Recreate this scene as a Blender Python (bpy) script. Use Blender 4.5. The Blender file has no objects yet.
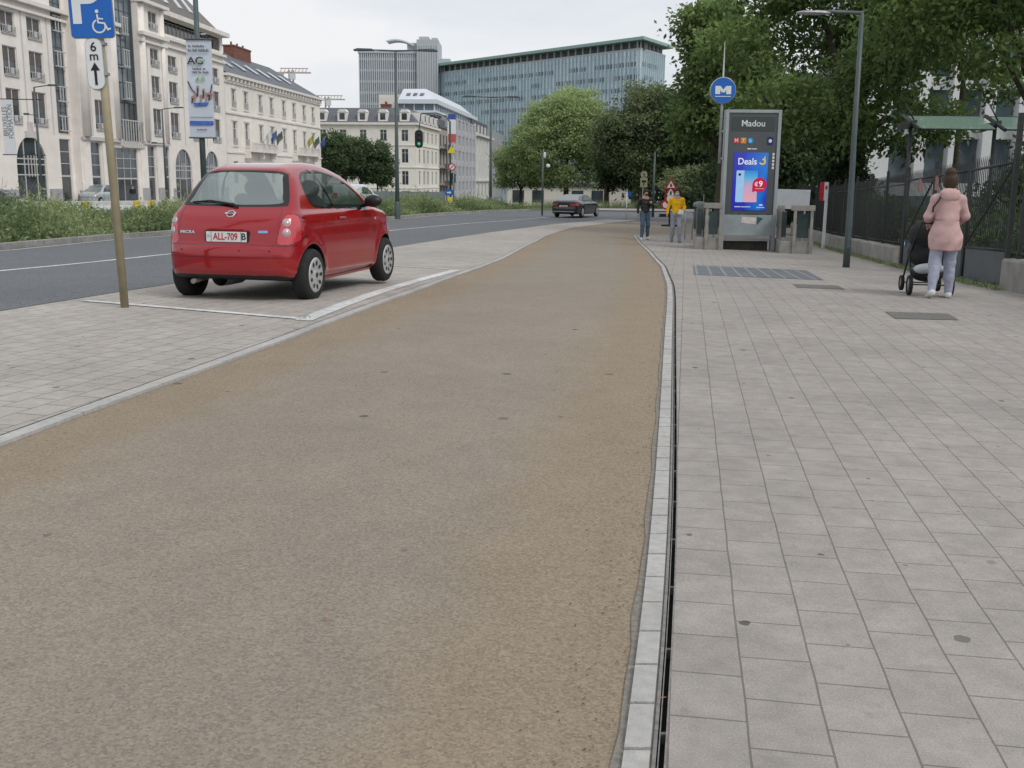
import bpy, math, random
import numpy as np
from mathutils import Vector, Matrix
random.seed(7); rng = np.random.default_rng(7)
sc = bpy.context.scene
COL = sc.collection
R = math.radians

# ------------------------------------------------------------------ helpers
def tag(o, label=None, cat=None, group=None, kind=None):
    if label: o['label'] = label
    if cat: o['category'] = cat
    if group: o['group'] = group
    if kind: o['kind'] = kind
    return o

def empty(name, loc, rz=0, label=None, cat=None, group=None):
    o = bpy.data.objects.new(name, None); COL.objects.link(o)
    o.location = loc; o.rotation_euler = (0, 0, rz); o.empty_display_size = .2
    return tag(o, label, cat, group)

def link(name, me, m, parent=None, loc=None, rot=None):
    o = bpy.data.objects.new(name, me); COL.objects.link(o)
    if m is not None:
        for q in (m if isinstance(m, (list, tuple)) else [m]): me.materials.append(q)
    if parent: o.parent = parent
    if loc is not None: o.location = loc
    if rot is not None: o.rotation_euler = rot
    return o

def np_mesh(name, V, F, smooth=False):
    """V (n,3), F (m,k) arrays"""
    me = bpy.data.meshes.new(name)
    V = np.asarray(V, dtype=np.float32); F = np.asarray(F, dtype=np.int32)
    k = F.shape[1]
    me.vertices.add(len(V)); me.vertices.foreach_set('co', V.ravel())
    me.loops.add(F.size); me.loops.foreach_set('vertex_index', F.ravel())
    me.polygons.add(len(F))
    me.polygons.foreach_set('loop_start', np.arange(0, F.size, k, dtype=np.int32))
    me.polygons.foreach_set('loop_total', np.full(len(F), k, dtype=np.int32))
    if smooth: me.polygons.foreach_set('use_smooth', np.ones(len(F), dtype=bool))
    me.update(calc_edges=True); me.validate()
    return me

class MB:
    def __init__(s): s.v = []; s.f = []; s.sm = []
    def add(s, vs, fs, smooth=False):
        n = len(s.v); s.v += [tuple(q) for q in vs]
        for f in fs: s.f.append([n + i for i in f]); s.sm.append(smooth)
        return s
    def box(s, x0, x1, y0, y1, z0, z1):
        if x1 < x0: x0, x1 = x1, x0
        if y1 < y0: y0, y1 = y1, y0
        if z1 < z0: z0, z1 = z1, z0
        v = [(x0,y0,z0),(x1,y0,z0),(x1,y1,z0),(x0,y1,z0),(x0,y0,z1),(x1,y0,z1),(x1,y1,z1),(x0,y1,z1)]
        return s.add(v, [(0,3,2,1),(4,5,6,7),(0,1,5,4),(1,2,6,5),(2,3,7,6),(3,0,4,7)])
    def quad(s, a, b, c, d): return s.add([a, b, c, d], [(0, 1, 2, 3)])
    def poly(s, pts): return s.add(pts, [tuple(range(len(pts)))])
    def prism(s, pts, axis, a, b):
        """extrude 2-D outline; axis 'x' 'y' 'z'"""
        def P(p, t):
            return {'x': (t, p[0], p[1]), 'y': (p[0], t, p[1]), 'z': (p[0], p[1], t)}[axis]
        n = len(pts); vs = [P(p, a) for p in pts] + [P(p, b) for p in pts]
        fs = [tuple(range(n)), tuple(range(2*n-1, n-1, -1))] + [(i, (i+1) % n + 0, (i+1) % n + n, i+n)[::-1] for i in range(n)]
        return s.add(vs, fs)
    def tube(s, pts, r, n=8, cap=True):
        pts = [Vector(p) for p in pts]; rs = r if isinstance(r, (list, tuple)) else [r]*len(pts)
        vs = []; up = Vector((0, 0, 1))
        for i, p in enumerate(pts):
            d = (pts[min(i+1, len(pts)-1)] - pts[max(i-1, 0)]).normalized()
            if abs(d.dot(up)) > .95: a = Vector((1, 0, 0)) if abs(d.x) < .9 else Vector((0, 1, 0))
            else: a = up
            u = d.cross(a).normalized(); w = d.cross(u).normalized()
            for k in range(n):
                t = 2*math.pi*k/n; vs.append(p + (u*math.cos(t) + w*math.sin(t))*rs[i])
        fs = []
        for i in range(len(pts)-1):
            for k in range(n):
                fs.append((i*n+k, i*n+(k+1) % n, (i+1)*n+(k+1) % n, (i+1)*n+k))
        s.add(vs, fs, True)
        if cap:
            m = len(s.v) - len(vs)
            s.f.append([m+k for k in range(n)][::-1]); s.sm.append(False)
            s.f.append([m+(len(pts)-1)*n+k for k in range(n)]); s.sm.append(False)
        return s
    def cyl(s, x, y, z0, z1, r, n=16, r2=None): return s.tube([(x, y, z0), (x, y, z1)], [r, r if r2 is None else r2], n)
    def lathe(s, prof, n=32, axis='y', c=(0, 0, 0)):
        """prof: (radius, height along axis)"""
        vs = []
        for (r, h) in prof:
            for k in range(n):
                t = 2*math.pi*k/n; a, b = r*math.cos(t), r*math.sin(t)
                q = {'y': (a, h, b), 'z': (a, b, h), 'x': (h, a, b)}[axis]
                vs.append((q[0]+c[0], q[1]+c[1], q[2]+c[2]))
        fs = [(i*n+k, i*n+(k+1) % n, (i+1)*n+(k+1) % n, (i+1)*n+k) for i in range(len(prof)-1) for k in range(n)]
        return s.add(vs, fs, True)
    def disc(s, c, r, axis='y', n=24, ring=0):
        vs = []; 
        for rr in ([r] if not ring else [r, ring]):
            for k in range(n):
                t = 2*math.pi*k/n; a, b = rr*math.cos(t), rr*math.sin(t)
                q = {'y': (a, 0, b), 'z': (a, b, 0), 'x': (0, a, b)}[axis]
                vs.append((c[0]+q[0], c[1]+q[1], c[2]+q[2]))
        if ring: return s.add(vs, [(k, (k+1) % n, n+(k+1) % n, n+k) for k in range(n)])
        return s.add(vs, [tuple(range(n))])
    def build(s, name, m, parent=None, loc=None, rot=None, bevel=0):
        me = bpy.data.meshes.new(name); me.from_pydata(s.v, [], s.f)
        me.polygons.foreach_set('use_smooth', s.sm); me.update()
        o = link(name, me, m, parent, loc, rot)
        if bevel:
            b = o.modifiers.new('bevel', 'BEVEL'); b.width = bevel; b.segments = 2; b.limit_method = 'ANGLE'
        return o

def text(s, size, m, parent, loc, rot=(R(90), 0, 0), name='lettering', align='CENTER', ext=.002, bold=0, sx=1.0):
    cu = bpy.data.curves.new('t', 'FONT'); cu.body = s; cu.size = size; cu.align_x = align; cu.align_y = 'CENTER'
    cu.extrude = ext; cu.offset = bold
    o = bpy.data.objects.new('t', cu); COL.objects.link(o)
    dg = bpy.context.evaluated_depsgraph_get()
    me = bpy.data.meshes.new_from_object(o.evaluated_get(dg)); bpy.data.objects.remove(o)
    me.materials.clear()
    q = link(name, me, m, parent, loc, rot); q.scale = (sx, 1, 1)
    return q

def copy_tree(o, parent=None):
    c = o.copy(); COL.objects.link(c)
    if parent: c.parent = parent
    for ch in list(o.children): copy_tree(ch, c)
    return c

# ------------------------------------------------------------------ materials
MATS = {}
def mat(name, col, rough=.7, metal=0, var=.12, scale=6, bump=0, bscale=60, spec=.4, coat=0, var2=0, scale2=.4, coords='Object', emit=0, bdist=.01):
    m = bpy.data.materials.new(name); m.use_nodes = True; nt = m.node_tree; N = nt.nodes; L = nt.links
    b = N['Principled BSDF']; b.inputs['Roughness'].default_value = rough; b.inputs['Metallic'].default_value = metal
    b.inputs['Specular IOR Level'].default_value = spec
    if coat: b.inputs['Coat Weight'].default_value = coat; b.inputs['Coat Roughness'].default_value = .04
    tc = N.new('ShaderNodeTexCoord')
    base = N.new('ShaderNodeRGB'); base.outputs[0].default_value = (*col, 1); cur = base.outputs[0]
    def layer(sc_, amt, cur):
        n = N.new('ShaderNodeTexNoise'); n.inputs['Scale'].default_value = sc_; n.inputs['Detail'].default_value = 5
        L.new(tc.outputs[coords], n.inputs['Vector'])
        mr = N.new('ShaderNodeMapRange'); mr.inputs[1].default_value = .3; mr.inputs[2].default_value = .7
        mr.inputs[3].default_value = 1-amt; mr.inputs[4].default_value = 1+amt
        L.new(n.outputs['Fac'], mr.inputs[0])
        mx = N.new('ShaderNodeVectorMath'); mx.operation = 'SCALE'; L.new(cur, mx.inputs[0]); L.new(mr.outputs[0], mx.inputs['Scale'])
        return mx.outputs[0]
    if var: cur = layer(scale, var, cur)
    if var2: cur = layer(scale2, var2, cur)
    L.new(cur, b.inputs['Base Color'])
    if emit:
        L.new(cur, b.inputs['Emission Color']); b.inputs['Emission Strength'].default_value = emit
    if bump:
        n = N.new('ShaderNodeTexNoise'); n.inputs['Scale'].default_value = bscale; n.inputs['Detail'].default_value = 4
        L.new(tc.outputs[coords], n.inputs['Vector'])
        bp = N.new('ShaderNodeBump'); bp.inputs['Strength'].default_value = bump; bp.inputs['Distance'].default_value = bdist
        L.new(n.outputs['Fac'], bp.inputs['Height']); L.new(bp.outputs[0], b.inputs['Normal'])
    m['_'] = 1
    MATS[name] = m
    return m

def glass_mat(name, tint, opac=.6, rough=.03):
    m = bpy.data.materials.new(name); m.use_nodes = True; nt = m.node_tree; N = nt.nodes; L = nt.links
    b = N['Principled BSDF']; b.inputs['Base Color'].default_value = (*tint, 1); b.inputs['Roughness'].default_value = rough
    b.inputs['Specular IOR Level'].default_value = .8
    t = N.new('ShaderNodeBsdfTransparent'); t.inputs[0].default_value = (.78, .86, .84, 1)
    mx = N.new('ShaderNodeMixShader'); mx.inputs[0].default_value = opac
    L.new(t.outputs[0], mx.inputs[1]); L.new(b.outputs[0], mx.inputs[2]); L.new(mx.outputs[0], N['Material Output'].inputs[0])
    return m

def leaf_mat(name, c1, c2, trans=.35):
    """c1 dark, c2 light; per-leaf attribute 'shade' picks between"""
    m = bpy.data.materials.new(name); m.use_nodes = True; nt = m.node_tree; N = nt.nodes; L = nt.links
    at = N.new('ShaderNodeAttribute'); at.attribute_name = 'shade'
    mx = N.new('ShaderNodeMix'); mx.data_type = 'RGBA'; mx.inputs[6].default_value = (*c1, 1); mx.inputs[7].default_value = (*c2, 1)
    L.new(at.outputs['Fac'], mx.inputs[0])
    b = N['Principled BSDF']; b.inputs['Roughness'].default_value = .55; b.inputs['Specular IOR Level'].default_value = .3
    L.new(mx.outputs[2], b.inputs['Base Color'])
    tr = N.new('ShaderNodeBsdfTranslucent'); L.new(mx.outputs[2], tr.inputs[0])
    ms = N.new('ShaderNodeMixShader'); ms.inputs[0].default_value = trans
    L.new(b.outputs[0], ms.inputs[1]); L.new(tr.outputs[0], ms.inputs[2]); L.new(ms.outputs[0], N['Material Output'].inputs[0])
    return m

# ------------------------------------------------------------------ camera model + terrain
FPX = 1035.0; H = 1.5; PITCH = math.atan((384-178.5)/FPX); ROLL = R(.55)
ZT = [(-30, .06), (0, .06), (10, .08), (12.5, .07), (15, .0), (20, -.18), (25, -.33), (36, -.6), (60, -.85), (86, -1.0), (119, -1.6), (158, -2.5), (250, -4.6), (400, -7.5), (3000, -60)]
ZX = np.array([a for a, b in ZT]); ZZ = np.array([b for a, b in ZT])
_fy = np.arange(-30, 300, .5); _fz = np.interp(_fy, ZX, ZZ)
_k = np.hanning(9); _k /= _k.sum(); _pad = np.pad(_fz, 4, mode='edge'); _pad[-4:] = _fz[-1] + (_fz[-1]-_fz[-2])*np.arange(1, 5); _fz = np.convolve(_pad, _k, 'valid')
def gz(x, y):
    z = np.where(np.asarray(y) < 290, np.interp(y, _fy, _fz), np.interp(y, ZX, ZZ))
    c = -.02*np.clip(np.asarray(x)-2, 0, 10)*np.clip((90-np.asarray(y))/30, 0, 1)
    r = z + c
    return float(r) if np.ndim(r) == 0 else r
def ray(px, py):
    u = px-512; v = 384-py; c, s = math.cos(ROLL), math.sin(ROLL)
    u, v = c*u - s*v, s*u + c*v
    return (u, FPX*math.cos(PITCH)+v*math.sin(PITCH), -FPX*math.sin(PITCH)+v*math.cos(PITCH))
def G(px, py):
    """ground point seen at a picture position (used to survey the site)"""
    d = ray(px, py); y = 1.0; st = .25
    while y < 600:
        x = d[0]/d[1]*y; z = H + d[2]/d[1]*y
        if z <= gz(x, y): break
        y += st if y < 80 else 1
    a, b = y-(st if y < 80 else 1), y
    for _ in range(25):
        m_ = (a+b)/2; x = d[0]/d[1]*m_
        if H + d[2]/d[1]*m_ <= gz(x, m_): b = m_
        else: a = m_
    return (d[0]/d[1]*b, b, gz(d[0]/d[1]*b, b))
def at(px, py, Y):
    d = ray(px, py); t = Y/d[1]; return (d[0]*t, Y, H+d[2]*t)

cam_d = bpy.data.cameras.new('camera'); cam = bpy.data.objects.new('camera', cam_d); COL.objects.link(cam)
cam_d.lens = 36*FPX/1024; cam_d.sensor_width = 36; cam_d.clip_end = 6000; cam_d.clip_start = .05
cam.matrix_world = Matrix.Translation((0, 0, H)) @ Matrix.Rotation(R(90)-PITCH, 4, 'X') @ Matrix.Rotation(ROLL, 4, 'Z')
sc.camera = cam
sc.view_settings.view_transform = 'Standard'; sc.view_settings.look = 'None'; sc.view_settings.exposure = 0
sc.render.resolution_x = 1024; sc.render.resolution_y = 768

# ------------------------------------------------------------------ world: overcast
w = bpy.data.worlds.new('World'); sc.world = w; w.use_nodes = True
N = w.node_tree.nodes; L = w.node_tree.links
bg = N['Background']
sky = N.new('ShaderNodeTexSky'); sky.sky_type = 'NISHITA'; sky.sun_disc = False
SUN_EL = R(44); SUN_AZ = R(132)
sky.sun_elevation = SUN_EL; sky.sun_rotation = SUN_AZ
bg.inputs[1].default_value = .05; L.new(sky.outputs[0], bg.inputs[0])
tc = N.new('ShaderNodeTexCoord'); mp = N.new('ShaderNodeMapping'); mp.inputs['Scale'].default_value = (1, 1, 3.2)
L.new(tc.outputs['Generated'], mp.inputs[0])
nz = N.new('ShaderNodeTexNoise'); nz.inputs['Scale'].default_value = 1.9; nz.inputs['Detail'].default_value = 6; nz.inputs['Roughness'].default_value = .55
L.new(mp.outputs[0], nz.inputs['Vector'])
cr = N.new('ShaderNodeValToRGB'); cr.color_ramp.elements[0].position = .36; cr.color_ramp.elements[0].color = (.62, .68, .75, 1)
cr.color_ramp.elements[1].position = .62; cr.color_ramp.elements[1].color = (.86, .865, .88, 1)
L.new(nz.outputs['Fac'], cr.inputs[0])
bg2 = N.new('ShaderNodeBackground'); bg2.inputs[1].default_value = 1.12; L.new(cr.outputs[0], bg2.inputs[0])
mxs = N.new('ShaderNodeMixShader'); mxs.inputs[0].default_value = .9
L.new(bg.outputs[0], mxs.inputs[1]); L.new(bg2.outputs[0], mxs.inputs[2]); L.new(mxs.outputs[0], N['World Output'].inputs[0])
sl = bpy.data.lights.new('sun', 'SUN'); sl.energy = 1.5; sl.angle = R(22); sl.color = (1, .96, .9)
so = bpy.data.objects.new('sun', sl); COL.objects.link(so); so.rotation_euler = (R(46), 0, R(48)); so.location = (0, 0, 30)
# ------------------------------------------------------------------ ground surfaces
YS = np.array(sorted(set(list(np.arange(-12, 0, 1.0)) + list(np.arange(0, 16, .25)) + list(np.arange(16, 46, .5)) + list(np.arange(46, 130, 2.0)) + list(np.arange(130, 300, 8.0)) + [300, 350, 400, 600, 1000, 2000, 3000])))

def wpos_nodes(N, L, ang, off_=0):
    tc = N.new('ShaderNodeTexCoord'); mp = N.new('ShaderNodeMapping'); mp.inputs['Rotation'].default_value = (0, 0, ang); mp.inputs['Location'].default_value = (0, off_, 0)
    L.new(tc.outputs['Object'], mp.inputs[0]); return tc, mp

def ramp(N, pts, interp='LINEAR'):
    c = N.new('ShaderNodeValToRGB'); c.color_ramp.interpolation = interp
    e = c.color_ramp.elements
    while len(e) < len(pts): e.new(.5)
    for i, (p, col) in enumerate(pts): e[i].position = p; e[i].color = (*col, 1) if len(col) == 3 else col
    return c
def mixc(N, L, fac, a, b, mode='MIX'):
    m = N.new('ShaderNodeMix'); m.data_type = 'RGBA'; m.blend_type = mode
    if isinstance(fac, float): m.inputs[0].default_value = fac
    else: L.new(fac, m.inputs[0])
    for k, q in ((6, a), (7, b)):
        if isinstance(q, tuple): m.inputs[k].default_value = (*q, 1)
        else: L.new(q, m.inputs[k])
    return m.outputs[2]
def noise(N, L, vec, s, det=4, rough=.5):
    n = N.new('ShaderNodeTexNoise'); n.inputs['Scale'].default_value = s; n.inputs['Detail'].default_value = det; n.inputs['Roughness'].default_value = rough
    L.new(vec, n.inputs['Vector']); return n.outputs['Fac']

def spots(N, L, vec, cur, cell, thr, col, dens=.5):
    """scattered dark chewing-gum spots"""
    v = N.new('ShaderNodeTexVoronoi'); v.inputs['Scale'].default_value = 1/cell; v.voronoi_dimensions = '2D'
    nn = N.new('ShaderNodeTexNoise'); nn.inputs['Scale'].default_value = 30; L.new(vec, nn.inputs['Vector'])
    add = N.new('ShaderNodeVectorMath'); add.operation = 'MULTIPLY_ADD'; L.new(nn.outputs['Color'], add.inputs[0]); add.inputs[1].default_value = (.03, .03, 0); L.new(vec, add.inputs[2])
    L.new(add.outputs[0], v.inputs['Vector'])
    sep = N.new('ShaderNodeSeparateColor'); L.new(v.outputs['Color'], sep.inputs[0])
    m1 = N.new('ShaderNodeMath'); m1.operation = 'MULTIPLY'; L.new(sep.outputs[0], m1.inputs[0]); m1.inputs[1].default_value = thr/cell
    lt = N.new('ShaderNodeMath'); lt.operation = 'LESS_THAN'; L.new(v.outputs['Distance'], lt.inputs[0]); L.new(m1.outputs[0], lt.inputs[1])
    g = N.new('ShaderNodeMath'); g.operation = 'LESS_THAN'; L.new(sep.outputs[1], g.inputs[0]); g.inputs[1].default_value = dens
    mm = N.new('ShaderNodeMath'); mm.operation = 'MULTIPLY'; L.new(lt.outputs[0], mm.inputs[0]); L.new(g.outputs[0], mm.inputs[1])
    m2 = N.new('ShaderNodeMath'); m2.operation = 'MULTIPLY'; L.new(mm.outputs[0], m2.inputs[0]); L.new(sep.outputs[2], m2.inputs[1])
    return mixc(N, L, m2.outputs[0], cur, col)

def slab_mat(name, ang, bw, rh, c1, c2, mortar, ms=.005, off_=0):
    m = bpy.data.materials.new(name); m.use_nodes = True; N = m.node_tree.nodes; L = m.node_tree.links
    b = N['Principled BSDF']; b.inputs['Roughness'].default_value = .85; b.inputs['Specular IOR Level'].default_value = .25
    tc, mp = wpos_nodes(N, L, ang, off_)
    wn = N.new('ShaderNodeTexNoise'); wn.inputs['Scale'].default_value = 3; L.new(tc.outputs['Object'], wn.inputs['Vector'])
    wa = N.new('ShaderNodeVectorMath'); wa.operation = 'MULTIPLY_ADD'; L.new(wn.outputs['Color'], wa.inputs[0]); wa.inputs[1].default_value = (.012, .012, 0); L.new(mp.outputs[0], wa.inputs[2])
    br = N.new('ShaderNodeTexBrick'); L.new(wa.outputs[0], br.inputs['Vector'])
    br.inputs['Scale'].default_value = 1; br.inputs['Brick Width'].default_value = bw; br.inputs['Row Height'].default_value = rh
    br.inputs['Mortar Size'].default_value = ms; br.inputs['Mortar Smooth'].default_value = .3; br.offset = .5
    br.inputs['Color1'].default_value = (*c1, 1); br.inputs['Color2'].default_value = (*c2, 1); br.inputs['Mortar'].default_value = (*mortar, 1)
    cur = br.outputs['Color']
    for s, amt, lo, hi in ((170, .5, .74, 1.26), (9, .5, .86, 1.14), (1.3, .5, .88, 1.12), (.22, .5, .9, 1.1)):
        f = noise(N, L, tc.outputs['Object'], s, 5, .6)
        rp = ramp(N, [(.25, (lo, lo, lo)), (.75, (hi, hi, hi))]); L.new(f, rp.inputs[0])
        cur = mixc(N, L, 1.0, cur, rp.outputs[0], 'MULTIPLY')
    # dirty patches
    f = noise(N, L, tc.outputs['Object'], 5.5, 6, .7); rp = ramp(N, [(.60, (0, 0, 0)), (.72, (.45, .45, .45))]); L.new(f, rp.inputs[0])
    cur = mixc(N, L, rp.outputs[0], cur, tuple(q*.55 for q in c1))
    cur = spots(N, L, tc.outputs['Object'], cur, .5, .030, (.075, .072, .07), .75)
    cur = spots(N, L, tc.outputs['Object'], cur, .23, .012, (.09, .085, .08), .35)
    L.new(cur, b.inputs['Base Color'])
    bp = N.new('ShaderNodeBump'); bp.inputs['Strength'].default_value = .5; bp.inputs['Distance'].default_value = .004
    inv = N.new('ShaderNodeMath'); inv.operation = 'SUBTRACT'; inv.inputs[0].default_value = 1; L.new(br.outputs['Fac'], inv.inputs[1])
    f2 = noise(N, L, tc.outputs['Object'], 250, 3); ad = N.new('ShaderNodeMath'); ad.operation = 'MULTIPLY_ADD'; L.new(f2, ad.inputs[0]); ad.inputs[1].default_value = .35; L.new(inv.outputs[0], ad.inputs[2])
    L.new(ad.outputs[0], bp.inputs['Height']); L.new(bp.outputs[0], b.inputs['Normal'])
    return m

def aggregate_mat(name, base, light, dark, edgec=None, cell=95, contrast=1.0):
    m = bpy.data.materials.new(name); m.use_nodes = True; N = m.node_tree.nodes; L = m.node_tree.links
    b = N['Principled BSDF']; b.inputs['Roughness'].default_value = .88; b.inputs['Specular IOR Level'].default_value = .25
    tc = N.new('ShaderNodeTexCoord'); O = tc.outputs['Object']
    v = N.new('ShaderNodeTexVoronoi'); v.inputs['Scale'].default_value = cell; L.new(O, v.inputs['Vector'])
    sep = N.new('ShaderNodeSeparateColor'); L.new(v.outputs['Color'], sep.inputs[0])
    rp = ramp(N, [(0, dark), (.22, tuple(.6*q+.4*d for q, d in zip(base, dark))), (.5, base), (.8, tuple(.5*q+.5*d for q, d in zip(base, light))), (1, light)]); L.new(sep.outputs[0], rp.inputs[0])
    cur = rp.outputs[0]
    for s, lo, hi in ((30, .96, 1.04), (4, .95, 1.05), (.8, .95, 1.05), (.15, .96, 1.04)):
        f = noise(N, L, O, s, 6, .6); r2 = ramp(N, [(.3, (lo, lo, lo)), (.7, (hi, hi, hi))]); L.new(f, r2.inputs[0])
        cur = mixc(N, L, 1.0, cur, r2.outputs[0], 'MULTIPLY')
    if edgec:
        at_ = N.new('ShaderNodeAttribute'); at_.attribute_name = 'edge'
        nn = noise(N, L, O, 1.7, 5, .65)
        ad = N.new('ShaderNodeMath'); ad.operation = 'MULTIPLY_ADD'; L.new(nn, ad.inputs[0]); ad.inputs[1].default_value = -.9; L.new(at_.outputs['Fac'], ad.inputs[2])
        re = ramp(N, [(0, (.5, .5, .5)), (.4, (0, 0, 0))]); L.new(ad.outputs[0], re.inputs[0])
        ec = mixc(N, L, 1.0, cur, edgec, 'MULTIPLY')
        cur = mixc(N, L, re.outputs[0], cur, ec)
    cur = spots(N, L, O, cur, .75, .035, (.07, .07, .075), .55)
    L.new(cur, b.inputs['Base Color'])
    bp = N.new('ShaderNodeBump'); bp.inputs['Strength'].default_value = .35; bp.inputs['Distance'].default_value = .002
    L.new(v.outputs['Distance'], bp.inputs['Height']); bp.invert = True; L.new(bp.outputs[0], b.inputs['Normal'])
    return m

M_cycle = aggregate_mat('cycle asphalt', (.258, .221, .178), (.315, .275, .226), (.195, .165, .131), (1.03, .90, .70), 125)
M_road = aggregate_mat('road asphalt', (.14, .148, .158), (.2, .21, .22), (.08, .085, .09), None, 70)
M_paver = slab_mat('parking pavers', R(-90+15.5), .26, .215, (.36, .333, .305), (.395, .366, .335), (.16, .146, .13), .005)
M_kerb = mat('kerb stone', (.40, .39, .375), .85, var=.12, scale=25, bump=.4, bscale=120, var2=.12, scale2=1.5)
M_kerbj = mat('kerb mortar', (.22, .21, .2), .9, var=.3, scale=30)
M_white = mat('road marking white', (.58, .59, .58), .8, var=.2, scale=14, var2=.18, scale2=1.2)
M_slot = mat('slot dark', (.012, .012, .012), .9, var=.3, scale=40)
M_steelrim = mat('weathered steel', (.26, .25, .235), .55, metal=.6, var=.25, scale=25)
M_soil = mat('soil grass', (.075, .085, .035), .95, var=.4, scale=3, bump=.5, bscale=20, var2=.3, scale2=.2)
M_pave = mat('far paving', (.36, .345, .325), .9, var=.12, scale=2, var2=.1, scale2=.2)
M_grey = mat('grey concrete kerb', (.27, .265, .25), .9, var=.18, scale=8, bump=.3, var2=.2, scale2=1)

def sheet(name, xl, xr, y0, y1, off, m, nc=1, base=True):
    ys = YS[(YS > y0) & (YS < y1)]; ys = np.concatenate([[y0], ys, [y1]])
    A = np.array([xl(y) for y in ys]); B = np.array([xr(y) for y in ys])
    T = np.linspace(0, 1, nc+1)
    X = A[:, None]*(1-T) + B[:, None]*T; Y = np.repeat(ys[:, None], nc+1, 1)
    Z = gz(X, Y) + off
    V = np.stack([X, Y, Z], -1).reshape(-1, 3); r = len(ys); c = nc+1
    i, j = np.meshgrid(np.arange(r-1), np.arange(nc), indexing='ij'); a = (i*c+j).ravel()
    me = np_mesh(name, V, np.stack([a, a+1, a+c+1, a+c], -1), True)
    at_ = me.attributes.new('edge', 'FLOAT', 'POINT')
    E_ = np.minimum(np.abs(X-A[:, None]), np.abs(X-B[:, None])).ravel().astype(np.float32); at_.data.foreach_set('value', E_)
    o = link(name, me, m)
    if base: o['kind'] = 'structure'
    return o

def curve(pix, ext0=None, ext1=None):
    P = [G(*p)[:2] for p in pix]; P = sorted(P, key=lambda q: q[1])
    ys = [p[1] for p in P]; xs = [p[0] for p in P]
    # extrapolate linearly
    s0 = (xs[1]-xs[0])/(ys[1]-ys[0]) if ext0 is None else ext0
    ys = [-12]+ys; xs = [xs[0]+s0*(-12-ys[1])]+xs
    if ext1 is not None: xs.append(xs[-1]+ext1*(400-ys[-1])); ys.append(400)
    xs = np.array(xs); ys = np.array(ys)
    # smooth
    yy = np.arange(-12, ys[-1], .25); xx = np.interp(yy, ys, xs)
    k = np.hanning(11); k /= k.sum(); xp = np.concatenate([xx[0]+(xx[1]-xx[0])*np.arange(-5, 0), xx, xx[-1]+(xx[-1]-xx[-2])*np.arange(1, 6)])
    xx = np.convolve(xp, k, 'valid')
    return lambda y: float(np.interp(y, yy, xx)) if y <= yy[-1] else float(xx[-1]+(xx[-1]-xx[-2])/.25*(y-yy[-1]))

cl = curve([(0, 447), (100, 409), (200, 373), (300, 336), (370, 308.5), (417, 292), (464, 274), (504, 259), (526, 246.5), (545, 236.5), (570, 228.5), (607, 223.5), (640, 220.5)], ext1=None)
_cr = curve([(620, 768), (638, 640), (651, 520), (658, 430), (663.5, 345), (667, 300), (667, 286), (661, 267), (648, 252), (636, 239.5), (634, 236)], ext1=None)
y_end = G(634, 236)[1]; y_far = G(640, 220.5)[1]
cr_ = lambda y: _cr(y) if y < y_end else _cr(y_end) + (y-y_end)**2*.25
re_ = curve([(0, 312), (85, 298.5), (170, 285), (300, 263), (395, 247), (448, 238.5), (495, 231.8), (557, 224), (607, 219.5), (660, 216.5)], ext1=.6)
mk = curve([(-150, 262), (0, 250.5), (117, 239), (172, 235), (300, 226), (392, 219.5), (432, 215.8), (495, 212), (548, 210.6), (590, 209.8), (606, 209.3)], ext1=.9)
KW = .078
_th = R(-90+9.3); _v0 = (cr_(6.0)+KW+.036)*math.sin(_th)+6.0*math.cos(_th)
M_slab = slab_mat('footway slabs', R(-90+9.3), .262, .208, (.308, .282, .260), (.326, .300, .278), (.175, .158, .142), .0035, -_v0)
FAC = lambda y: -44.87 + .0962*y     # building line left

# base ground out to the horizon
xs_ = np.array([-2500, -900, -400, -200, -100, -60, -30, -10, 2, 12, 14, 30, 60, 100, 200, 400, 900, 2500.0])
X, Y = np.meshgrid(xs_, np.concatenate([[-60, -30], YS, [6000]])); Z = gz(X, np.minimum(Y, 3000)) - .06
V = np.stack([X, Y, Z], -1).reshape(-1, 3); c = len(xs_); r = X.shape[0]
i, j = np.meshgrid(np.arange(r-1), np.arange(c-1), indexing='ij'); a = (i*c+j).ravel()
g = link('ground', np_mesh('ground', V, np.stack([a, a+1, a+c+1, a+c], -1)), M_soil); g['kind'] = 'structure'

sheet('road', lambda y: mk(y)-.05, lambda y: re_(y) if y < 58 else re_(58)+(y-58)*1.2, -12, 84, .0, M_road, 6)
sheet('far_road', lambda y: 4+(y-88)*.1, lambda y: 46.0, 88, 106, .0, M_pave, 10)
sheet('far_carriageway', lambda y: FAC(y)+8.0, lambda y: min(mk(y)-7.5, mk(y)-7.5) if y < 84 else mk(84)-7.5, 16, 200, 0.0, M_road, 6)
sheet('far_pavement', lambda y: FAC(y)-.5, lambda y: FAC(y)+8.0, 30, 330, .10, M_pave, 2)
sheet('parking_strip', re_, lambda y: cl(y)-.14, -12, y_far, .012, M_paver, 8)
cp = sheet('cycle_path', cl, cr_, -12, y_far-1, .0, M_cycle, 14)
KW = .078
sheet('sidewalk', lambda y: cr_(y)+KW+.036, lambda y: 8.0+max(0, (y-17.1))*.1638+.3 if y < 45 else 13, -12, y_far, .012, M_slab, 12)
sheet('slot_gutter', lambda y: cr_(y)+KW-.01, lambda y: cr_(y)+KW+.06, -12, y_end+1.5, -.03, M_slot, 1)
# far paving joining the crossing behind the walkers
sheet('crossing_pavement', lambda y: re_(y)+.2 if y<58 else re_(58)+(y-58)*1.2, lambda y: 13 if y<60 else 20, y_far-1, 60, .006, M_pave, 8)
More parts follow.
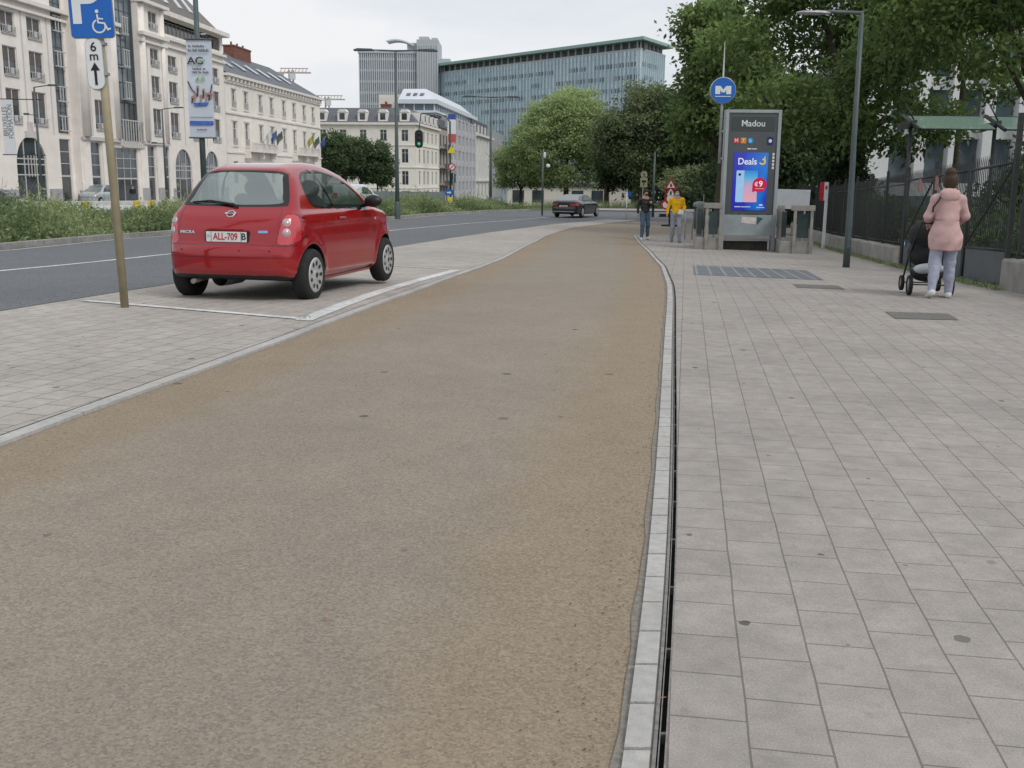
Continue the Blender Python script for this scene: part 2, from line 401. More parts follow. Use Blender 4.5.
# kerb and steel lips of the slot gutter
def ribbon(name, f0, f1, y0, y1, step, gap, z0, z1, m, jitter=0, structure=True, sub=1):
    mb = MB(); y = y0
    while y < y1:
        yb = min(y + step - gap, y1)
        n = max(1, sub)
        for q in range(n):
            ya = y + (yb-y)*q/n; yc = y + (yb-y)*(q+1)/n
            dz = random.uniform(-jitter, jitter)
            pts = [(f0(ya), ya), (f1(ya), ya), (f1(yc), yc), (f0(yc), yc)]
            t = [(x, yy, gz(x, yy)+z1+dz) for x, yy in pts]; b = [(x, yy, gz(x, yy)+z0) for x, yy in pts]
            mb.add(t+b, [(0, 1, 2, 3), (4, 5, 1, 0), (5, 6, 2, 1), (6, 7, 3, 2), (7, 4, 0, 3)])
        y += step
    o = mb.build(name, m)
    if structure: o['kind'] = 'structure'
    return o
M_mort = mat('mortar bed', (.21, .195, .17), .95, var=.25, scale=40, bump=.5)
ribbon('kerb_bedding', lambda y: cr_(y)-.02-.012*math.sin(y*9)*math.sin(y*3.3), lambda y: cr_(y)+KW, -2, y_end+1.5, .25, 0, -.02, .006, M_mort)
ribbon('right_kerb', lambda y: cr_(y)+.005, lambda y: cr_(y)+KW-.006, -2, y_end+1.5, .232, .013, -.02, .017, M_kerb, .0015)
ribbon('gutter_rim', lambda y: cr_(y)+KW, lambda y: cr_(y)+KW+.010, -2, y_end+1.5, .5, .003, -.03, .011, M_steelrim, .0005)
ribbon('gutter_edge', lambda y: cr_(y)+KW+.014, lambda y: cr_(y)+KW+.017, -2, y_end+1.5, .5, .003, -.03, .010, M_steelrim)
ribbon('gutter_lip', lambda y: cr_(y)+KW+.031, lambda y: cr_(y)+KW+.036, -2, y_end+1.5, .5, .003, -.03, .013, M_steelrim)
ribbon('gutter_spacer', lambda y: cr_(y)+KW+.017, lambda y: cr_(y)+KW+.031, -2, y_end, .5, .488, -.03, .0, M_steelrim)
ribbon('left_kerb', lambda y: cl(y)-.105, lambda y: cl(y)-.005, -2, y_far-1, .9, .008, -.02, .02, M_kerb, .001, sub=2)
ribbon('left_kerb_gap', lambda y: cl(y)-.16, lambda y: cl(y)-.105, -2, y_far-1, .9, 0, -.02, .008, M_kerbj, 0, sub=2)
# median kerb, white edge lines
ribbon('median_kerb', lambda y: mk(y)-.32, lambda y: mk(y), 4, 82, 1.0, .008, -.05, .16, M_grey, .003, sub=2)
sheet('median', lambda y: mk(y)-7.3, lambda y: mk(y)-.30, 4, 83, .10, M_soil, 6)
ribbon('median_back_kerb', lambda y: mk(y)-7.6, lambda y: mk(y)-7.3, 14, 83, 1.0, .008, -.05, .14, M_grey, .003)
sheet('edge_line', lambda y: mk(y)+.12, lambda y: mk(y)+.22, 4, 76, .005, M_white, 1)
ln = curve([(0, 271), (170, 254), (395, 230), (464, 223.7), (545, 217.5), (600, 213.6)], ext1=.8)
sheet('lane_line', lambda y: ln(y)-.07, lambda y: ln(y)+.07, 4, G(590, 214)[1], .005, M_white, 1)
# parking bay lines
def seg_line(name, pa, pb, wd, off=.018, m=M_white, n=12):
    a = G(*pa); b = G(*pb); d = Vector((b[0]-a[0], b[1]-a[1], 0)); l = d.length; d.normalize(); nrm = Vector((-d.y, d.x, 0))*wd/2
    mb = MB(); 
    for i in range(n):
        p = Vector(a)+d*l*i/n; q = Vector(a)+d*l*(i+1)/n
        mb.add([(v.x, v.y, gz(v.x, v.y)+off) for v in (p-nrm, q-nrm, q+nrm, p+nrm)][::-1], [(0, 1, 2, 3)])
    o = mb.build(name, m); o['kind'] = 'structure'; return o
seg_line('bay_line', (303, 322), (456, 271), .18)
seg_line('bay_line', (84, 302), (303, 320.5), .11, .02)
seg_line('bay_line', (392, 266.5), (452, 270.5), .08, .02)
M_asph_joint = mat('road edge joint', (.09, .09, .088), .9, var=.3, scale=20)
ribbon('road_edge_joint', lambda y: re_(y)-.02, lambda y: re_(y)+.03, -2, 50, .5, 0, -.01, .014, M_asph_joint)

# ---- tactile / ventilation grating and covers in the footway
def patch(name, pix, off, m, label=None, cat=None, n=10, group=None):
    P = [Vector(G(*p)) for p in pix]; mb = MB()
    for i in range(n):
        for j in range(n):
            q = []
            for (u, v) in ((i/n, j/n), ((i+1)/n, j/n), ((i+1)/n, (j+1)/n), (i/n, (j+1)/n)):
                p = P[0]*(1-u)*(1-v)+P[1]*u*(1-v)+P[2]*u*v+P[3]*(1-u)*v
                q.append((p.x, p.y, gz(p.x, p.y)+off))
            mb.add(q, [(0, 1, 2, 3)])
    # rim
    o = mb.build(name, m)
    if label: tag(o, label, cat, group)
    return o
def grate_mat():
    m = bpy.data.materials.new('grating'); m.use_nodes = True; N = m.node_tree.nodes; L = m.node_tree.links
    tc, mp = wpos_nodes(N, L, R(-90+9.3))
    br = N.new('ShaderNodeTexBrick'); br.offset = 0; L.new(mp.outputs[0], br.inputs['Vector']); br.inputs['Scale'].default_value = 1
    br.inputs['Brick Width'].default_value = .5; br.inputs['Row Height'].default_value = .25; br.inputs['Mortar Size'].default_value = .02
    br.inputs['Color1'].default_value = (.10, .115, .13, 1); br.inputs['Color2'].default_value = (.13, .145, .16, 1); br.inputs['Mortar'].default_value = (.24, .25, .26, 1)
    ck = N.new('ShaderNodeTexWave'); ck.inputs['Scale'].default_value = 8; L.new(mp.outputs[0], ck.inputs['Vector'])
    rp = ramp(N, [(.3, (.7, .7, .7)), (.7, (1.2, 1.2, 1.2))]); L.new(ck.outputs['Fac'], rp.inputs[0])
    cur = mixc(N, L, 1.0, br.outputs['Color'], rp.outputs[0], 'MULTIPLY')
    L.new(cur, N['Principled BSDF'].inputs['Base Color']); N['Principled BSDF'].inputs['Roughness'].default_value = .6
    return m
M_grate = grate_mat()
patch('ventilation_grate', [(694, 275.5), (824, 281), (806, 271), (693, 266)], .017, M_grate, 'long blue grey ventilation grating set in the footway before the metro pillar', 'grating')
M_cover = mat('cast cover', (.15, .145, .135), .7, metal=.2, var=.25, scale=30, bump=.6, bscale=90)
patch('manhole_cover', [(797, 288.5), (845, 290.5), (838, 286.5), (793, 285)], .017, M_cover, 'small dark cover plate in the footway just past the blue grating', 'manhole cover', 4)
patch('manhole_cover', [(895, 320), (959, 321.5), (948, 315), (885, 313)], .017, M_cover, 'larger dark cover plate in the footway in front of the pram', 'manhole cover', 4)
# ------------------------------------------------------------------ buildings
M_lime = mat('pale pink render', (.79, .74, .69), .85, var=.06, scale=1.2, bump=.15, var2=.07, scale2=.15)
M_limed = mat('grooved render', (.56, .52, .52), .85, var=.08, scale=2)
M_plinth = mat('grey plinth stone', (.36, .36, .38), .8, var=.12, scale=2)
M_cream = mat('cream render', (.80, .76, .69), .85, var=.06, scale=1, var2=.08, scale2=.12)
M_cream2 = mat('yellow cream render', (.74, .71, .64), .85, var=.06, scale=1, var2=.06, scale2=.1)
M_trim = mat('pale trim', (.74, .70, .66), .8, var=.08, scale=2)
M_frame = mat('window frame white', (.62, .62, .60), .5, var=.04)
M_darkframe = mat('window frame dark', (.10, .105, .11), .5, var=.1)
M_pane = mat('window glass', (.045, .055, .065), .08, spec=.7, var=.5, scale=.6)
M_paneblue = mat('bluish window glass', (.10, .14, .165), .08, spec=.7, var=.45, scale=.35)
M_blind = mat('brown blind', (.115, .10, .095), .7, var=.15, scale=3)
M_slate = mat('slate roof', (.115, .125, .145), .6, var=.2, scale=3, var2=.12, scale2=.4)
M_zinc = mat('ribbed brown roof', (.175, .155, .14), .55, var=.12, scale=1.5)
M_brick = mat('chimney brick', (.20, .085, .065), .9, var=.2, scale=3)
M_skyl = mat('skylight glass', (.55, .6, .64), .15, var=.1)
M_rail = mat('pale railing', (.50, .50, .49), .6, var=.1)
M_irond = mat('dark iron', (.028, .032, .032), .5, metal=.3, var=.25, scale=15)

HEAD = R(84.5)
def broot(name, X, Y, zb, label, cat, group=None, rz=HEAD): return empty(name, (X, Y, zb), rz, label, cat, group)

def wall(root, zb, s0, s1, z0, z1, y, opens, m, depth=.16, name='wall', plane='s', arches=()):
    """facade wall with real openings; plane 's': in the street plane, 'y': return facade (s const)"""
    xs = sorted(set([s0, s1] + [o[0] for o in opens] + [o[1] for o in opens]))
    zs = sorted(set([z0, z1] + [o[2] for o in opens] + [o[3] for o in opens]))
    xs = [x for x in xs if s0 <= x <= s1]; zs = [z for z in zs if z0 <= z <= z1]
    P = (lambda a, b, z: (a, b, z-zb)) if plane == 's' else (lambda a, b, z: (b, -a, z-zb))
    mb = MB()
    for i in range(len(xs)-1):
        # merge vertically
        for j in range(len(zs)-1):
            cx, cz = (xs[i]+xs[i+1])/2, (zs[j]+zs[j+1])/2
            if any(o[0] < cx < o[1] and o[2] < cz < o[3] for o in opens): continue
            mb.quad(P(xs[i], y, zs[j]), P(xs[i+1], y, zs[j]), P(xs[i+1], y, zs[j+1]), P(xs[i], y, zs[j+1]))
    for (a, b, c, d) in [o[:4] for o in opens]:
        yb = y+depth
        mb.quad(P(a, y, c), P(a, y, d), P(a, yb, d), P(a, yb, c)); mb.quad(P(b, y, c), P(b, yb, c), P(b, yb, d), P(b, y, d))
        mb.quad(P(a, y, c), P(a, yb, c), P(b, yb, c), P(b, y, c)); mb.quad(P(a, y, d), P(b, y, d), P(b, yb, d), P(a, yb, d))
    for (a, b, c, d) in arches:      # fill the spandrels above a round arch inside a rectangular opening
        r = (b-a)/2; cx = (a+b)/2; n = 8; zc = d-r
        for sgn in (-1, 1):
            pts = [(cx+sgn*r*math.cos(t*math.pi/2/n), zc+r*math.sin(t*math.pi/2/n)) for t in range(n+1)]
            cor = (cx+sgn*r, d)
            for k in range(n):
                q = [P(cor[0], y, cor[1]), P(pts[k][0], y, pts[k][1]), P(pts[k+1][0], y, pts[k+1][1])]
                mb.add(q, [(0, 1, 2) if sgn < 0 else (0, 2, 1)])
                mb.quad(P(pts[k][0], y, pts[k][1]), P(pts[k+1][0], y, pts[k+1][1]), P(pts[k+1][0], y+depth, pts[k+1][1]), P(pts[k][0], y+depth, pts[k][1]))
    return mb.build(name, m, root)

WCACHE = {}
def window(root, zb, a, b, c, d, y, style, plane='s', depth=.16, pane=None, frame=None, name='window'):
    """window part with pane sub-part (and blind / balustrade)"""
    w_, h_ = b-a, d-c; key = (round(w_, 1), round(h_, 1), style, str(pane and pane.name), str(frame and frame.name))
    frame = frame or M_frame; pane = pane or M_pane
    if key not in WCACHE:
        f = MB(); t = .07 if w_ < 3 else .09
        f.box(0, t, -.05, .02, 0, h_); f.box(w_-t, w_, -.05, .02, 0, h_); f.box(t, w_-t, -.05, .02, 0, t); f.box(t, w_-t, -.05, .02, h_-t, h_)
        if style in ('blind', 'plain', 'french'):
            f.box(w_/2-.04, w_/2+.04, -.05, .02, t, h_-t)
            if style != 'blind': f.box(t, w_/2-.04, -.048, .018, h_*.70, h_*.70+.06); f.box(w_/2+.04, w_-t, -.048, .018, h_*.70, h_*.70+.06)
        if style == 'shop':
            f.box(t, w_-t, -.048, .018, h_*.42, h_*.42+.14); f.box(t, w_-t, -.048, .018, h_*.62, h_*.62+.06); f.box(t, w_-t, -.048, .018, h_*.80, h_*.80+.06)
            k = max(1, int(w_/1.2))
            for q in range(1, k): f.box(w_*q/k-.03, w_*q/k+.03, -.046, .016, t, h_-t)
        if style == 'grid':
            k = max(1, round(w_/1.0)); n_ = max(1, round(h_/1.6))
            for q in range(1, k): f.box(w_*q/k-.03, w_*q/k+.03, -.046, .016, t, h_-t)
            for q in range(1, n_): f.box(t, w_-t, -.048, .018, h_*q/n_-.03, h_*q/n_+.03)
        if style == 'arch':
            for q in (.3, .7): f.box(w_*q-.05, w_*q+.05, -.046, .016, t, h_-.2)
            for q in (.45, .6, .68): f.box(t, w_-t, -.048, .018, h_*q-.05, h_*q+.04)
            for q in (.4, .5, .6): f.box(w_*q-.03, w_*q+.03, -.12, -.05, h_*.42, h_*.74)
        o = f.build(name, frame, root)
        p = MB(); p.quad((0, .0, 0), (w_, .0, 0), (w_, .0, h_), (0, .0, h_)); p.build('pane', pane, o)
        if style == 'blind':
            q = MB(); q.box(t, w_-t, -.03, -.005, h_*.52, h_-t); q.build('blind', M_blind, o)
        if style in ('blind', 'french'):
            r_ = MB(); yb = -.28; hh = .75 if style == 'french' else .55
            r_.box(0, w_, yb, yb+.04, hh-.05, hh); r_.box(0, w_, yb, yb+.04, .06, .1)
            for q in range(9): r_.box(w_*(q+.5)/9-.02, w_*(q+.5)/9+.02, yb+.005, yb+.035, .1, hh-.05)
            if style == 'blind': r_.box(w_*.4, w_*.6, yb-.02, yb+.0, .15, hh+.02); r_.box(0, w_, yb+.0, .0, -.05, .0)
            r_.build('balustrade', M_rail, o)
        WCACHE[key] = o
    else: o = copy_tree(WCACHE[key], root)
    o.parent = root
    if plane == 's': o.location = (a, y+depth, c-zb); o.rotation_euler = (0, 0, 0)
    else: o.location = (y+depth, -a, c-zb); o.rotation_euler = (0, 0, R(-90))
    return o

def boxes(root, zb, name, m, bs, bevel=0):
    if len(bs) > 1 and name in ('pillar', 'oriel_side', 'window_surround', 'groove', 'bracket', 'plinth', 'soffit', 'pilaster', 'attic_window', 'keystone', 'fin', 'cornice', 'side_wall'):
        for q in bs: o = boxes(root, zb, name, m, [q], bevel)
        return o
    mb = MB()
    for (a, b, c, d, e, f) in bs: mb.box(a, b, c, d, e-zb, f-zb)
    return mb.build(name, m, root, bevel=bevel)

# ---- left office building -----------------------------------------------------------
zb = -1.9
A = broot('office_building', -37.5, 75.9, zb, 'long pale pink office building with round arches and a brown ribbed roof', 'building')
rows = [(5.2, 7.7), (8.6, 10.7), (11.6, 13.2)]
top = (14.9, 16.5)
def cols(cs, rws): return [(a, b, c, d) for (a, b) in cs for (c, d) in rws]
Z0 = -1.9
# bay 1
op = cols([(-8.6, -6.6), (-5.2, -3.2), (-1.1, .9), (2.5, 4.4), (6.0, 8.0)], rows+[top]) + [(9.5, 11.2, 4.75, 16.5), (9.5, 11.2, -.9, 4.3), (3.2, 7.4, -.9, 4.3), (-7.6, -3.4, -.9, 4.3), (-1.6, .4, -.9, 4.3)]
wall(A, zb, -10, 11.6, Z0, 17.0, 0, op, M_lime, arches=[(3.2, 7.4, -.9, 4.3), (-7.6, -3.4, -.9, 4.3)])
for (a, b, c, d) in op[:20]: window(A, zb, a, b, c, d, 0, 'blind')
window(A, zb, 3.2, 7.4, -.9, 4.3, 0, 'arch', frame=M_rail); window(A, zb, -7.6, -3.4, -.9, 4.3, 0, 'arch', frame=M_rail)
window(A, zb, -1.6, .4, -.9, 4.3, 0, 'shop'); window(A, zb, 9.5, 11.2, -.9, 4.3, 0, 'shop', frame=M_rail)
window(A, zb, 9.5, 11.2, 4.75, 16.5, 0, 'grid', frame=M_darkframe, pane=M_paneblue)
# oriels
for (a, b, c1, c2) in ((11.6, 18.6, 14.0, 15.9), (23.1, 28.6, 25.3, 27.2)):
    ops = [(c1, c2, r0, r1) for r0, r1 in rows+[top]]
    wall(A, zb, a, b, 4.5, 17.0, -.9, ops, M_lime)
    for q in ops: window(A, zb, *q, -.9, 'blind')
    boxes(A, zb, 'soffit', M_limed, [(a, b, -.9, 0, 4.3, 4.5), (a-.05, b+.05, -1.0, -.9, 4.3, 4.6)])
    boxes(A, zb, 'oriel_side', M_lime, [(a-.02, a+.01, -.895, 0, 4.5, 17), (b-.01, b+.02, -.895, 0, 4.5, 17)])
# rounded pilasters and grooves
pl = MB()
for x, r_ in ((12.2, .55), (17.9, .4), (23.7, .4), (28.1, .35)): pl.cyl(x, -.8, 4.6-zb, 16.9-zb, r_, 16)
pl.build('pilaster', M_lime, A)
boxes(A, zb, 'groove', M_limed, [(5.1, 5.25, -.03, .02, 4.6, 13.4), (1.8, 1.95, -.03, .02, 4.6, 13.4), (8.7, 8.85, -.03, .02, 4.6, 13.4), (13.3, 13.42, -.94, -.88, 4.7, 13.4), (16.6, 16.72, -.94, -.88, 4.7, 13.4), (24.5, 24.6, -.94, -.88, 4.7, 13.4), (27.7, 27.8, -.94, -.88, 4.7, 13.4), (30.3, 30.45, -.03, .02, 4.6, 13.4), (34.6, 34.75, -.03, .02, 4.6, 13.4), (40.5, 40.65, -.03, .02, 4.6, 13.4)])
# ground floor behind the pillars of the oriels
op = [(13.0, 14.9, -.9, 4.2), (16.6, 21.9, -.9, 3.85), (23.8, 25.6, -.9, 4.2), (27.2, 28.8, -.9, 4.2)]
wall(A, zb, 11.6, 29.3, Z0, 4.5, -.7, op, M_lime)
for q in op: window(A, zb, *q, -.7, 'shop', frame=M_rail)
boxes(A, zb, 'pillar', M_lime, [(11.65, 12.9, -.85, -.705, Z0, 4.3), (15.0, 16.5, -.85, -.705, Z0, 4.3), (22.3, 23.7, -.85, -.705, Z0, 4.3), (25.7, 27.1, -.85, -.705, Z0, 4.3)])
boxes(A, zb, 'side_wall', M_lime, [(11.5, 11.6, -.7, 0, Z0, 4.5), (29.3, 29.4, -.7, 0, Z0, 4.5)])
boxes(A, zb, 'plinth', M_plinth, [(-10, -7.7, -.06, 0, Z0, .35), (-3.3, 3.1, -.06, 0, Z0, .35), (7.5, 9.4, -.06, 0, Z0, .35), (11.62, 12.93, -.89, -.85, Z0, .3), (14.97, 16.53, -.89, -.85, Z0, .3), (22.27, 23.73, -.89, -.85, Z0, .3), (25.67, 27.13, -.89, -.85, Z0, .3), (29.3, 31.7, -.06, 0, Z0, .2), (36.3, 39.7, -.06, 0, Z0, .2), (43.7, 46.3, -.06, 0, Z0, .2)])
# glazed centre bay
wall(A, zb, 18.6, 23.1, 4.5, 17.6, -.35, [(18.8, 22.9, 8.1, 17.4), (18.8, 22.9, 4.55, 7.9)], M_darkframe)
g_ = window(A, zb, 18.8, 22.9, 8.1, 17.4, -.35, 'grid', frame=M_darkframe, pane=M_paneblue, depth=.15)
window(A, zb, 18.8, 22.9, 4.55, 7.9, -.35, 'grid', frame=M_darkframe, depth=.15)
mb = MB()
for z in (8.2, 11.0, 13.8): 
    for q in (20.4, 20.85, 21.3): mb.box(q-.05, q+.05, -.75, -.70, z-zb, z+1.5-zb)
    mb.box(20.2, 21.5, -.76, -.69, z-zb, z+.08-zb); mb.box(20.2, 21.5, -.76, -.69, z+1.42-zb, z+1.5-zb); mb.box(20.2, 21.5, -.7, -.3, z-zb-.1, z-zb); mb.build('balcony_grille', M_rail, A); mb = MB()
for q in range(9): mb.box(18.9+q*.49, 19.0+q*.49, -.95, -.88, 4.0-zb, 6.3-zb)
mb.box(18.8, 23, -.96, -.87, 6.25-zb, 6.35-zb); mb.box(18.8, 23, -.96, -.3, 3.9-zb, 4.05-zb); mb.build('balcony_grille', M_rail, A); mb = MB()
for z in (4.9, 7.2, 9.9, 12.6):
    for q in (9.9, 10.35, 10.8): mb.box(q-.05, q+.05, -.2, -.15, z-zb, z+1.2-zb)
    mb.box(9.55, 11.15, -.21, -.14, z-zb, z+.08-zb); mb.box(9.55, 11.15, -.21, -.14, z+1.14-zb, z+1.22-zb)
    mb.build('balcony_grille', M_rail, A); mb = MB()
# right third
cs = [(31.3, 33.4), (36.8, 38.9), (42.2, 44.7)]
op = cols(cs, rows) + [(31.8, 36.0, -1.2, 4.15), (39.7, 43.6, -1.2, 4.15), (28.75, 29.15, 4.6, 13.4), (29.6, 45.6, 15.2, 16.6)]
wall(A, zb, 28.6, 46.3, 4.5, 17.0, 0, [(a, b, max(c, 4.5), d) for a, b, c, d in op if d > 4.5], M_lime)
wall(A, zb, 29.3, 46.3, Z0, 4.5, 0, [o for o in op if d < 99 and o[3] < 4.5], M_lime, arches=[(31.8, 36.0, -1.2, 4.15), (39.7, 43.6, -1.2, 4.15)])
for q in cols(cs, rows): window(A, zb, *q, 0, 'blind')
window(A, zb, 31.8, 36.0, -1.2, 4.15, 0, 'arch', frame=M_rail); window(A, zb, 39.7, 43.6, -1.2, 4.15, 0, 'arch', frame=M_rail)
window(A, zb, 28.75, 29.15, 4.6, 13.4, 0, 'pl'); window(A, zb, 29.6, 45.6, 15.2, 16.6, 0, 'grid', frame=M_frame, depth=.8)
# cornices
boxes(A, zb, 'cornice', M_trim, [(-10, 11.5, -.3, .0, 13.4, 13.6), (-10, 11.5, -.5, .0, 14.0, 14.3), (11.5, 18.65, -1.2, -.9, 13.5, 13.7), (11.45, 18.7, -1.4, -.9, 14.1, 14.4), (23.05, 28.7, -1.2, -.9, 13.5, 13.7), (23.0, 28.75, -1.4, -.9, 14.1, 14.4), (28.8, 46.4, -.25, 0, 13.9, 14.1), (28.8, 46.5, -.4, 0, 14.6, 14.85), (28.8, 46.6, -.8, 0.2, 16.75, 17.2), (-10, 11.5, -.6, .2, 16.9, 17.2), (11.5, 18.7, -1.5, .2, 16.95, 17.25), (23.0, 28.8, -1.5, .2, 16.95, 17.25), (18.7, 23.0, -.6, .2, 17.5, 17.8)])
# keystone block over the left arch
boxes(A, zb, 'keystone', M_limed, [(4.6, 6.0, -.15, -.01, 4.2, 4.7), (5.0, 5.6, -.13, -.01, 4.7, 5.4)])
# roof + end wall + body
rf = MB(); rf.add([(-10, .1, 17.2-zb), (46.3, .1, 17.2-zb), (41.0, 4.2, 22.4-zb), (-10, 4.2, 22.4-zb), (46.3, 14, 17.2-zb), (41, 10, 22.4-zb), (-10, 14, 17.2-zb), (-10, 10, 22.4-zb)], [(0, 1, 2, 3), (1, 4, 5, 2), (3, 2, 5, 7), (6, 7, 5, 4)])
roof = rf.build('roof', M_zinc, A)
rb = MB()
for k in range(0, 92):
    x = -9.8+k*.6
    if x > 40.8: break
    rb.add([(x, .08, 17.25-zb), (x+.07, .08, 17.25-zb), (x+.07, 4.15, 22.5-zb), (x, 4.15, 22.5-zb)], [(0, 1, 2, 3)])
rb.build('roof_rib', mat('roof rib', (.13, .115, .105), .6), roof)
def skylight(par, x, y0, z0, y1, z1, w_=.8):
    m_ = MB(); n = Vector((0, -(z1-z0), (y1-y0))).normalized()*.1
    m_.add([(x, y0+n.y, z0+n.z), (x+w_, y0+n.y, z0+n.z), (x+w_, y1+n.y, z1+n.z), (x, y1+n.y, z1+n.z), (x, y0, z0), (x+w_, y0, z0), (x+w_, y1, z1), (x, y1, z1)], [(0, 1, 2, 3), (4, 5, 1, 0), (5, 6, 2, 1), (7, 4, 0, 3)])
    return m_.build('skylight', M_skyl, par)
for x in (24, 27.2, 30.6, 34.0, 37.4, 40.2): skylight(roof, x, 1.2, 18.6-zb, 2.3, 20.0-zb, .95)
boxes(A, zb, 'side_wall', M_lime, [(46.0, 46.29, .05, 14, Z0, 17.1), (-10, 46.0, 13.8, 14, Z0, 17.1), (-10, 46, 2.2, 2.3, Z0, 17)])
# hanging vertical banner at the left end
Bn = empty('wall_banner', (0, 0, 0), 0, 'narrow white vertical banner with grey lettering on the pale office front', 'banner')
Bn.location = at(8.5, 127, 70); Bn.rotation_euler = (0, 0, R(8))
mb = MB(); mb.box(-.36, .36, -.02, .02, -1.75, 1.75); mb.build('cloth', mat('banner cloth', (.62, .64, .66), .7, var=.05), Bn)
mb = MB(); mb.tube([(-.5, 0, 1.78), (2.2, 0, 1.78)], .03); mb.tube([(-.5, 0, -1.78), (2.2, 0, -1.78)], .03); mb.build('bracket', M_irond, Bn)
M_ink = mat('grey ink', (.10, .11, .12), .7)
text('BRUXELLES', .44, M_ink, Bn, (-.16, -.025, .35), (R(90), R(-90), 0), sx=.86)
text('FORMATION', .44, M_ink, Bn, (.16, -.025, .35), (R(90), R(-90), 0), sx=.86)

# ---- second building -----------------------------------------------------------------
zb = -3.0
B = broot('town_house', -37.5, 75.9, zb, 'long cream town house with slate roof, two stone balconies and flags', 'building')
cc = [49.1, 53.2, 58.4, 62.7, 67.8, 72.3, 77.0, 81.5]
op = [(c-.65, c+.65, a, b) for c in cc for a, b in ((5.1, 7.7), (9.35, 11.35))] + [(c-.75, c+.75, .6, 3.2) for c in cc]
wall(B, zb, 46.35, 85.3, -3, 12.6, 0, op, M_cream)
for i, q in enumerate(op): window(B, zb, *q, 0, 'french' if i < 16 else 'plain')
boxes(B, zb, 'window_surround', M_trim, [q for c in cc for a, b in ((5.1, 7.7), (9.35, 11.35)) for q in ((c-.9, c-.68, -.05, -.001, a-.1, b+.1), (c+.68, c+.9, -.05, -.001, a-.1, b+.1), (c-1.0, c+1.0, -.12, -.001, b+.1, b+.3), (c-.95, c+.95, -.1, -.001, a-.25, a-.1))])
boxes(B, zb, 'cornice', M_trim, [(46.35, 85.5, -.15, 0, 8.55, 8.75), (46.35, 85.5, -.12, 0, 4.1, 4.3), (46.35, 85.6, -.2, 0, 12.0, 12.15), (46.3, 85.8, -.6, .1, 12.7, 13.0)])
boxes(B, zb, 'bracket', M_trim, [(46.8+k*1.3, 47.05+k*1.3, -.5, -.01, 12.2, 12.68) for k in range(30)])
for (a, b) in ((52.0, 61.8), (70.8, 81.2)):
    mb = MB(); mb.box(a, b, -1.1, 0, 4.35-zb, 4.6-zb); mb.box(a, b, -1.1, -.95, 5.35-zb, 5.5-zb)
    for k in range(int((b-a)/.3)): mb.box(a+.05+k*.3, a+.17+k*.3, -1.07, -.98, 4.6-zb, 5.35-zb)
    for k in (a, (a+b)/2, b-.3): mb.box(k, k+.3, -1.12, -.93, 4.6-zb, 5.36-zb); mb.box(k, k+.3, -.8, -.01, 3.6-zb, 4.34-zb)
    mb.build('balcony', M_trim, B)
rf = MB(); r1, r2, ry, rz_ = 46.35, 80.5, 6.0, 17.0
rf.add([(r1, -.3, 13.02-zb), (85.6, -.3, 13.02-zb), (r2, ry, rz_-zb), (r1, ry, rz_-zb), (85.6, 12.3, 13.02-zb), (r1, 12.3, 13.02-zb)], [(0, 1, 2, 3), (1, 4, 2), (4, 5, 3, 2)])
roofB = rf.build('roof', M_slate, B)
for k in range(7): skylight(roofB, 48.0+k*4.6, 1.5, 14.25-zb, 3.2, 15.35-zb, 1.0)
def chimney(par, x0, x1, y0, y1, z0, z1):
    m_ = MB(); m_.box(x0, x1, y0, y1, z0, z1); m_.box(x0-.08, x1+.08, y0-.08, y1+.08, z1, z1+.2)
    for k in range(3): m_.cyl(x0+(x1-x0)*(k+.5)/3, (y0+y1)/2, z1+.2, z1+.7, .14, 8)
    return m_.build('chimney', M_brick, par)
chimney(roofB, 49.0, 52.2, 5.2, 6.6, 15-zb, 18.0-zb); chimney(roofB, 64.0, 70.5, 5.2, 6.6, 15-zb, 18.0-zb)
boxes(B, zb, 'side_wall', M_cream, [(85.0, 85.29, .02, 12, -3, 12.7), (46.35, 85, 11.8, 12, -3, 12.7), (46.4, 85, 1.6, 1.7, -3, 12.6)])
def flag(s, col, label, tilt=.5, y=-1.1, z=5.4):
    hx, hy = math.sin(R(5.5)), math.cos(R(5.5))
    X = -37.5+hx*s-hy*y; Yw = 75.9+hy*s+hx*y
    e = empty('flag', (X, Yw, z), HEAD, label, 'flag', 'flags over the balconies'); e.scale = (.8,)*3
    mb = MB(); mb.tube([(0, 0, 0), (0, -1.6, 2.4)], .03, 6); mb.build('flagpole', M_rail, e)
    mb = MB(); n = 8
    for k in range(n):
        t0, t1 = k/n, (k+1)/n; f = lambda t: (.12*math.sin(t*9), -1.5+t*1.0, 2.3-t*1.2)
        a_, b_ = f(t0), f(t1); mb.add([a_, b_, (b_[0]+.1, b_[1]-.1, b_[2]-1.1), (a_[0]+.1, a_[1]-.1, a_[2]-1.3)], [(0, 1, 2, 3)], True)
    mb.build('cloth', col, e); return e
fw = mat('flag white', (.6, .62, .62), .8); fb = mat('flag blue', (.05, .09, .30), .8); fg = mat('flag black green', (.04, .08, .05), .8); fy = mat('flag yellow green', (.35, .36, .06), .8)
flag(55.5, fw, 'white flag on the left balcony of the cream town house'); flag(57.4, fb, 'blue flag beside the white one on the left balcony'); flag(59.6, fg, 'dark green flag at the right end of the left balcony')
flag(73.2, fy, 'yellow green flag on the right balcony of the cream town house'); flag(76.4, fg, 'dark flag in the middle of the right balcony'); flag(79.6, fb, 'blue flag at the right end of the right balcony')

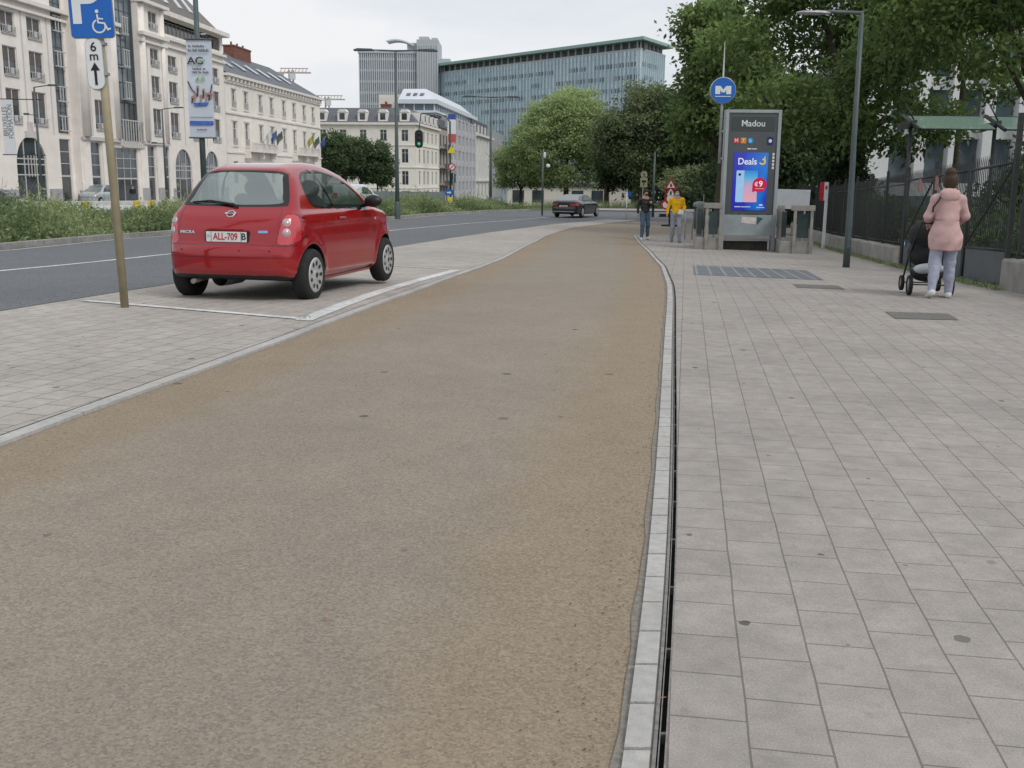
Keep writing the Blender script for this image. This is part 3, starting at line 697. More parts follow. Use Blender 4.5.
# ---- corner building ------------------------------------------------------------------
zb = -5.0; OX, OY = -18.55, 200.0
Cb = broot('corner_building', OX, OY, zb, 'yellow cream corner building with grey dormered mansard roof', 'building')
rws = [(.1, 2.7), (4.2, 6.8), (8.2, 10.3)]
sc_ = [3.8, 8.6, 13.0, 18.0, 22.6]
ops = [(c-.9, c+.9, a, b) for c in sc_ for a, b in rws] + [(c-.9, c+.9, -3.2, -1) for c in sc_]
wall(Cb, zb, 0, 26, -5, 11.4, 0, ops, M_cream2)
for q in ops: window(Cb, zb, *q, 0, 'plain')
fc = [2.1, 6.2, 10.1, 14.0, 17.9, 21.8, 25.8]
# return facade seen from the front: plane s=0, running to +y ; parametrised by a=-y
opf = [(-c-.65, -c+.65, a, b) for c in fc for a, b in rws] + [(-c-.65, -c+.65, -3.2, -1) for c in fc]
wall(Cb, zb, -30, 0, -5, 11.4, 0, opf, M_cream2, plane='y')
for q in opf: window(Cb, zb, *q, 0, 'plain', plane='y')
boxes(Cb, zb, 'cornice', M_trim, [(-.5, 26, -.5, 0, 11.2, 11.6), (-.5, 0, 0, 30, 11.2, 11.6), (-.15, 26, -.15, 0, 7.4, 7.6), (-.15, 0, .0, 30, 7.4, 7.6), (-.15, 26, -.15, 0, 3.3, 3.5), (-.15, 0, 0, 30, 3.3, 3.5), (-.12, 26, -.12, 0, -.6, -.4), (-.12, 0, 0, 30, -.6, -.4)])
rf = MB(); rf.add([(-.3, -.3, 11.6-zb), (26, -.3, 11.6-zb), (26, 2.0, 14.4-zb), (2.2, 2.2, 14.4-zb), (-.3, 30, 11.6-zb), (2.2, 30, 14.4-zb), (26, 30, 14.4-zb)], [(0, 1, 2, 3), (4, 0, 3, 5), (3, 2, 6, 5)])
rC = rf.build('roof', M_slate, Cb)
for c in fc:
    m_ = MB(); m_.box(-.25, 1.8, c-.9, c+.9, 11.8-zb, 13.5-zb); m_.prism([(c-.95, 13.5-zb), (c+.95, 13.5-zb), (c+.5, 14.0-zb), (c-.5, 14.0-zb)], 'x', -.35, 1.9); d_ = m_.build('dormer', M_trim, rC)
    p_ = MB(); p_.box(-.27, -.252, c-.5, c+.5, 12.1-zb, 13.3-zb); p_.build('pane', M_pane, rC)
for c in sc_:
    m_ = MB(); m_.box(c-.9, c+.9, -.25, 1.8, 11.8-zb, 13.6-zb); m_.build('dormer', M_trim, rC)
    p_ = MB(); p_.box(c-.5, c+.5, -.27, -.252, 12.1-zb, 13.4-zb); p_.build('pane', M_pane, rC)
chimney(rC, 3, 4.5, 5.5, 7.3, 14.2-zb, 15.0-zb)
# ---- stone balcony house
Dm = mat('weathered stone', (.36, .33, .30), .85, var=.15, scale=1)
D = broot('stone_house', OX, OY, zb, 'narrow weathered stone house with stacked dark balconies', 'building')
ops = [(c-.9, c+.9, a, b) for c in (28.5, 32.5, 36.5) for a, b in ((-3.4, -.6), (.3, 3.0), (4.2, 7.2), (8.2, 10.6))]
wall(D, zb, 26.05, 39, -5, 12.0, 0, ops, Dm)
for q in ops: window(D, zb, *q, 0, 'plain', frame=M_darkframe)
for z in (-.2, 3.4, 7.5):
    m_ = MB(); m_.box(26.6, 38.4, -1.2, 0, z-zb, z+.2-zb); m_.box(26.6, 38.4, -1.2, -1.1, z+1-zb, z+1.1-zb)
    for k in range(24): m_.box(26.7+k*.5, 26.82+k*.5, -1.18, -1.12, z+.2-zb, z+1-zb)
    m_.build('balcony', mat('dark balcony', (.13, .12, .115), .8), D)
boxes(D, zb, 'roof', M_slate, [(26.05, 39, -.3, 6, 12.02, 12.5), (26.05, 39, .8, 6, 12.5, 14.0)])
# ---- gridded office blocks
M_lav = mat('pale lavender panel', (.46, .45, .50), .5, var=.12, scale=.5)
def grid_block(name, s0, s1, zt, label, m, ncol, nfl, fr):
    E_ = broot(name, OX, OY, zb, label, 'building')
    ops = []; w_ = (s1-s0)/ncol; h_ = (zt+3)/nfl
    for i in range(ncol):
        for j in range(nfl): ops.append((s0+i*w_+.5, s0+(i+1)*w_-.5, -2.6+j*h_+.9, -2.6+(j+1)*h_-.35))
    wall(E_, zb, s0, s1, -5, zt, 0, ops, m)
    for q in ops: window(E_, zb, *q, 0, 'grid', pane=M_paneblue)
    boxes(E_, zb, 'fin', fr, [(s0+i*w_-.15, s0+i*w_+.15, -.3, -.02, -4.5, zt) for i in range(ncol+1)])
    boxes(E_, zb, 'side_wall', m, [(s0, s0+.3, .02, 14, -5, zt), (s0, s1, 0, 14, zt, zt+.3)])
    return E_
Eb = grid_block('office_block', 39.1, 84, 15.0, 'pale office block with tall white fins and a glazed penthouse', M_lav, 7, 5, mat('white fin', (.55, .56, .58), .6))
Gb = grid_block('office_block', 119.6, 151, 15.5, 'farthest gridded grey office block at the end of the row', mat('grey panel', (.36, .37, .38), .6), 7, 5, mat('grey fin', (.45, .46, .47), .6))
# penthouse
M_pw = mat('penthouse white', (.62, .66, .70), .5, var=.05)
pr = MB()
s0, s1, y0, y1 = 31.5, 98, 1.8, 9.8
boxes(Eb, zb, 'penthouse', M_paneblue, [(s0, s1, y0, y1, 14.6, 17.2)])
boxes(Eb, zb, 'penthouse_frame', M_pw, [(s0-.6, s1+.6, y0-.6, y1+.5, 17.2, 18.1), (s0-.4, s1+.4, y0-.4, y1, 15.0, 15.8)] + [(s0+k*3, s0+k*3+.25, y0-.1, y0-.01, 15.8, 17.2) for k in range(22)] + [(s0-.1, s0-.01, y0+k*2.2, y0+k*2.2+.2, 15.8, 17.2) for k in range(4)])
pr.add([(s0, y0, 18.1-zb), (s1, y0, 18.1-zb), (s1, y1, 18.1-zb), (s0, y1, 18.1-zb), (s0+6, y0+3.0, 20.8-zb), (s1-8, y0+3.0, 20.8-zb), (s1-8, y1, 20.8-zb), (s0+6, y1, 20.8-zb)], [(0, 1, 5, 4), (1, 2, 6, 5), (2, 3, 7, 6), (3, 0, 4, 7), (4, 5, 6, 7)])
pro = pr.build('penthouse_roof', mat('white sheet roof', (.60, .64, .70), .4, var=.05, scale=.5), Eb)
p_ = MB()
for k in range(3):
    yy = 4.6+k*1.5; p_.add([(s0+1.9, yy, 19.05-zb), (s0+1.9, yy+.9, 19.05-zb), (s0+3.4, yy+.9, 19.73-zb), (s0+3.4, yy, 19.73-zb)], [(0, 1, 2, 3)])
p_.build('roof_window', M_pane, Eb)
boxes(Eb, zb, 'rear_block', M_cream2, [(38, 60, 9.85, 15.5, 10, 19.6)])
# ---- white neoclassical house
Fb = broot('neoclassical_house', OX, OY, zb, 'white neoclassical house with tall pilasters between two office blocks', 'building')
cs4 = [90, 97.5, 105, 112.5]
ops = [(c-1.3, c+1.3, a, b) for c in cs4 for a, b in ((-3.4, 0), (2.2, 6.2), (7.6, 10.6))]
M_neo = mat('white stucco', (.62, .62, .60), .8, var=.06, scale=.6)
wall(Fb, zb, 84.05, 119.5, -5, 12.6, -.3, ops, M_neo)
for q in ops: window(Fb, zb, *q, -.3, 'plain')
boxes(Fb, zb, 'pilaster', M_neo, [(c-4.2, c-3.3, -.75, -.31, 1, 12) for c in cs4] + [(115.8, 116.7, -.75, -.31, 1, 12)])
boxes(Fb, zb, 'cornice', M_neo, [(84.05, 119.5, -1.2, .2, 12.6, 13.2), (84.05, 119.5, -.8, -.3, .6, 1.0), (84.05, 119.5, -.1, 8, 13.2, 13.6)])
# Attic with windows
boxes(Fb, zb, 'attic', M_slate, [(86, 118, 1, 8, 13.6, 17.0)]); boxes(Fb, zb, 'attic_window', M_frame, [(c-1, c+1, .7, 1, 14, 16) for c in cs4])
for o in (Cb, D, Eb, Gb, Fb): pass

# ---- grey tower with vertical stripes
M_tw = mat('tower concrete', (.42, .45, .48), .6, var=.06, scale=.1)
M_twp = mat('tower glass', (.24, .28, .325), .3, var=.25, scale=.25)
M_twf = mat('tower fin', (.52, .545, .57), .6, var=.05)
T = empty('office_tower', (-58, 400, -8), 0, 'tall grey office tower with vertical stripes and a curved roof canopy', 'building')
mb = MB()
mb.box(0, 22.4, 0, 20, 0, 54.5); mb.build('main_slab', M_twp, T)
mb = MB(); mb.box(21.6, 29.6, -1.5, 18, 0, 58.2); mb.prism([(21.6, -1.5), (29.6, -1.5), (29.6, 18), (21.6, 18)], 'z', 58.2, 59.4); mb.build('core', M_tw, T)
mb = MB(); mb.box(29.6, 36, 3, 20, 0, 50.5); mb.box(29.6, 33.5, 6, 20, 50.5, 53.5); mb.build('side_wing', M_tw, T)
mb = MB()
for k in range(29): mb.box(k*.79, k*.79+.32, -.35, -.01, 0, 54.9)
for k in range(9): mb.box(21.9+k*.9, 22.2+k*.9, -1.8, -1.51, 0, 57.6)
for k in range(7): mb.box(29.9+k*.9, 30.2+k*.9, 2.7, 2.99, 0, 50)
mb.build('fin', M_twf, T)
mb = MB()
for z in range(4, 54, 4): mb.box(0, 22.4, -.12, -.005, z, z+.9)
mb.box(-.3, 22.6, -.5, 20, 54.5, 55.3); mb.build('spandrel', M_tw, T)
mb = MB()
for k in range(10): mb.box(14.2, 21.2, -.2, -.121, 8+k*4.6, 9.6+k*4.6) if k in (5, 7) else None
mb.build('window_band', M_pane, T)
mb = MB(); mb.box(17.8, 21.4, 2, 8, 55.3, 58.6); mb.box(22.4, 26, 0, 9, 59.41, 60.6); mb.box(27, 29.2, 0, 9, 59.41, 60.2); mb.build('plant_room', M_tw, T)
mb = MB(); n = 12
pts = [(10.0+ t*10.5, 58.2+3.0*math.sin(t*math.pi*.62+.9)-1.4) for t in [k/n for k in range(n+1)]]
for k in range(n):
    a, b = pts[k], pts[k+1]; mb.add([(a[0], 1, a[1]), (b[0], 1, b[1]), (b[0], 12, b[1]), (a[0], 12, a[1])], [(0, 1, 2, 3)], True)
    mb.add([(a[0], 1, a[1]-.5), (b[0], 1, b[1]-.5), (b[0], 1, b[1]), (a[0], 1, a[1])], [(0, 1, 2, 3)])
mb.build('roof_canopy', M_pw, T)

# ---- big glass slab
def glass_mat2(name, vec_scale):
    m = bpy.data.materials.new(name); m.use_nodes = True; N = m.node_tree.nodes; L = m.node_tree.links
    tc = N.new('ShaderNodeTexCoord'); sx = N.new('ShaderNodeSeparateXYZ'); L.new(tc.outputs['Object'], sx.inputs[0])
    cb = N.new('ShaderNodeCombineXYZ'); L.new(sx.outputs[0], cb.inputs[0]); L.new(sx.outputs[2], cb.inputs[1])
    br = N.new('ShaderNodeTexBrick'); L.new(cb.outputs[0], br.inputs['Vector']); br.offset = .37; br.inputs['Scale'].default_value = 1
    br.inputs['Brick Width'].default_value = 12; br.inputs['Row Height'].default_value = 7.4; br.inputs['Mortar Size'].default_value = 0
    br.inputs['Color1'].default_value = (.49, .60, .66, 1); br.inputs['Color2'].default_value = (.67, .74, .79, 1)  # blue panel tones, lightened to put distance haze into the colour
    b2 = N.new('ShaderNodeTexBrick'); L.new(cb.outputs[0], b2.inputs['Vector']); b2.offset = 0; b2.inputs['Scale'].default_value = 1
    b2.inputs['Brick Width'].default_value = .85; b2.inputs['Row Height'].default_value = 3.7; b2.inputs['Mortar Size'].default_value = .09
    b2.inputs['Color1'].default_value = (.72, .8, .84, 1); b2.inputs['Color2'].default_value = (1.05, 1.05, 1.03, 1); b2.inputs['Mortar'].default_value = (.62, .7, .74, 1)
    cur = mixc(N, L, 1.0, br.outputs[0], b2.outputs[0], 'MULTIPLY')
    L.new(cur, N['Principled BSDF'].inputs['Base Color']); N['Principled BSDF'].inputs['Roughness'].default_value = .25
    return m
M_bg = glass_mat2('hazed blue facade glass', 1)
def P2(p): return Vector((p[0], p[1]))
c0, c1_, c2_ = Vector((37.5, 323)), Vector((-36.0, 411.5)), Vector((47.5, 341))
I = empty('glass_office_building', (c0.x, c0.y, -10), 0, 'huge blue glass office slab with an overhanging green roof', 'building')
M_dbp = mat('dark blue pane', (.14, .18, .215), .2, var=.3, scale=.2)
def face(root, pa, pb, depthv, nm):
    d = (pb-pa); l = d.length; ang = math.atan2(d.y, d.x)
    e = (pa.x-root.location.x, pa.y-root.location.y, 0)
    return l, ang, e
for (pa, pb, sgn) in ((c1_, c0, 1), (c0, c2_, 1)):
    l, ang, e = face(I, pa, pb, 20, '')
    mb = MB(); mb.box(0, l, 0, .5, 0, 50.0); mb.build('curtain_wall', M_bg, I, e, (0, 0, ang))
    mb = MB(); k = 0; x = .4
    while x < l: mb.box(x, x+.14, -.45, -.01, 6, 49.6); x += 1.7
    mb.build('fin', mat('pale blue fin', (.50, .60, .65), .4), I, e, (0, 0, ang))
    rr = random.Random(4)
    for z in np.arange(8, 47, 3.7):
        mb = MB(); x = rr.random()*4
        while x < l-3:
            w_ = rr.choice([6, 9, 14, 20]); w_ = min(w_, l-x-.5)
            q = x
            while q < x+w_-.9: mb.box(q, q+.75, -.06, -.004, z, z+1.35); q += 1.25
            mb.build('window_band', M_dbp, I, e, (0, 0, ang)); mb = MB()
            x += w_+rr.choice([0, 0, 3, 7])
    mb = MB(); mb.box(2, l, 1.5, 3, 50, 52.2); mb.build('recessed_top_floor', M_darkframe, I, e, (0, 0, ang))
    mb = MB(); x = 1
    while x < l: mb.box(x, x+.35, .2, .6, 50, 52.2); x += 3.4
    mb.box(0, l, -.1, .6, 49.7, 50.2); mb.build('top_column', M_tw, I, e, (0, 0, ang))
mb = MB(); c3 = c1_+(c2_-c0)
def off(p): return (p.x-c0.x, p.y-c0.y)
u1 = (c0-c1_).normalized()*2.2; u2 = (c0-c2_).normalized()*2.2
mb.prism([off(c1_+u2-u1), off(c0+u1+u2), off(c2_+u1-u2), off(c3-u1-u2)], 'z', 52.2, 53.1); mb.build('roof', mat('pale green copper roof', (.27, .40, .37), .5, var=.1, scale=.1), I)
# left lower wing of the glass building
# ---- white finned building behind the right-hand trees
J = empty('white_office_building', (24.4, 76, gz(26, 76)), R(-4), 'white finned office building half hidden behind the trees', 'building')
mb = MB(); mb.box(0, 26, 1, 14, 0, 17); mb.build('glass_wall', M_paneblue, J)
mb = MB(); mb.box(0, 2.4, 0, 1, 0, 17.5); x = 4.2
while x < 26: mb.box(x, x+.7, 0, 1, 2.4, 17); x += 2.3
mb.build('fin', mat('white cladding', (.66, .67, .68), .6, var=.05), J)
mb = MB()
for z in (5.6, 9.0, 12.4, 15.8): mb.box(2.4, 26, .6, .99, z, z+.9)
mb.box(-4, 26, -1.5, -1.2, 1.6, 2.5); mb.build('spandrel', mat('white cladding band', (.6, .62, .64), .6), J)
# ---- distant cranes
M_crane = mat('crane steel', (.50, .42, .40), .7)
for k, (px, row, Yd, lab) in enumerate(((327, 97, 330, 'pinkish tower crane top above the corner roof'), (291, 70, 300, 'small pale tower crane far behind the slate roof'))):
    p = at(px, row, Yd); e = empty('tower_crane', (p[0], p[1], gz(0, Yd)), 0, lab, 'crane', 'far tower cranes'); hgt = p[2]-gz(0, Yd)
    mb = MB(); q = .55
    for sx in (-q, q):
        for sy in (-q, q): mb.box(sx-.12, sx+.12, sy-.12, sy+.12, 0, hgt)
    z = 0
    while z < hgt-1.2: mb.tube([(-q, -q, z), (q, -q, z+1.2)], .09, 4); mb.tube([(q, -q, z+1.2), (-q, -q, z+2.2)], .09, 4); z += 2.2
    mb.build('mast', M_crane, e)
    mb = MB(); mb.box(-3.5, 5.5, -.3, .3, hgt-.9, hgt-.5); mb.box(-3.0, 4.8, -.1, .1, hgt+.3, hgt+.55); mb.box(-3.8, -2.2, -.6, .6, hgt-2.0, hgt-.6)
    for k2 in range(8): mb.tube([(-3+k2, 0, hgt-.6), (-2.5+k2, 0, hgt+.4)], .09, 4)
    mb.build('jib', M_crane, e)
    mb = MB(); mb.box(-.3, 1.3, -.9, -.4, hgt-2.6, hgt-1.0); mb.build('cab', M_pw, e)

# ---- low pale pavilion under the light trees
Lp = empty('low_pavilion', (-1.0, 165, gz(0, 165)), 0, 'low pale pavilion glimpsed under the light green trees', 'building')
mb = MB(); mb.box(0, 22, 0, 6, 0, 3.2); mb.build('wall', mat('pavilion wall', (.66, .63, .58), .8), Lp)
mb = MB(); mb.box(-.4, 22.4, -.5, 6.4, 3.21, 3.5); mb.build('roof', M_darkframe, Lp)
for k in range(7):
    if k in (2, 5): continue
    mb = MB(); mb.box(.8+k*3.1, 2.6+k*3.1, -.06, -.004, .5, 2.4); mb.build('window', M_pane, Lp)
# ------------------------------------------------------------------ vegetation
M_bark = mat('bark', (.075, .065, .052), .95, var=.35, scale=9, bump=.8, bscale=25)
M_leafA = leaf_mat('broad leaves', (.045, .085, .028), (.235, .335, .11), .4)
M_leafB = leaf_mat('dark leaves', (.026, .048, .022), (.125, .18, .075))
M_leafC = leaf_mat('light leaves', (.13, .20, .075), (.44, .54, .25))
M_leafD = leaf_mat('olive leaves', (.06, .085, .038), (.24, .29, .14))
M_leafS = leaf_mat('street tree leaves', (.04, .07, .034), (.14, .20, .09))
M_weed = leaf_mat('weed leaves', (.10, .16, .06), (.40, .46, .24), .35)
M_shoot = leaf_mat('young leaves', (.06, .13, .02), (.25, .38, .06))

def leaf_cards(P, Nn, size, shade, drop=.3, lf=1.7, fold=True):
    """leaf-shaped pointed quads at points P with outward bias Nn"""
    n = len(P)
    d = rng.normal(size=(n, 3)); d += Nn*.9; d[:, 2] -= drop; d /= np.linalg.norm(d, axis=1)[:, None]
    u = np.cross(d, rng.normal(size=(n, 3))); u /= np.linalg.norm(u, axis=1)[:, None]+1e-9
    s = size*(.6+.8*rng.random(n))[:, None]
    a = P; b = P + d*s*.5*lf + u*s*.42; c = P + d*s*lf; e = P + d*s*.5*lf - u*s*.42
    V = np.stack([a, b, c, e], 1).reshape(-1, 3); F = np.arange(4*n).reshape(n, 4)
    return V, F, np.repeat(shade, 4)

def foliage(name, m, parent, blobs, n, size, hollow=.55, drop=.3, base_shade=.35, clump=.5, origin=(0, 0, 0), shell=True, clumps=None, gap=0):
    """blobs: (x,y,z,rx,ry,rz). leaves gathered in twig clumps spread through each blob volume"""
    B = np.array(blobs, float); vol = B[:, 3]*B[:, 4]*B[:, 5]; pr = vol**.75; pr /= pr.sum()
    nc = clumps or max(30, n//22)
    bi = rng.choice(len(B), nc, p=pr)
    d = rng.normal(size=(nc, 3)); d /= np.linalg.norm(d, axis=1)[:, None]
    r = (hollow + (1-hollow)*rng.random(nc)**.6)*(1+.18*rng.normal(size=nc))
    C = B[bi, :3] + d*r[:, None]*B[bi, 3:]
    cs = rng.random(nc)
    ci = rng.integers(0, nc, n)
    off_ = rng.normal(size=(n, 3))*clump*np.array([1, 1, .55])
    P = C[ci] + off_
    Nn = d[ci]
    # shade : random per clump, lighter on top/outside of the clump
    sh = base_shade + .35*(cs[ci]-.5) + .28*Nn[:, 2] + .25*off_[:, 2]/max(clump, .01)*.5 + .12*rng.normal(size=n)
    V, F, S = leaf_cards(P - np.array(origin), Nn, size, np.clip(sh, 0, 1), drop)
    me = np_mesh(name, V, F); a = me.attributes.new('shade', 'FLOAT', 'POINT'); a.data.foreach_set('value', S.astype(np.float32))
    return link(name, me, m, parent)

def tree(name, x, y, label, m, blobs, n, size, trunk_h, tr, cat='tree', group=None, limbs=6, clump=.5, drop=.3, base=.35, hollow=.5, lean=(0, 0), clumps=None):
    z = gz(x, y); t = empty(name, (x, y, z), 0, label, cat, group)
    mb = MB(); top = Vector((lean[0], lean[1], trunk_h))
    mb.tube([(0, 0, -.2), (lean[0]*.2, lean[1]*.2, trunk_h*.25), (lean[0]*.6, lean[1]*.6, trunk_h*.65), top], [tr*1.35, tr, tr*.85, tr*.7], 10)
    mb.build('trunk', M_bark, t)
    mb = MB(); rr = random.Random(int(x*10+y))
    bl = sorted(blobs, key=lambda b: -b[3])[:limbs]
    for b in bl:
        e = Vector(b[:3]); mid = top.lerp(e, .5)+Vector((rr.uniform(-.3, .3), rr.uniform(-.3, .3), rr.uniform(.1, .5)))
        mb.tube([top*.93, mid, e, e+Vector((rr.uniform(-1, 1)*b[3]*.5, rr.uniform(-1, 1)*b[4]*.5, b[5]*.5))], [tr*.5, tr*.3, tr*.17, tr*.05], 6)
        for k in range(4):
            q = e+Vector((rr.uniform(-1, 1)*b[3]*.8, rr.uniform(-1, 1)*b[4]*.8, rr.uniform(-.6, .8)*b[5]*.8)); mb.tube([mid.lerp(e, rr.random()), q], [tr*.12, tr*.03], 5)
    mb.build('limb', M_bark, t)
    foliage('crown', m, t, blobs, n, size, hollow, drop, base, clump, clumps=clumps)
    return t

def rb_blobs(rr, cx, cy, cz, R_, Rz, n, s0=.35, s1=.55):
    out = []
    for k in range(n):
        a = rr.uniform(0, 6.283); e = rr.uniform(-.7, 1); q = rr.uniform(.45, .8)
        c = math.sqrt(max(0, 1-e*e*.8)); s = rr.uniform(s0, s1)
        out.append((cx+R_*q*c*math.cos(a), cy+R_*q*c*math.sin(a), cz+Rz*q*e, R_*s, R_*s, Rz*s*.8))
    return out

rr = random.Random(11)
# --- great trees over the footway, beyond the fence
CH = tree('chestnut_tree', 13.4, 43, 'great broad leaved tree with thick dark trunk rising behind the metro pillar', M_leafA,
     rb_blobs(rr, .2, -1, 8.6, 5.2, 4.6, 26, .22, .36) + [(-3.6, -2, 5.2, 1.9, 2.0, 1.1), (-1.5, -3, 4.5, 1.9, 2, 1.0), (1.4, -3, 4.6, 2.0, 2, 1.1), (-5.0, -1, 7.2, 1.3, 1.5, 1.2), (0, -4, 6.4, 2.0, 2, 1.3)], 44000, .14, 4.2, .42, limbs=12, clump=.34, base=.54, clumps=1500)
foliage('ivy', M_leafB, CH, [(0, 0, k*.8+.4, .85+.2*math.sin(k), .85, .8) for k in range(6)], 9000, .12, .7, .6, .2, .15)
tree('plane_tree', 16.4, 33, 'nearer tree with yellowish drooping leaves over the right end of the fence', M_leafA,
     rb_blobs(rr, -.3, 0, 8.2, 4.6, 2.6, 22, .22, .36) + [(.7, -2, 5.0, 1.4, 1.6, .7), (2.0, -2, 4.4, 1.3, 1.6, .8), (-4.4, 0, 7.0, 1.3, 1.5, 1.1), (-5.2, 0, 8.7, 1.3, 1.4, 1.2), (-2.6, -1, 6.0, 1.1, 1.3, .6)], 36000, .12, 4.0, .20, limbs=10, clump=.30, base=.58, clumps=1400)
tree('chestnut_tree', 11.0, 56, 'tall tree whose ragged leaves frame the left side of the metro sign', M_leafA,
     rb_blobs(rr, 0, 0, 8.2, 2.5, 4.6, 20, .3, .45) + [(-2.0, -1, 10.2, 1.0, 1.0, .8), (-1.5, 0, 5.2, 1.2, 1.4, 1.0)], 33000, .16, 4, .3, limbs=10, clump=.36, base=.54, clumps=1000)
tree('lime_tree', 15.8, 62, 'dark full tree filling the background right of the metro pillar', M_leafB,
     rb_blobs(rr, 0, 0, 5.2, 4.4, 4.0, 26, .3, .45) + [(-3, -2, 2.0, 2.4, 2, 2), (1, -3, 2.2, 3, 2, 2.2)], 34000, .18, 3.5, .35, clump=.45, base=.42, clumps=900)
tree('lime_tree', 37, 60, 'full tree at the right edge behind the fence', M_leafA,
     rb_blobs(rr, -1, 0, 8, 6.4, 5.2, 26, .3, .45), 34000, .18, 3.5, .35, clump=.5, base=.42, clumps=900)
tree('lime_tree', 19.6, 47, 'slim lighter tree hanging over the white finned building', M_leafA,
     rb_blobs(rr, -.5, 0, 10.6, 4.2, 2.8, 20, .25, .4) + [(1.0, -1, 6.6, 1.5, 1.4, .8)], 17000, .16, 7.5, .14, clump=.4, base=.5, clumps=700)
# --- dark trees straight ahead, behind the walkers
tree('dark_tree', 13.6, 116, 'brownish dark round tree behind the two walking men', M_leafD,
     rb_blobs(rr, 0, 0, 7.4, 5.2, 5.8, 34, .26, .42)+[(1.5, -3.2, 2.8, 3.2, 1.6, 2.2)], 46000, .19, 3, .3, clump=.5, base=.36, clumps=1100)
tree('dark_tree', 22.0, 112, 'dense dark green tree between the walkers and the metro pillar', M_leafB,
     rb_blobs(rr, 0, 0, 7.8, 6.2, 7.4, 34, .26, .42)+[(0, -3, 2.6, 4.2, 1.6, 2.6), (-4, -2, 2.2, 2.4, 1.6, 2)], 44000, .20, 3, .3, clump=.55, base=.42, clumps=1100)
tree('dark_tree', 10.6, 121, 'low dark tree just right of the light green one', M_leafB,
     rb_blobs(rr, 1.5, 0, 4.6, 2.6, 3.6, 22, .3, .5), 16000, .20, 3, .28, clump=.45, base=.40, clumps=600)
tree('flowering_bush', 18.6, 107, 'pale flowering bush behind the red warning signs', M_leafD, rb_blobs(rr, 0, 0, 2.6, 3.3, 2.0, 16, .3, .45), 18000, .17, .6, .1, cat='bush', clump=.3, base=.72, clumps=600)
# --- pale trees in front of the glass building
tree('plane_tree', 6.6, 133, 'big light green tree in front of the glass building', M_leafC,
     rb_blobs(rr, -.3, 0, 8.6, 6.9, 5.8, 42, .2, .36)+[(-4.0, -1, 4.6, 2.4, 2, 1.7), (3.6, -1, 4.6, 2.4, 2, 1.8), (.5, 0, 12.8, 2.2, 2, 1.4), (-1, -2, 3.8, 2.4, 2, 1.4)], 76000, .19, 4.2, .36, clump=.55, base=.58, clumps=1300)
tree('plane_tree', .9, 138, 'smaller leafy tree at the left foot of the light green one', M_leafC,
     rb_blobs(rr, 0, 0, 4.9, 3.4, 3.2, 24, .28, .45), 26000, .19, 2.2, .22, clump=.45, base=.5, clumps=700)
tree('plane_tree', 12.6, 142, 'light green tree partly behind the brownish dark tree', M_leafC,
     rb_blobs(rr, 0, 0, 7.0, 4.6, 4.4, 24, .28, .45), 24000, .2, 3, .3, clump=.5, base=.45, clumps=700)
# --- clipped street trees before the corner building
for k, (px, h_, r_) in enumerate(((327, 8.6, 2.9), (344, 8.9, 2.9), (361, 8.4, 2.8), (378, 7.6, 2.9))):
    Y_ = 165+k*1.5; x_ = (px-512)/1035*Y_
    tree('street_tree', x_, Y_, ['leftmost round street tree before the corner building, against the town house', 'second round street tree from the left before the corner building', 'third round street tree from the left before the corner building', 'lowest rightmost round street tree before the corner building'][k],
         M_leafS, rb_blobs(rr, 0, 0, 6.9 if k < 3 else 6.1, r_, 4.3, 16, .38, .5), 14000, .22, 3.0, .16, group='street trees before the corner building', clump=.4, base=.46, clumps=500)
# --- wood far behind
fw_ = foliage('distant_wood', M_leafB, None, [(x, 150+rr.uniform(-6, 12), rr.uniform(0, 5), 5.0, 3, 3.8) for x in np.linspace(20, 80, 26) for q in (0, 1)], 42000, .42, .3, .3, .34, .8, clumps=1600)
tag(fw_, 'dark distant wood closing the view behind the trees', 'wood', kind='stuff')
hd = foliage('undergrowth', M_leafB, None, [(9.6+(y-24)*.164+rr.uniform(1.0, 2.5), y, gz(11, y)+rr.uniform(.2, 1.0), 1.0, 1.0, .8) for y in np.arange(16, 62, 1.1)], 36000, .085, .3, .3, .36, .3, clumps=1300)
tag(hd, 'dark undergrowth behind the iron fence', 'undergrowth', kind='stuff')
for k, (x_, y_, r_, m_, lab, bs) in enumerate(((12.9, 37, .9, M_shoot, 'bright young bush with yellow green shoots behind the fence near the low wall', .6),
        (10.3, 25.5, .55, M_leafD, 'greyish clump of weeds growing on the end of the low wall', .6),
        (11.0, 19.5, .9, M_shoot, 'bright green shrub poking through the fence at the right edge', .5),
        (15.2, 30, 1.6, M_leafB, 'dark shrub behind the gate', .4), (19.0, 36, 2.0, M_leafB, 'larger dark shrub behind the fence at the right edge', .4))):
    tree('shrub', x_, y_, lab, m_, rb_blobs(rr, 0, 0, r_*1.1, r_, r_*.95, 10, .3, .5), 4200, .09 if r_ < 1.2 else .12, r_*.6, .03, cat='bush', clump=.16*r_+.05, base=bs, clumps=220, limbs=5)

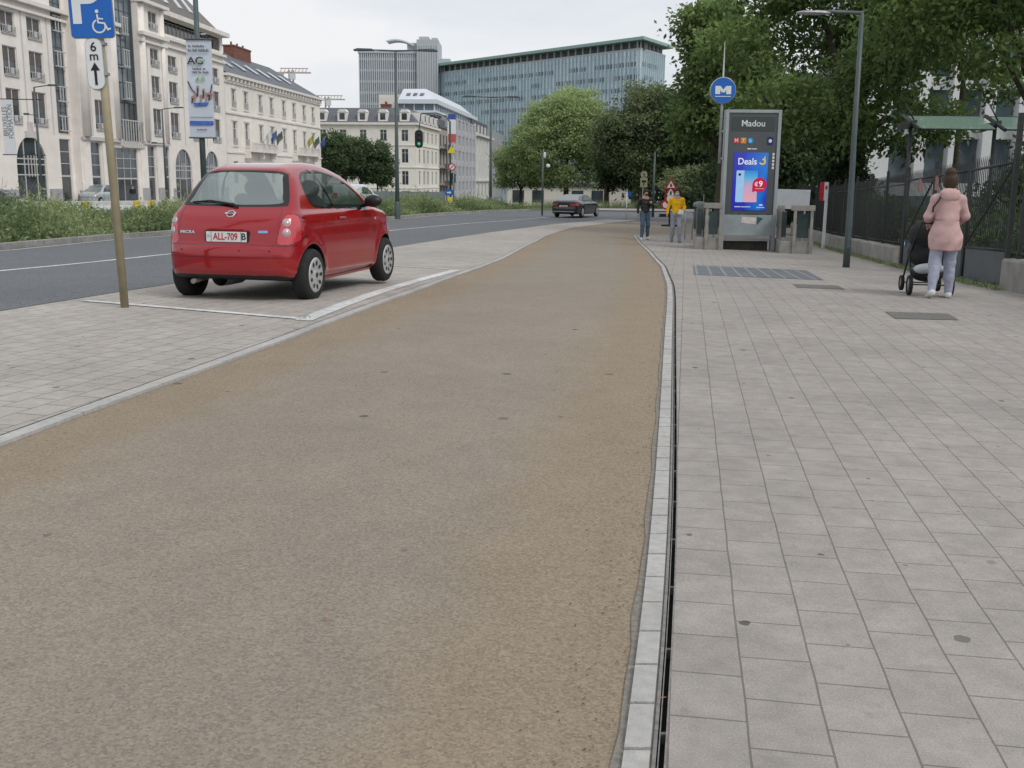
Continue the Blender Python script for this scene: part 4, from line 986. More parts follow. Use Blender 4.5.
# --- rough grass and weeds on the median (nobody could count them)
def weeds(name, N_, region, hmin, hmax, label):
    """upright stalks with narrow leaves"""
    t = rng.random(N_); ys = region[0] + (region[1]-region[0])*t**1.15
    xf = rng.random(N_)**.85
    xr = np.array([mk(y) for y in ys]) - .5; xl = xr-6.4
    xs = xr + (xl-xr)*xf
    # clump field
    cf = -.2+np.sin(xs*1.1+ys*.37)*.6 + np.sin(ys*.83+1.3)*.5 + np.sin(xs*2.3-ys*1.7)*.4 + rng.normal(size=N_)*.25
    h = hmin + (hmax-hmin)*np.clip(.45+.35*cf, .05, 1.15)*(.5+.7*rng.random(N_))
    h *= np.clip(.35+(xr-xs)/1.2, .35, 1); h *= np.where(rng.random(N_) < .04, 1.5, .95)
    z = gz(xs, ys)+.08
    base = np.stack([xs, ys, z], -1); lean = rng.normal(size=(N_, 3))*.22; lean[:, 2] = 1
    tip = base + lean*h[:, None]
    wv = rng.normal(size=(N_, 3)); wv[:, 2] = 0; wv /= np.linalg.norm(wv, axis=1)[:, None]
    wd = (.003+.005*rng.random(N_))[:, None]*(1+ys[:, None]/30)
    V = [np.stack([base-wv*wd, base+wv*wd, tip+wv*wd*.3, tip-wv*wd*.3], 1).reshape(-1, 3)]
    sh = np.clip(.45+.2*rng.normal(size=N_)+.25*np.sin(xs*.9+ys*.6), 0, 1); S = [np.repeat(sh, 4)]
    for k in range(5):
        f = (.25+.75*rng.random(N_))[:, None]; p = base + lean*h[:, None]*f
        V2, _, S2 = leaf_cards(p, np.zeros((N_, 3)), .045+.0004*ys.mean(), np.clip(sh+.15*rng.normal(size=N_)+.1*(f[:, 0]-.5), 0, 1), -.4, 2.0)
        V.append(V2); S.append(S2)
    V = np.concatenate(V); S = np.concatenate(S); me = np_mesh(name, V, np.arange(len(V)).reshape(-1, 4))
    a = me.attributes.new('shade', 'FLOAT', 'POINT'); a.data.foreach_set('value', S.astype(np.float32))
    return tag(link(name, me, M_weed), label, 'weeds', kind='stuff')
weeds('median_weeds', 50000, (14, 83), .2, 1.35, 'tall rough grass and weeds covering the median strip')
def tufts(name, pts, hgt, label, m=None, n=40):
    P = []; 
    for (x, y) in pts:
        for k in range(n): P.append((x+random.gauss(0, .06), y+random.gauss(0, .06)))
    P = np.array(P); z = gz(P[:, 0], P[:, 1]); b = np.stack([P[:, 0], P[:, 1], z], -1); N_ = len(P)
    l = rng.normal(size=(N_, 3))*.35; l[:, 2] = 1; tip = b+l*hgt*(.4+.8*rng.random(N_))[:, None]; wv = rng.normal(size=(N_, 3)); wv[:, 2] = 0; wv /= np.linalg.norm(wv, axis=1)[:, None]
    V = np.stack([b-wv*.008, b+wv*.008, tip+wv*.002, tip-wv*.002], 1).reshape(-1, 3); me = np_mesh(name, V, np.arange(len(V)).reshape(-1, 4))
    a = me.attributes.new('shade', 'FLOAT', 'POINT'); a.data.foreach_set('value', np.repeat(rng.random(N_), 4).astype(np.float32))
    return tag(link(name, me, m or M_weed), label, 'weeds', kind='stuff')
tufts('fence_weeds', [(7.75+(y-17.1)*.1638+random.uniform(-.05, .05), y) for y in np.arange(16.2, 40, .22)], .09, 'sparse weeds along the foot of the fence and gate')
# verge across the end of the road
tufts('verge_grass', [(x, 107+random.uniform(0, 5)) for x in np.arange(2, 46, .06)], .75, 'green verge across the far end of the road', n=18)
# ------------------------------------------------------------------ implicit surfaces -> one continuous mesh
def nets(F, lo, hi, h, proj=2):
    lo = np.array(lo, float); hi = np.array(hi, float); n = np.ceil((hi-lo)/h).astype(int)+1
    ax = [lo[i]+h*np.arange(n[i]) for i in range(3)]
    V = F(ax[0][:, None, None], ax[1][None, :, None], ax[2][None, None, :]); V = np.broadcast_to(V, tuple(n)).astype(np.float32)
    S = V < 0
    c = np.zeros(tuple(n-1), dtype=np.int8)
    for i in (0, 1):
        for j in (0, 1):
            for k in (0, 1): c += S[i:n[0]-1+i, j:n[1]-1+j, k:n[2]-1+k]
    act = (c > 0) & (c < 8); idx = np.argwhere(act); cid = -np.ones(tuple(n-1), dtype=np.int64); cid[act] = np.arange(len(idx))
    acc = np.zeros((len(idx), 3)); cnt = np.zeros(len(idx))
    for a in range(3):
        o = [q for q in range(3) if q != a]
        for p in (0, 1):
            for q in (0, 1):
                s = idx.copy(); s[:, o[0]] += p; s[:, o[1]] += q; e = s.copy(); e[:, a] += 1
                v0 = V[s[:, 0], s[:, 1], s[:, 2]]; v1 = V[e[:, 0], e[:, 1], e[:, 2]]; m = (v0 < 0) != (v1 < 0)
                t = np.where(m, v0/np.where(m, v0-v1, 1), 0); P = s.astype(float); P[:, a] += t
                acc += np.where(m[:, None], P, 0); cnt += m
    P = lo + h*acc/cnt[:, None]
    for _ in range(proj):
        f = F(P[:, 0], P[:, 1], P[:, 2]); e = h*.4
        g = np.stack([F(P[:, 0]+e, P[:, 1], P[:, 2])-f, F(P[:, 0], P[:, 1]+e, P[:, 2])-f, F(P[:, 0], P[:, 1], P[:, 2]+e)-f], -1)/e
        gg = (g*g).sum(1)+1e-6; st = -(f/gg)[:, None]*g; l = np.linalg.norm(st, axis=1); st *= np.minimum(1, h*.6/(l+1e-9))[:, None]; P = P+st
    Q = []
    for a in range(3):
        b, c_ = (a+1) % 3, (a+2) % 3
        sl0 = [slice(None)]*3; sl1 = [slice(None)]*3; sl0[a] = slice(0, n[a]-1); sl1[a] = slice(1, n[a])
        d = S[tuple(sl0)] != S[tuple(sl1)]; e = np.argwhere(d)
        ok = (e[:, b] > 0) & (e[:, c_] > 0) & (e[:, b] < n[b]-1) & (e[:, c_] < n[c_]-1); e = e[ok]
        def cell(db, dc):
            q = e.copy(); q[:, b] += db; q[:, c_] += dc; return cid[q[:, 0], q[:, 1], q[:, 2]]
        f4 = np.stack([cell(-1, -1), cell(0, -1), cell(0, 0), cell(-1, 0)], -1)
        ins = S[e[:, 0], e[:, 1], e[:, 2]]; f4[~ins] = f4[~ins][:, ::-1]; Q.append(f4)
    return P, np.concatenate(Q)

def sub_mesh(name, P, Q, mask, m, parent, offset=0, Nrm=None, smooth=True):
    q = Q[mask]
    if len(q) == 0: return None
    u, inv = np.unique(q.ravel(), return_inverse=True); V = P[u]
    if offset: V = V + Nrm[u]*offset
    return link(name, np_mesh(name, V, inv.reshape(-1, 4), smooth), m, parent)

def vnormals(P, Q):
    a = P[Q[:, 2]]-P[Q[:, 0]]; b = P[Q[:, 3]]-P[Q[:, 1]]; fn = np.cross(a, b); vn = np.zeros_like(P)
    for k in range(4): np.add.at(vn, Q[:, k], fn)
    vn /= np.linalg.norm(vn, axis=1)[:, None]+1e-12; fn /= np.linalg.norm(fn, axis=1)[:, None]+1e-12
    return vn, fn

def catmull(pts, n=8, closed=True):
    P = np.array(pts, float); N_ = len(P); out = []
    for i in range(N_ if closed else N_-1):
        p0, p1, p2, p3 = (P[(i-1) % N_], P[i], P[(i+1) % N_], P[(i+2) % N_]) if closed else (P[max(i-1, 0)], P[i], P[i+1], P[min(i+2, N_-1)])
        for t in np.arange(n)/n:
            out.append(.5*((2*p1)+(-p0+p2)*t+(2*p0-5*p1+4*p2-p3)*t*t+(-p0+3*p1-3*p2+p3)*t**3))
    return np.array(out)

def poly_sdf(poly):
    """signed distance (negative inside) to a closed 2-D polygon, for arrays that broadcast"""
    A = np.asarray(poly, float); Bq = np.roll(A, -1, 0)
    def f(x, y):
        x, y = np.broadcast_arrays(np.asarray(x, float), np.asarray(y, float)); sh = x.shape; x = x.ravel(); y = y.ravel()
        out = np.empty(len(x))
        for s in range(0, len(x), 20000):
            xx = x[s:s+20000, None]; yy = y[s:s+20000, None]
            ex, ey = Bq[:, 0]-A[:, 0], Bq[:, 1]-A[:, 1]; wx, wy = xx-A[:, 0], yy-A[:, 1]
            t = np.clip((wx*ex+wy*ey)/(ex*ex+ey*ey+1e-12), 0, 1); d = np.sqrt(((wx-t*ex)**2+(wy-t*ey)**2).min(1))
            c = ((A[:, 1] > yy) != (Bq[:, 1] > yy)) & (xx < ex*(yy-A[:, 1])/np.where(ey == 0, 1e-12, ey)+A[:, 0])
            out[s:s+20000] = np.where(c.sum(1) % 2 == 1, -d, d)
        return out.reshape(sh)
    return f

def smax(a, b, k):
    h = np.clip(.5-.5*(b-a)/k, 0, 1); return b*(1-h)+a*h + k*h*(1-h)
def smin(a, b, k):
    h = np.clip(.5+.5*(b-a)/k, 0, 1); return b*(1-h)+a*h - k*h*(1-h)

class SD:
    """smooth union of tapered capsules and ellipsoids"""
    def __init__(s): s.p = []; s.wr = 0
    def cap(s, a, b, ra, rb=None, k=.03): s.p.append(('c', np.array(a, float), np.array(b, float), ra, ra if rb is None else rb, k)); return s
    def ell(s, c, r, k=.03): s.p.append(('e', np.array(c, float), np.array(r, float), 0, 0, k)); return s
    def cut(s, c, r, k=.01): s.p.append(('x', np.array(c, float), np.array(r, float), 0, 0, k)); return s
    def cutz(s, z, below=True, k=.005): s.p.append(('z', z, below, 0, 0, k)); return s
    def __call__(s, X, Y, Z):
        D = None
        for (t, a, b, ra, rb, k) in s.p:
            if t == 'c':
                ab = b-a; L2 = (ab*ab).sum()+1e-9
                u = np.clip(((X-a[0])*ab[0]+(Y-a[1])*ab[1]+(Z-a[2])*ab[2])/L2, 0, 1)
                d = np.sqrt((X-a[0]-u*ab[0])**2+(Y-a[1]-u*ab[1])**2+(Z-a[2]-u*ab[2])**2)-(ra+(rb-ra)*u)
            elif t in 'ex':
                q = np.sqrt(((X-a[0])/b[0])**2+((Y-a[1])/b[1])**2+((Z-a[2])/b[2])**2); d = (q-1)*b.min()
            if t == 'x': D = smax(D, -d, k); continue
            if t == 'z':
                d = (a-Z) if b else (Z-a); D = smax(D, d + 0*X + 0*Y, k); continue
            D = d if D is None else smin(D, d, k)
        if s.wr: D = D + s.wr*(np.sin(X*17+Z*7+2*np.sin(Y*11+Z*5))*np.sin(Z*15+X*9+1.3)+.5*np.sin(Z*37+X*15+Y*19)*np.sin(X*13-Z*11))
        return D
    def bounds(s, m=.05):
        lo = np.full(3, 9e9); hi = -lo
        for (t, a, b, ra, rb, k) in s.p:
            if t == 'c': r = max(ra, rb); lo = np.minimum(lo, np.minimum(a, b)-r); hi = np.maximum(hi, np.maximum(a, b)+r)
            elif t == 'e': lo = np.minimum(lo, a-b); hi = np.maximum(hi, a+b)
        return lo-m, hi+m
    def mesh(s, name, m, parent, h=.014):
        lo, hi = s.bounds(h*3); P, Q = nets(s, lo, hi, h, 1)
        return link(name, np_mesh(name, P, Q, True), m, parent)
# ------------------------------------------------------------------ cars
def paint(name, col, metal=.0, rough=.25):
    m = bpy.data.materials.new(name); m.use_nodes = True; N = m.node_tree.nodes; L = m.node_tree.links
    b = N['Principled BSDF']; b.inputs['Roughness'].default_value = rough; b.inputs['Metallic'].default_value = metal
    b.inputs['Coat Weight'].default_value = .8; b.inputs['Coat Roughness'].default_value = .05; b.inputs['Specular IOR Level'].default_value = .45
    at_ = N.new('ShaderNodeAttribute'); at_.attribute_name = 'gap'
    tc = N.new('ShaderNodeTexCoord'); sp = N.new('ShaderNodeSeparateXYZ'); L.new(tc.outputs['Object'], sp.inputs[0])
    n = noise(N, L, tc.outputs['Object'], 3.5, 5, .6)
    d = N.new('ShaderNodeMapRange'); L.new(sp.outputs[2], d.inputs[0]); d.inputs[1].default_value = .65; d.inputs[2].default_value = .2; d.inputs[3].default_value = 0; d.inputs[4].default_value = .22
    mu = N.new('ShaderNodeMath'); mu.operation = 'MULTIPLY'; L.new(d.outputs[0], mu.inputs[0]); L.new(n, mu.inputs[1])
    cur = mixc(N, L, mu.outputs[0], tuple(col), (.10, .085, .07))
    cur = mixc(N, L, at_.outputs['Fac'], cur, (.008, .006, .006))
    L.new(cur, b.inputs['Base Color'])
    r_ = N.new('ShaderNodeMath'); r_.operation = 'MULTIPLY_ADD'; L.new(n, r_.inputs[0]); r_.inputs[1].default_value = .06; r_.inputs[2].default_value = rough-.03; L.new(r_.outputs[0], b.inputs['Roughness'])
    return m
M_tyre = mat('tyre rubber', (.018, .018, .018), .85, var=.25, scale=12, bump=.3, bscale=40)
M_hub = mat('silver hubcap', (.58, .59, .60), .35, metal=.6, var=.12, scale=12)
M_blk = mat('black plastic', (.014, .014, .015), .4, var=.1)
M_blkg = mat('black glazing border', (.008, .009, .010), .12, spec=.6, var=0)
M_int = mat('dark interior', (.022, .021, .020), .85, var=.2)
M_seat = mat('seat fabric', (.06, .06, .065), .9, var=.2, scale=20)
M_tail = mat('tail light red', (.50, .035, .05), .12, spec=.7, coat=.8, var=.05)
M_lamp = mat('lamp lens', (.42, .34, .34), .12, spec=.8, coat=.5, var=.15, scale=40)
M_cglass = glass_mat('sky-paled car glass', (.40, .46, .47), .5)  # pale base colour imitates sky reflected in the car windows
M_sglass = glass_mat('dark side glass', (.05, .065, .065), .42)
M_chrome = mat('chrome', (.65, .66, .68), .12, metal=1, var=.03)

def poly_in(poly): f = poly_sdf(poly); return lambda x, y: f(x, y)

def wheel(parent, x, y, z, r, side, holes=9, wdt=.09, rim=None):
    k = r/.293; e = None
    w_ = MB(); s = side
    pr = [(.185*k, -wdt), (.25*k, -wdt*1.04), (.278*k, -wdt*.86), (.293*k, -wdt*.55), (.293*k, wdt*.55), (.278*k, wdt*.86), (.25*k, wdt*1.04), (.19*k, wdt)]
    w_.lathe(pr, 40, 'y'); w_.disc((0, -s*wdt*.6, 0), .19*k, 'y')
    o = w_.build('wheel', M_tyre, parent, (x, y, z))
    h_ = MB(); h_.lathe([(.0, s*(wdt+.012)), (.04*k, s*(wdt+.012)), (.06*k, s*(wdt+.0)), (.10*k, s*(wdt-.004)), (.165*k, s*(wdt+.006)), (.196*k, s*(wdt+.001)), (.2*k, s*(wdt-.02))], 40, 'y')
    h_.build('hubcap', rim or M_hub, o)
    if holes:
        q = MB()
        for i in range(holes):
            t = 2*math.pi*i/holes; cx, cz = .135*k*math.cos(t), .135*k*math.sin(t); pts = []
            for j in range(12):
                a = 2*math.pi*j/12; u, v = .030*k*math.cos(a), .021*k*math.sin(a); pts.append((cx+u*math.cos(t)-v*math.sin(t), s*(wdt+.0065), cz+u*math.sin(t)+v*math.cos(t)))
            q.add(pts, [tuple(range(12))]); q.build('hubcap_hole', M_blk, o); q = MB()
        q.disc((0, s*(wdt+.0135), 0), .03*k, 'y'); q.build('hub_centre', M_blk, o)
    return o

def snap(P, F, S, h):
    """pull vertices next to a window outline onto it so that the cut is clean"""
    vn = None
    jobs = [(0, catmull(pg, 4), 's') for pg in S['swin']] + [(1, np.asarray(S['rwin']), 'r'), (1, np.asarray(S.get('rwin_in', S['rwin'])), 'r'), (1, np.asarray(S['fwin']), 'f')]
    for ax_, pg, kd in jobs:
        f = poly_sdf(pg); a, z = P[:, ax_], P[:, 2]
        m = (z > S['belt']-.1) & ((np.abs(P[:, 1]) > .42) if kd == 's' else (P[:, 0] < S['rx']) if kd == 'r' else (P[:, 0] > S['fx']))
        i = np.where(m)[0]; d = f(a[i], z[i]); i = i[np.abs(d) < h*.55]
        if len(i) == 0: continue
        d = f(a[i], z[i]); e = h*.2; ga = (f(a[i]+e, z[i])-d)/e; gzz = (f(a[i], z[i]+e)-d)/e
        P[i, ax_] -= d*ga; P[i, 2] -= d*gzz
        o = 1 if kd == 's' else 0
        for _ in range(2):
            q = P[i]; v = F(q[:, 0], q[:, 1], q[:, 2]); q2 = q.copy(); q2[:, o] += e; g = (F(q2[:, 0], q2[:, 1], q2[:, 2])-v)/e
            P[i, o] -= np.clip(np.where(np.abs(g) > .2, v/np.where(np.abs(g) > .2, g, 1), 0), -h, h)
    return P

def car(name, label, loc, rz, S, h, pm, cat='car', holes=9, group=None):
    root = empty(name, loc, rz, label, cat, group)
    side = poly_sdf(catmull(S['side'], 9)); plan = S['plan']
    pl = catmull([(x, y) for x, y in plan] + [(x, -y) for x, y in plan[::-1] if y > 0], 8); plf = poly_sdf(pl)
    zs = np.array([a for a, b in S['w']]); ws = np.array([b for a, b in S['w']]); r = S['r']; rc = r+S.get('gapr', .052)
    _c = catmull(list(zip(zs, ws)), 10, False); _o = np.argsort(_c[:, 0]); zs = np.append(_c[_o, 0], zs[-1]); ws = np.append(_c[_o, 1], ws[-1])
    Lc = S['len']/2; taper = S.get('taper', .10)
    def F(X, Y, Z):
        a = side(X, Z); aY = np.abs(Y)
        w_ = np.interp(Z, zs, ws) - np.clip(Z-S['belt'], 0, 1)*taper*((X-Lc)/Lc)**2
        c = (aY-w_)*.93
        for xw in S['wheels']:
            rad = np.sqrt((X-xw)**2+(Z-r)**2); c = c-.018*np.exp(-((rad-rc-.02)/.06)**2)
        b = plf(X, Y + 0*X)
        f = smax(smax(a, c, S.get('k1', .13)), b, .16)
        for xw in S['wheels']:
            rad = np.sqrt((X-xw)**2+(Z-r)**2); f = np.maximum(f, -np.maximum(rad-rc, S['track']-.16-aY))
        return f
    hw = ws.max()+.08; P, Q = nets(F, (-.08, -hw, S['zmin']-.08), (S['len']+.08, hw, S['hgt']+.1), h, 3)
    P = snap(P, F, S, h)
    vn, fn = vnormals(P, Q); c = P[Q].mean(1); aX, aY, aZ = c[:, 0], np.abs(c[:, 1]), c[:, 2]
    cls = np.zeros(len(Q), int)                                  # 0 body
    sidef = (np.abs(fn[:, 1]) > .4) & (aZ > S['belt']-.15)
    used = np.zeros(len(Q), bool)
    for j, pg in enumerate(S['swin']):
        d = poly_sdf(catmull(pg, 4) if len(pg) > 3 else pg)(aX, aZ)
        cls[sidef & (d < .022) & (cls == 0)] = 2; cls[sidef & (d < 0)] = 10+j
    for pg in S.get('sblack', []):
        d = poly_sdf(pg)(aX, aZ); cls[sidef & (d < 0) & (cls == 0)] = 2
    d = poly_sdf(S['rwin'])(c[:, 1], aZ); rear = (fn[:, 0] < -.12) & (aX < S['rx'])
    di = poly_sdf(S.get('rwin_in', S['rwin']))(c[:, 1], aZ)
    cls[rear & (d < 0) & (cls == 0)] = 2; cls[rear & (d < 0) & (di < 0)] = 20
    d = poly_sdf(S['fwin'])(c[:, 1], aZ); fr = (fn[:, 0] > .12) & (aX > S['fx'])
    cls[fr & (d < .02) & (cls == 0)] = 2; cls[fr & (d < 0)] = 21
    if 'tail' in S:
        d = poly_sdf(S['tail'])(aY, aZ); cls[(aX < S.get('tx', .5)) & (fn[:, 0] < S.get('tn', .35)) & (d < 0) & (cls == 0)] = 30
    if 'head' in S:
        d = poly_sdf(S['head'])(aY, aZ); cls[(aX > S['len']-.6) & (d < 0) & (cls == 0)] = 31
    bz = S['bump']
    cls[(cls == 0) & (aX < S['wheels'][0]-rc+.0) & (aZ < bz)] = 3
    cls[(cls == 0) & (aX > S['wheels'][1]+rc-.0) & (aZ < bz)] = 3
    d = poly_sdf(S['door'])(aX, aZ); cls[(cls == 0) & (np.abs(fn[:, 1]) > .4) & (d < 0)] = 4
    cls[(cls == 0) & rear & (aY < S['hatchw']) & (aZ > bz)] = 5
    under = (fn[:, 2] < -.6) & (aZ < S['zmin']+.12); cls[under] = 6
    well = np.zeros(len(Q), bool)
    for xw in S['wheels']:
        rad = np.sqrt((aX-xw)**2+(aZ-r)**2); well |= (rad < rc+.008) & (aY < hw)
    cls[well & (cls < 10)] = 6
    # panel gaps
    gap = np.zeros(len(P))
    pX, pY, pZ = P[:, 0], np.abs(P[:, 1]), P[:, 2]
    dd = np.abs(poly_sdf(S['door'])(pX, pZ)); ok = (np.abs(vn[:, 1]) > .4) & (pZ < S['belt']+.05)
    gw = h*.42; gap = np.maximum(gap, np.where(ok, np.exp(-(dd/gw)**2), 0))
    ok = (pX < S['wheels'][0]-rc) | (pX > S['wheels'][1]+rc); gap = np.maximum(gap, np.where(ok & (vn[:, 2] < .8), np.exp(-((pZ-bz)/gw)**2), 0))
    ok = (vn[:, 0] < -.2) & (pX < .6) & (pZ > bz) & (pZ < S['belt']+.12); gap = np.maximum(gap, np.where(ok, np.exp(-((pY-S['hatchw'])/gw)**2), 0)*.8)
    if 'tail' in S and h < .02:
        ok = (pX < .5) & (vn[:, 0] < .3); gap = np.maximum(gap, np.where(ok, np.exp(-(poly_sdf(S['tail'])(pY, pZ)/gw)**2), 0)*.8)
    for nm, k, m in (('body', 0, pm), ('bumper', 3, pm), ('door', 4, pm), ('tailgate', 5, pm), ('window_trim', 2, M_blkg), ('underbody', 6, M_blk), ('tail_light', 30, M_tail), ('headlight', 31, M_lamp), ('rear_window', 20, S.get('rglass', M_cglass)), ('windscreen', 21, S.get('fglass', M_cglass))):
        mk_ = cls == k
        if nm == 'bumper':
            parts = [mk_ & (aX < Lc), mk_ & (aX > Lc)]
        elif nm in ('door', 'tail_light', 'headlight'): parts = [mk_ & (c[:, 1] > 0), mk_ & (c[:, 1] < 0)]
        else: parts = [mk_]
        for q in parts:
            if q.sum() == 0: continue
            u = np.unique(Q[q].ravel()); o = sub_mesh(nm, P, Q, q, m, root, -.004 if k in (20, 21) else 0, vn)
            if m is pm:
                a_ = o.data.attributes.new('gap', 'FLOAT', 'POINT'); a_.data.foreach_set('value', gap[u].astype(np.float32))
    for j in range(len(S['swin'])):
        for sgn in (1, -1):
            q = (cls == 10+j) & (c[:, 1]*sgn > 0)
            if q.sum(): sub_mesh('side_window', P, Q, q, M_sglass, root, -.004, vn)
    # cabin
    Pi, Qi = nets(lambda X, Y, Z: F(X, Y, Z)+.05, (-.08, -hw, S['zmin']-.08), (S['len']+.08, hw, S['hgt']+.1), .05, 1)
    ci = Pi[Qi].mean(1); keep = (ci[:, 2] < S['belt']-.03) & (ci[:, 0] > S['cab'][0]) & (ci[:, 0] < S['cab'][1])
    keep |= (ci[:, 2] > S['hgt']-.10)
    sub_mesh('interior', Pi, Qi, keep, M_int, root)
    if 'seats' in S:
        s_ = SD()
        for (sx, sy) in S['seats']:
            s_.ell((sx, sy, .85), (.11, .24, .33), .03); s_.ell((sx-.06, sy, 1.24), (.06, .13, .11), .02)
        s_.ell((S['seats'][0][0]-.95, 0, .78), (.12, .58, .24), .03); 
        for sy in (-.36, .36): s_.ell((S['seats'][0][0]-1.0, sy, 1.06), (.05, .13, .08), .02)
        s_.mesh('seat', M_seat, root, .035)
        mb = MB(); mb.box(S['cab'][0], S['cab'][1], -.6, .6, .5, .55); mb.box(S['cab'][1]-.25, S['cab'][1], -.66, .66, .55, S['belt']-.02); mb.build('dashboard', M_int, root)
    for xw in S['wheels']:
        for sgn in (1, -1): wheel(root, xw, sgn*(S['track']-.07), r, r, sgn, holes)
    root['F'] = 0
    del root['F']
    return root, F

def surf_x(F, y, z, x0=-.3, x1=.8):
    xs = np.linspace(x0, x1, 441); f = F(xs, np.full(441, float(y)), np.full(441, float(z))); i = int(np.argmax(f < 0)); return float(xs[i])
def surf_y(F, x, z, sgn=-1):
    ys = np.linspace(1.1, .2, 361); f = F(np.full(361, float(x)), ys, np.full(361, float(z))); i = int(np.argmax(f < 0)); return sgn*float(ys[i])

# ---- red hatchback
SM = dict(len=3.72, hgt=1.54, zmin=.2, belt=1.0, r=.295, wheels=(.62, 3.05), track=.80, taper=.26, bump=.645, hatchw=.59, rx=1.0, fx=2.0, tx=.36, tn=-.12, cab=(.45, 2.75),
    side=[(.16, .27), (.04, .33), (.0, .45), (.005, .58), (.04, .64), (.10, .68), (.135, .80), (.215, .94), (.335, 1.06), (.45, 1.20), (.565, 1.36), (.665, 1.465), (.84, 1.512), (1.1, 1.54), (1.4, 1.545), (1.7, 1.525), (2.05, 1.44), (2.4, 1.27), (2.7, 1.09), (2.9, 1.01), (3.2, .95), (3.5, .84), (3.66, .68), (3.72, .5), (3.70, .33), (3.55, .22), (2.6, .20), (1.9, .20), (1.1, .20), (.5, .23)],
    plan=[(0, 0), (.01, .3), (.06, .55), (.17, .72), (.36, .80), (.7, .835), (1.8, .835), (2.9, .835), (3.25, .79), (3.5, .66), (3.66, .42), (3.73, 0)],
    w=[(.15, .74), (.25, .79), (.4, .82), (.6, .83), (.78, .828), (.9, .81), (.97, .775), (1.03, .725), (1.2, .67), (1.35, .605), (1.46, .53), (1.56, .46)],
    swin=[[(.90, 1.06), (.80, 1.12), (.775, 1.23), (.83, 1.35), (.96, 1.412), (1.10, 1.43), (1.20, 1.435), (1.27, 1.25), (1.37, 1.055), (1.1, 1.05)], [(1.28, 1.435), (1.6, 1.415), (1.9, 1.345), (2.18, 1.22), (2.42, 1.075), (2.46, 1.01), (2.25, 1.005), (1.7, 1.03), (1.45, 1.045), (1.35, 1.25)]],
    sblack=[[(1.10, 1.452), (1.36, 1.450), (1.47, 1.03), (1.35, 1.03)]],
    rwin=catmull([(-.625, 1.085), (-.57, 1.06), (0, 1.05), (.57, 1.06), (.625, 1.085), (.61, 1.16), (.53, 1.36), (.475, 1.425), (.3, 1.448), (0, 1.453), (-.3, 1.448), (-.475, 1.425), (-.53, 1.36), (-.61, 1.16)], 4),
    rwin_in=catmull([(-.52, 1.09), (0, 1.075), (.52, 1.09), (.54, 1.16), (.475, 1.36), (.42, 1.415), (0, 1.435), (-.42, 1.415), (-.475, 1.36), (-.54, 1.16)], 4),
    fwin=[(-.62, 1.03), (.62, 1.03), (.48, 1.42), (-.48, 1.42)],
    tail=catmull([(.60, .665), (.74, .67), (.79, .76), (.785, .90), (.72, .975), (.645, .96), (.61, .8)], 4),
    head=[(.40, .68), (.80, .66), (.82, .86), (.6, .90), (.42, .78)],
    door=catmull([(1.36, 1.02), (1.315, .8), (1.31, .5), (1.40, .29), (1.9, .26), (2.4, .28), (2.50, .45), (2.58, .7), (2.52, .9), (2.44, 1.0), (2.35, 1.05)], 4),
    seats=[(1.62, -.36), (1.62, .36)])
M_red = paint('red car paint', (.31, .004, .010), .1, .16)
wr = G(309, 299.5); ang = R(90-12.6)
# outer face of right rear tyre contact: local (.62,-.83)
KS = 1.045; cx = wr[0] - KS*(.62*math.cos(ang) - (-.82)*math.sin(ang)) + .09; cy = wr[1] - KS*(.62*math.sin(ang) + (-.82)*math.cos(ang)) + .0
micra, FM = car('red_hatchback', 'shiny red three door hatchback parked in the paved bay', (cx, cy, gz(cx+.4, cy+1.8)+.012), ang, SM, .0115, M_red); micra.scale = (1.045,)*3
RB = (R(90), 0, R(-90))
def on_rear(y, z, dx=.004): return (surf_x(FM, y, z)-dx, y, z)
# plate
M_plate = mat('plate white', (.68, .68, .68), .4, var=.03); M_pred = mat('plate red ink', (.42, .015, .02), .5, var=0)
px_ = surf_x(FM, 0, .735)
mb = MB(); mb.box(px_-.018, px_+.03, -.27, .25, .665, .80); pf = mb.build('plate_recess', M_blk, micra, bevel=.008)
mb = MB(); mb.box(px_-.024, px_-.0185, -.25, .23, .678, .79); plt = mb.build('number_plate', M_plate, micra)
text('ALL-709', .105, M_pred, plt, (px_-.026, -.0, .733), RB, ext=.001, sx=.80, bold=.0015)
text('B', .10, M_blk, plt, (px_-.026, -.215, .735), RB, ext=.001, bold=.0015); text('=', .08, mat('plate grey', (.3, .32, .38), .6), plt, (px_-.026, .20, .737), RB, ext=.001)
mb = MB(); mb.box(px_-.026, px_-.0245, -.187, -.183, .68, .788); mb.box(px_-.026, px_-.0245, .168, .172, .68, .788); mb.build('plate_divider', M_blk, plt)
# handle strip above the plate, badge, lettering, sticker
mb = MB(); mb.prism([(-.26, .80), (.24, .80), (.20, .825), (-.22, .825)], 'x', px_-.03, px_+.03); mb.build('tailgate_handle', M_red, micra, bevel=.006)
def tilted(name, m, parent, y, z, mb, out=.004):
    """place a flat item built around the origin (facing -x) on the sloping tail"""
    dz = .03; sl_ = (surf_x(FM, y, z+dz)-surf_x(FM, y, z-dz))/(2*dz); dy = .04; sy_ = (surf_x(FM, y+dy, z)-surf_x(FM, y-dy, z))/(2*dy)
    n = Vector((-1, sy_, sl_)).normalized(); q = n.to_track_quat('-X', 'Z'); p = Vector((surf_x(FM, y, z), y, z))+n*out
    return mb.build(name, m, parent, p, q.to_euler()) if isinstance(mb, MB) else (p, q)
mb = MB(); mb.lathe([(.040, -.001), (.046, -.008), (.053, -.001), (.053, .008)], 28, 'x'); mb.box(-.010, -.001, -.066, .066, -.013, .013); bd = tilted('badge', M_chrome, micra, 0, .975, mb)
text('NISSAN', .022, M_blk, bd, (-.0115, 0, 0), RB, ext=.0005, bold=.0006)
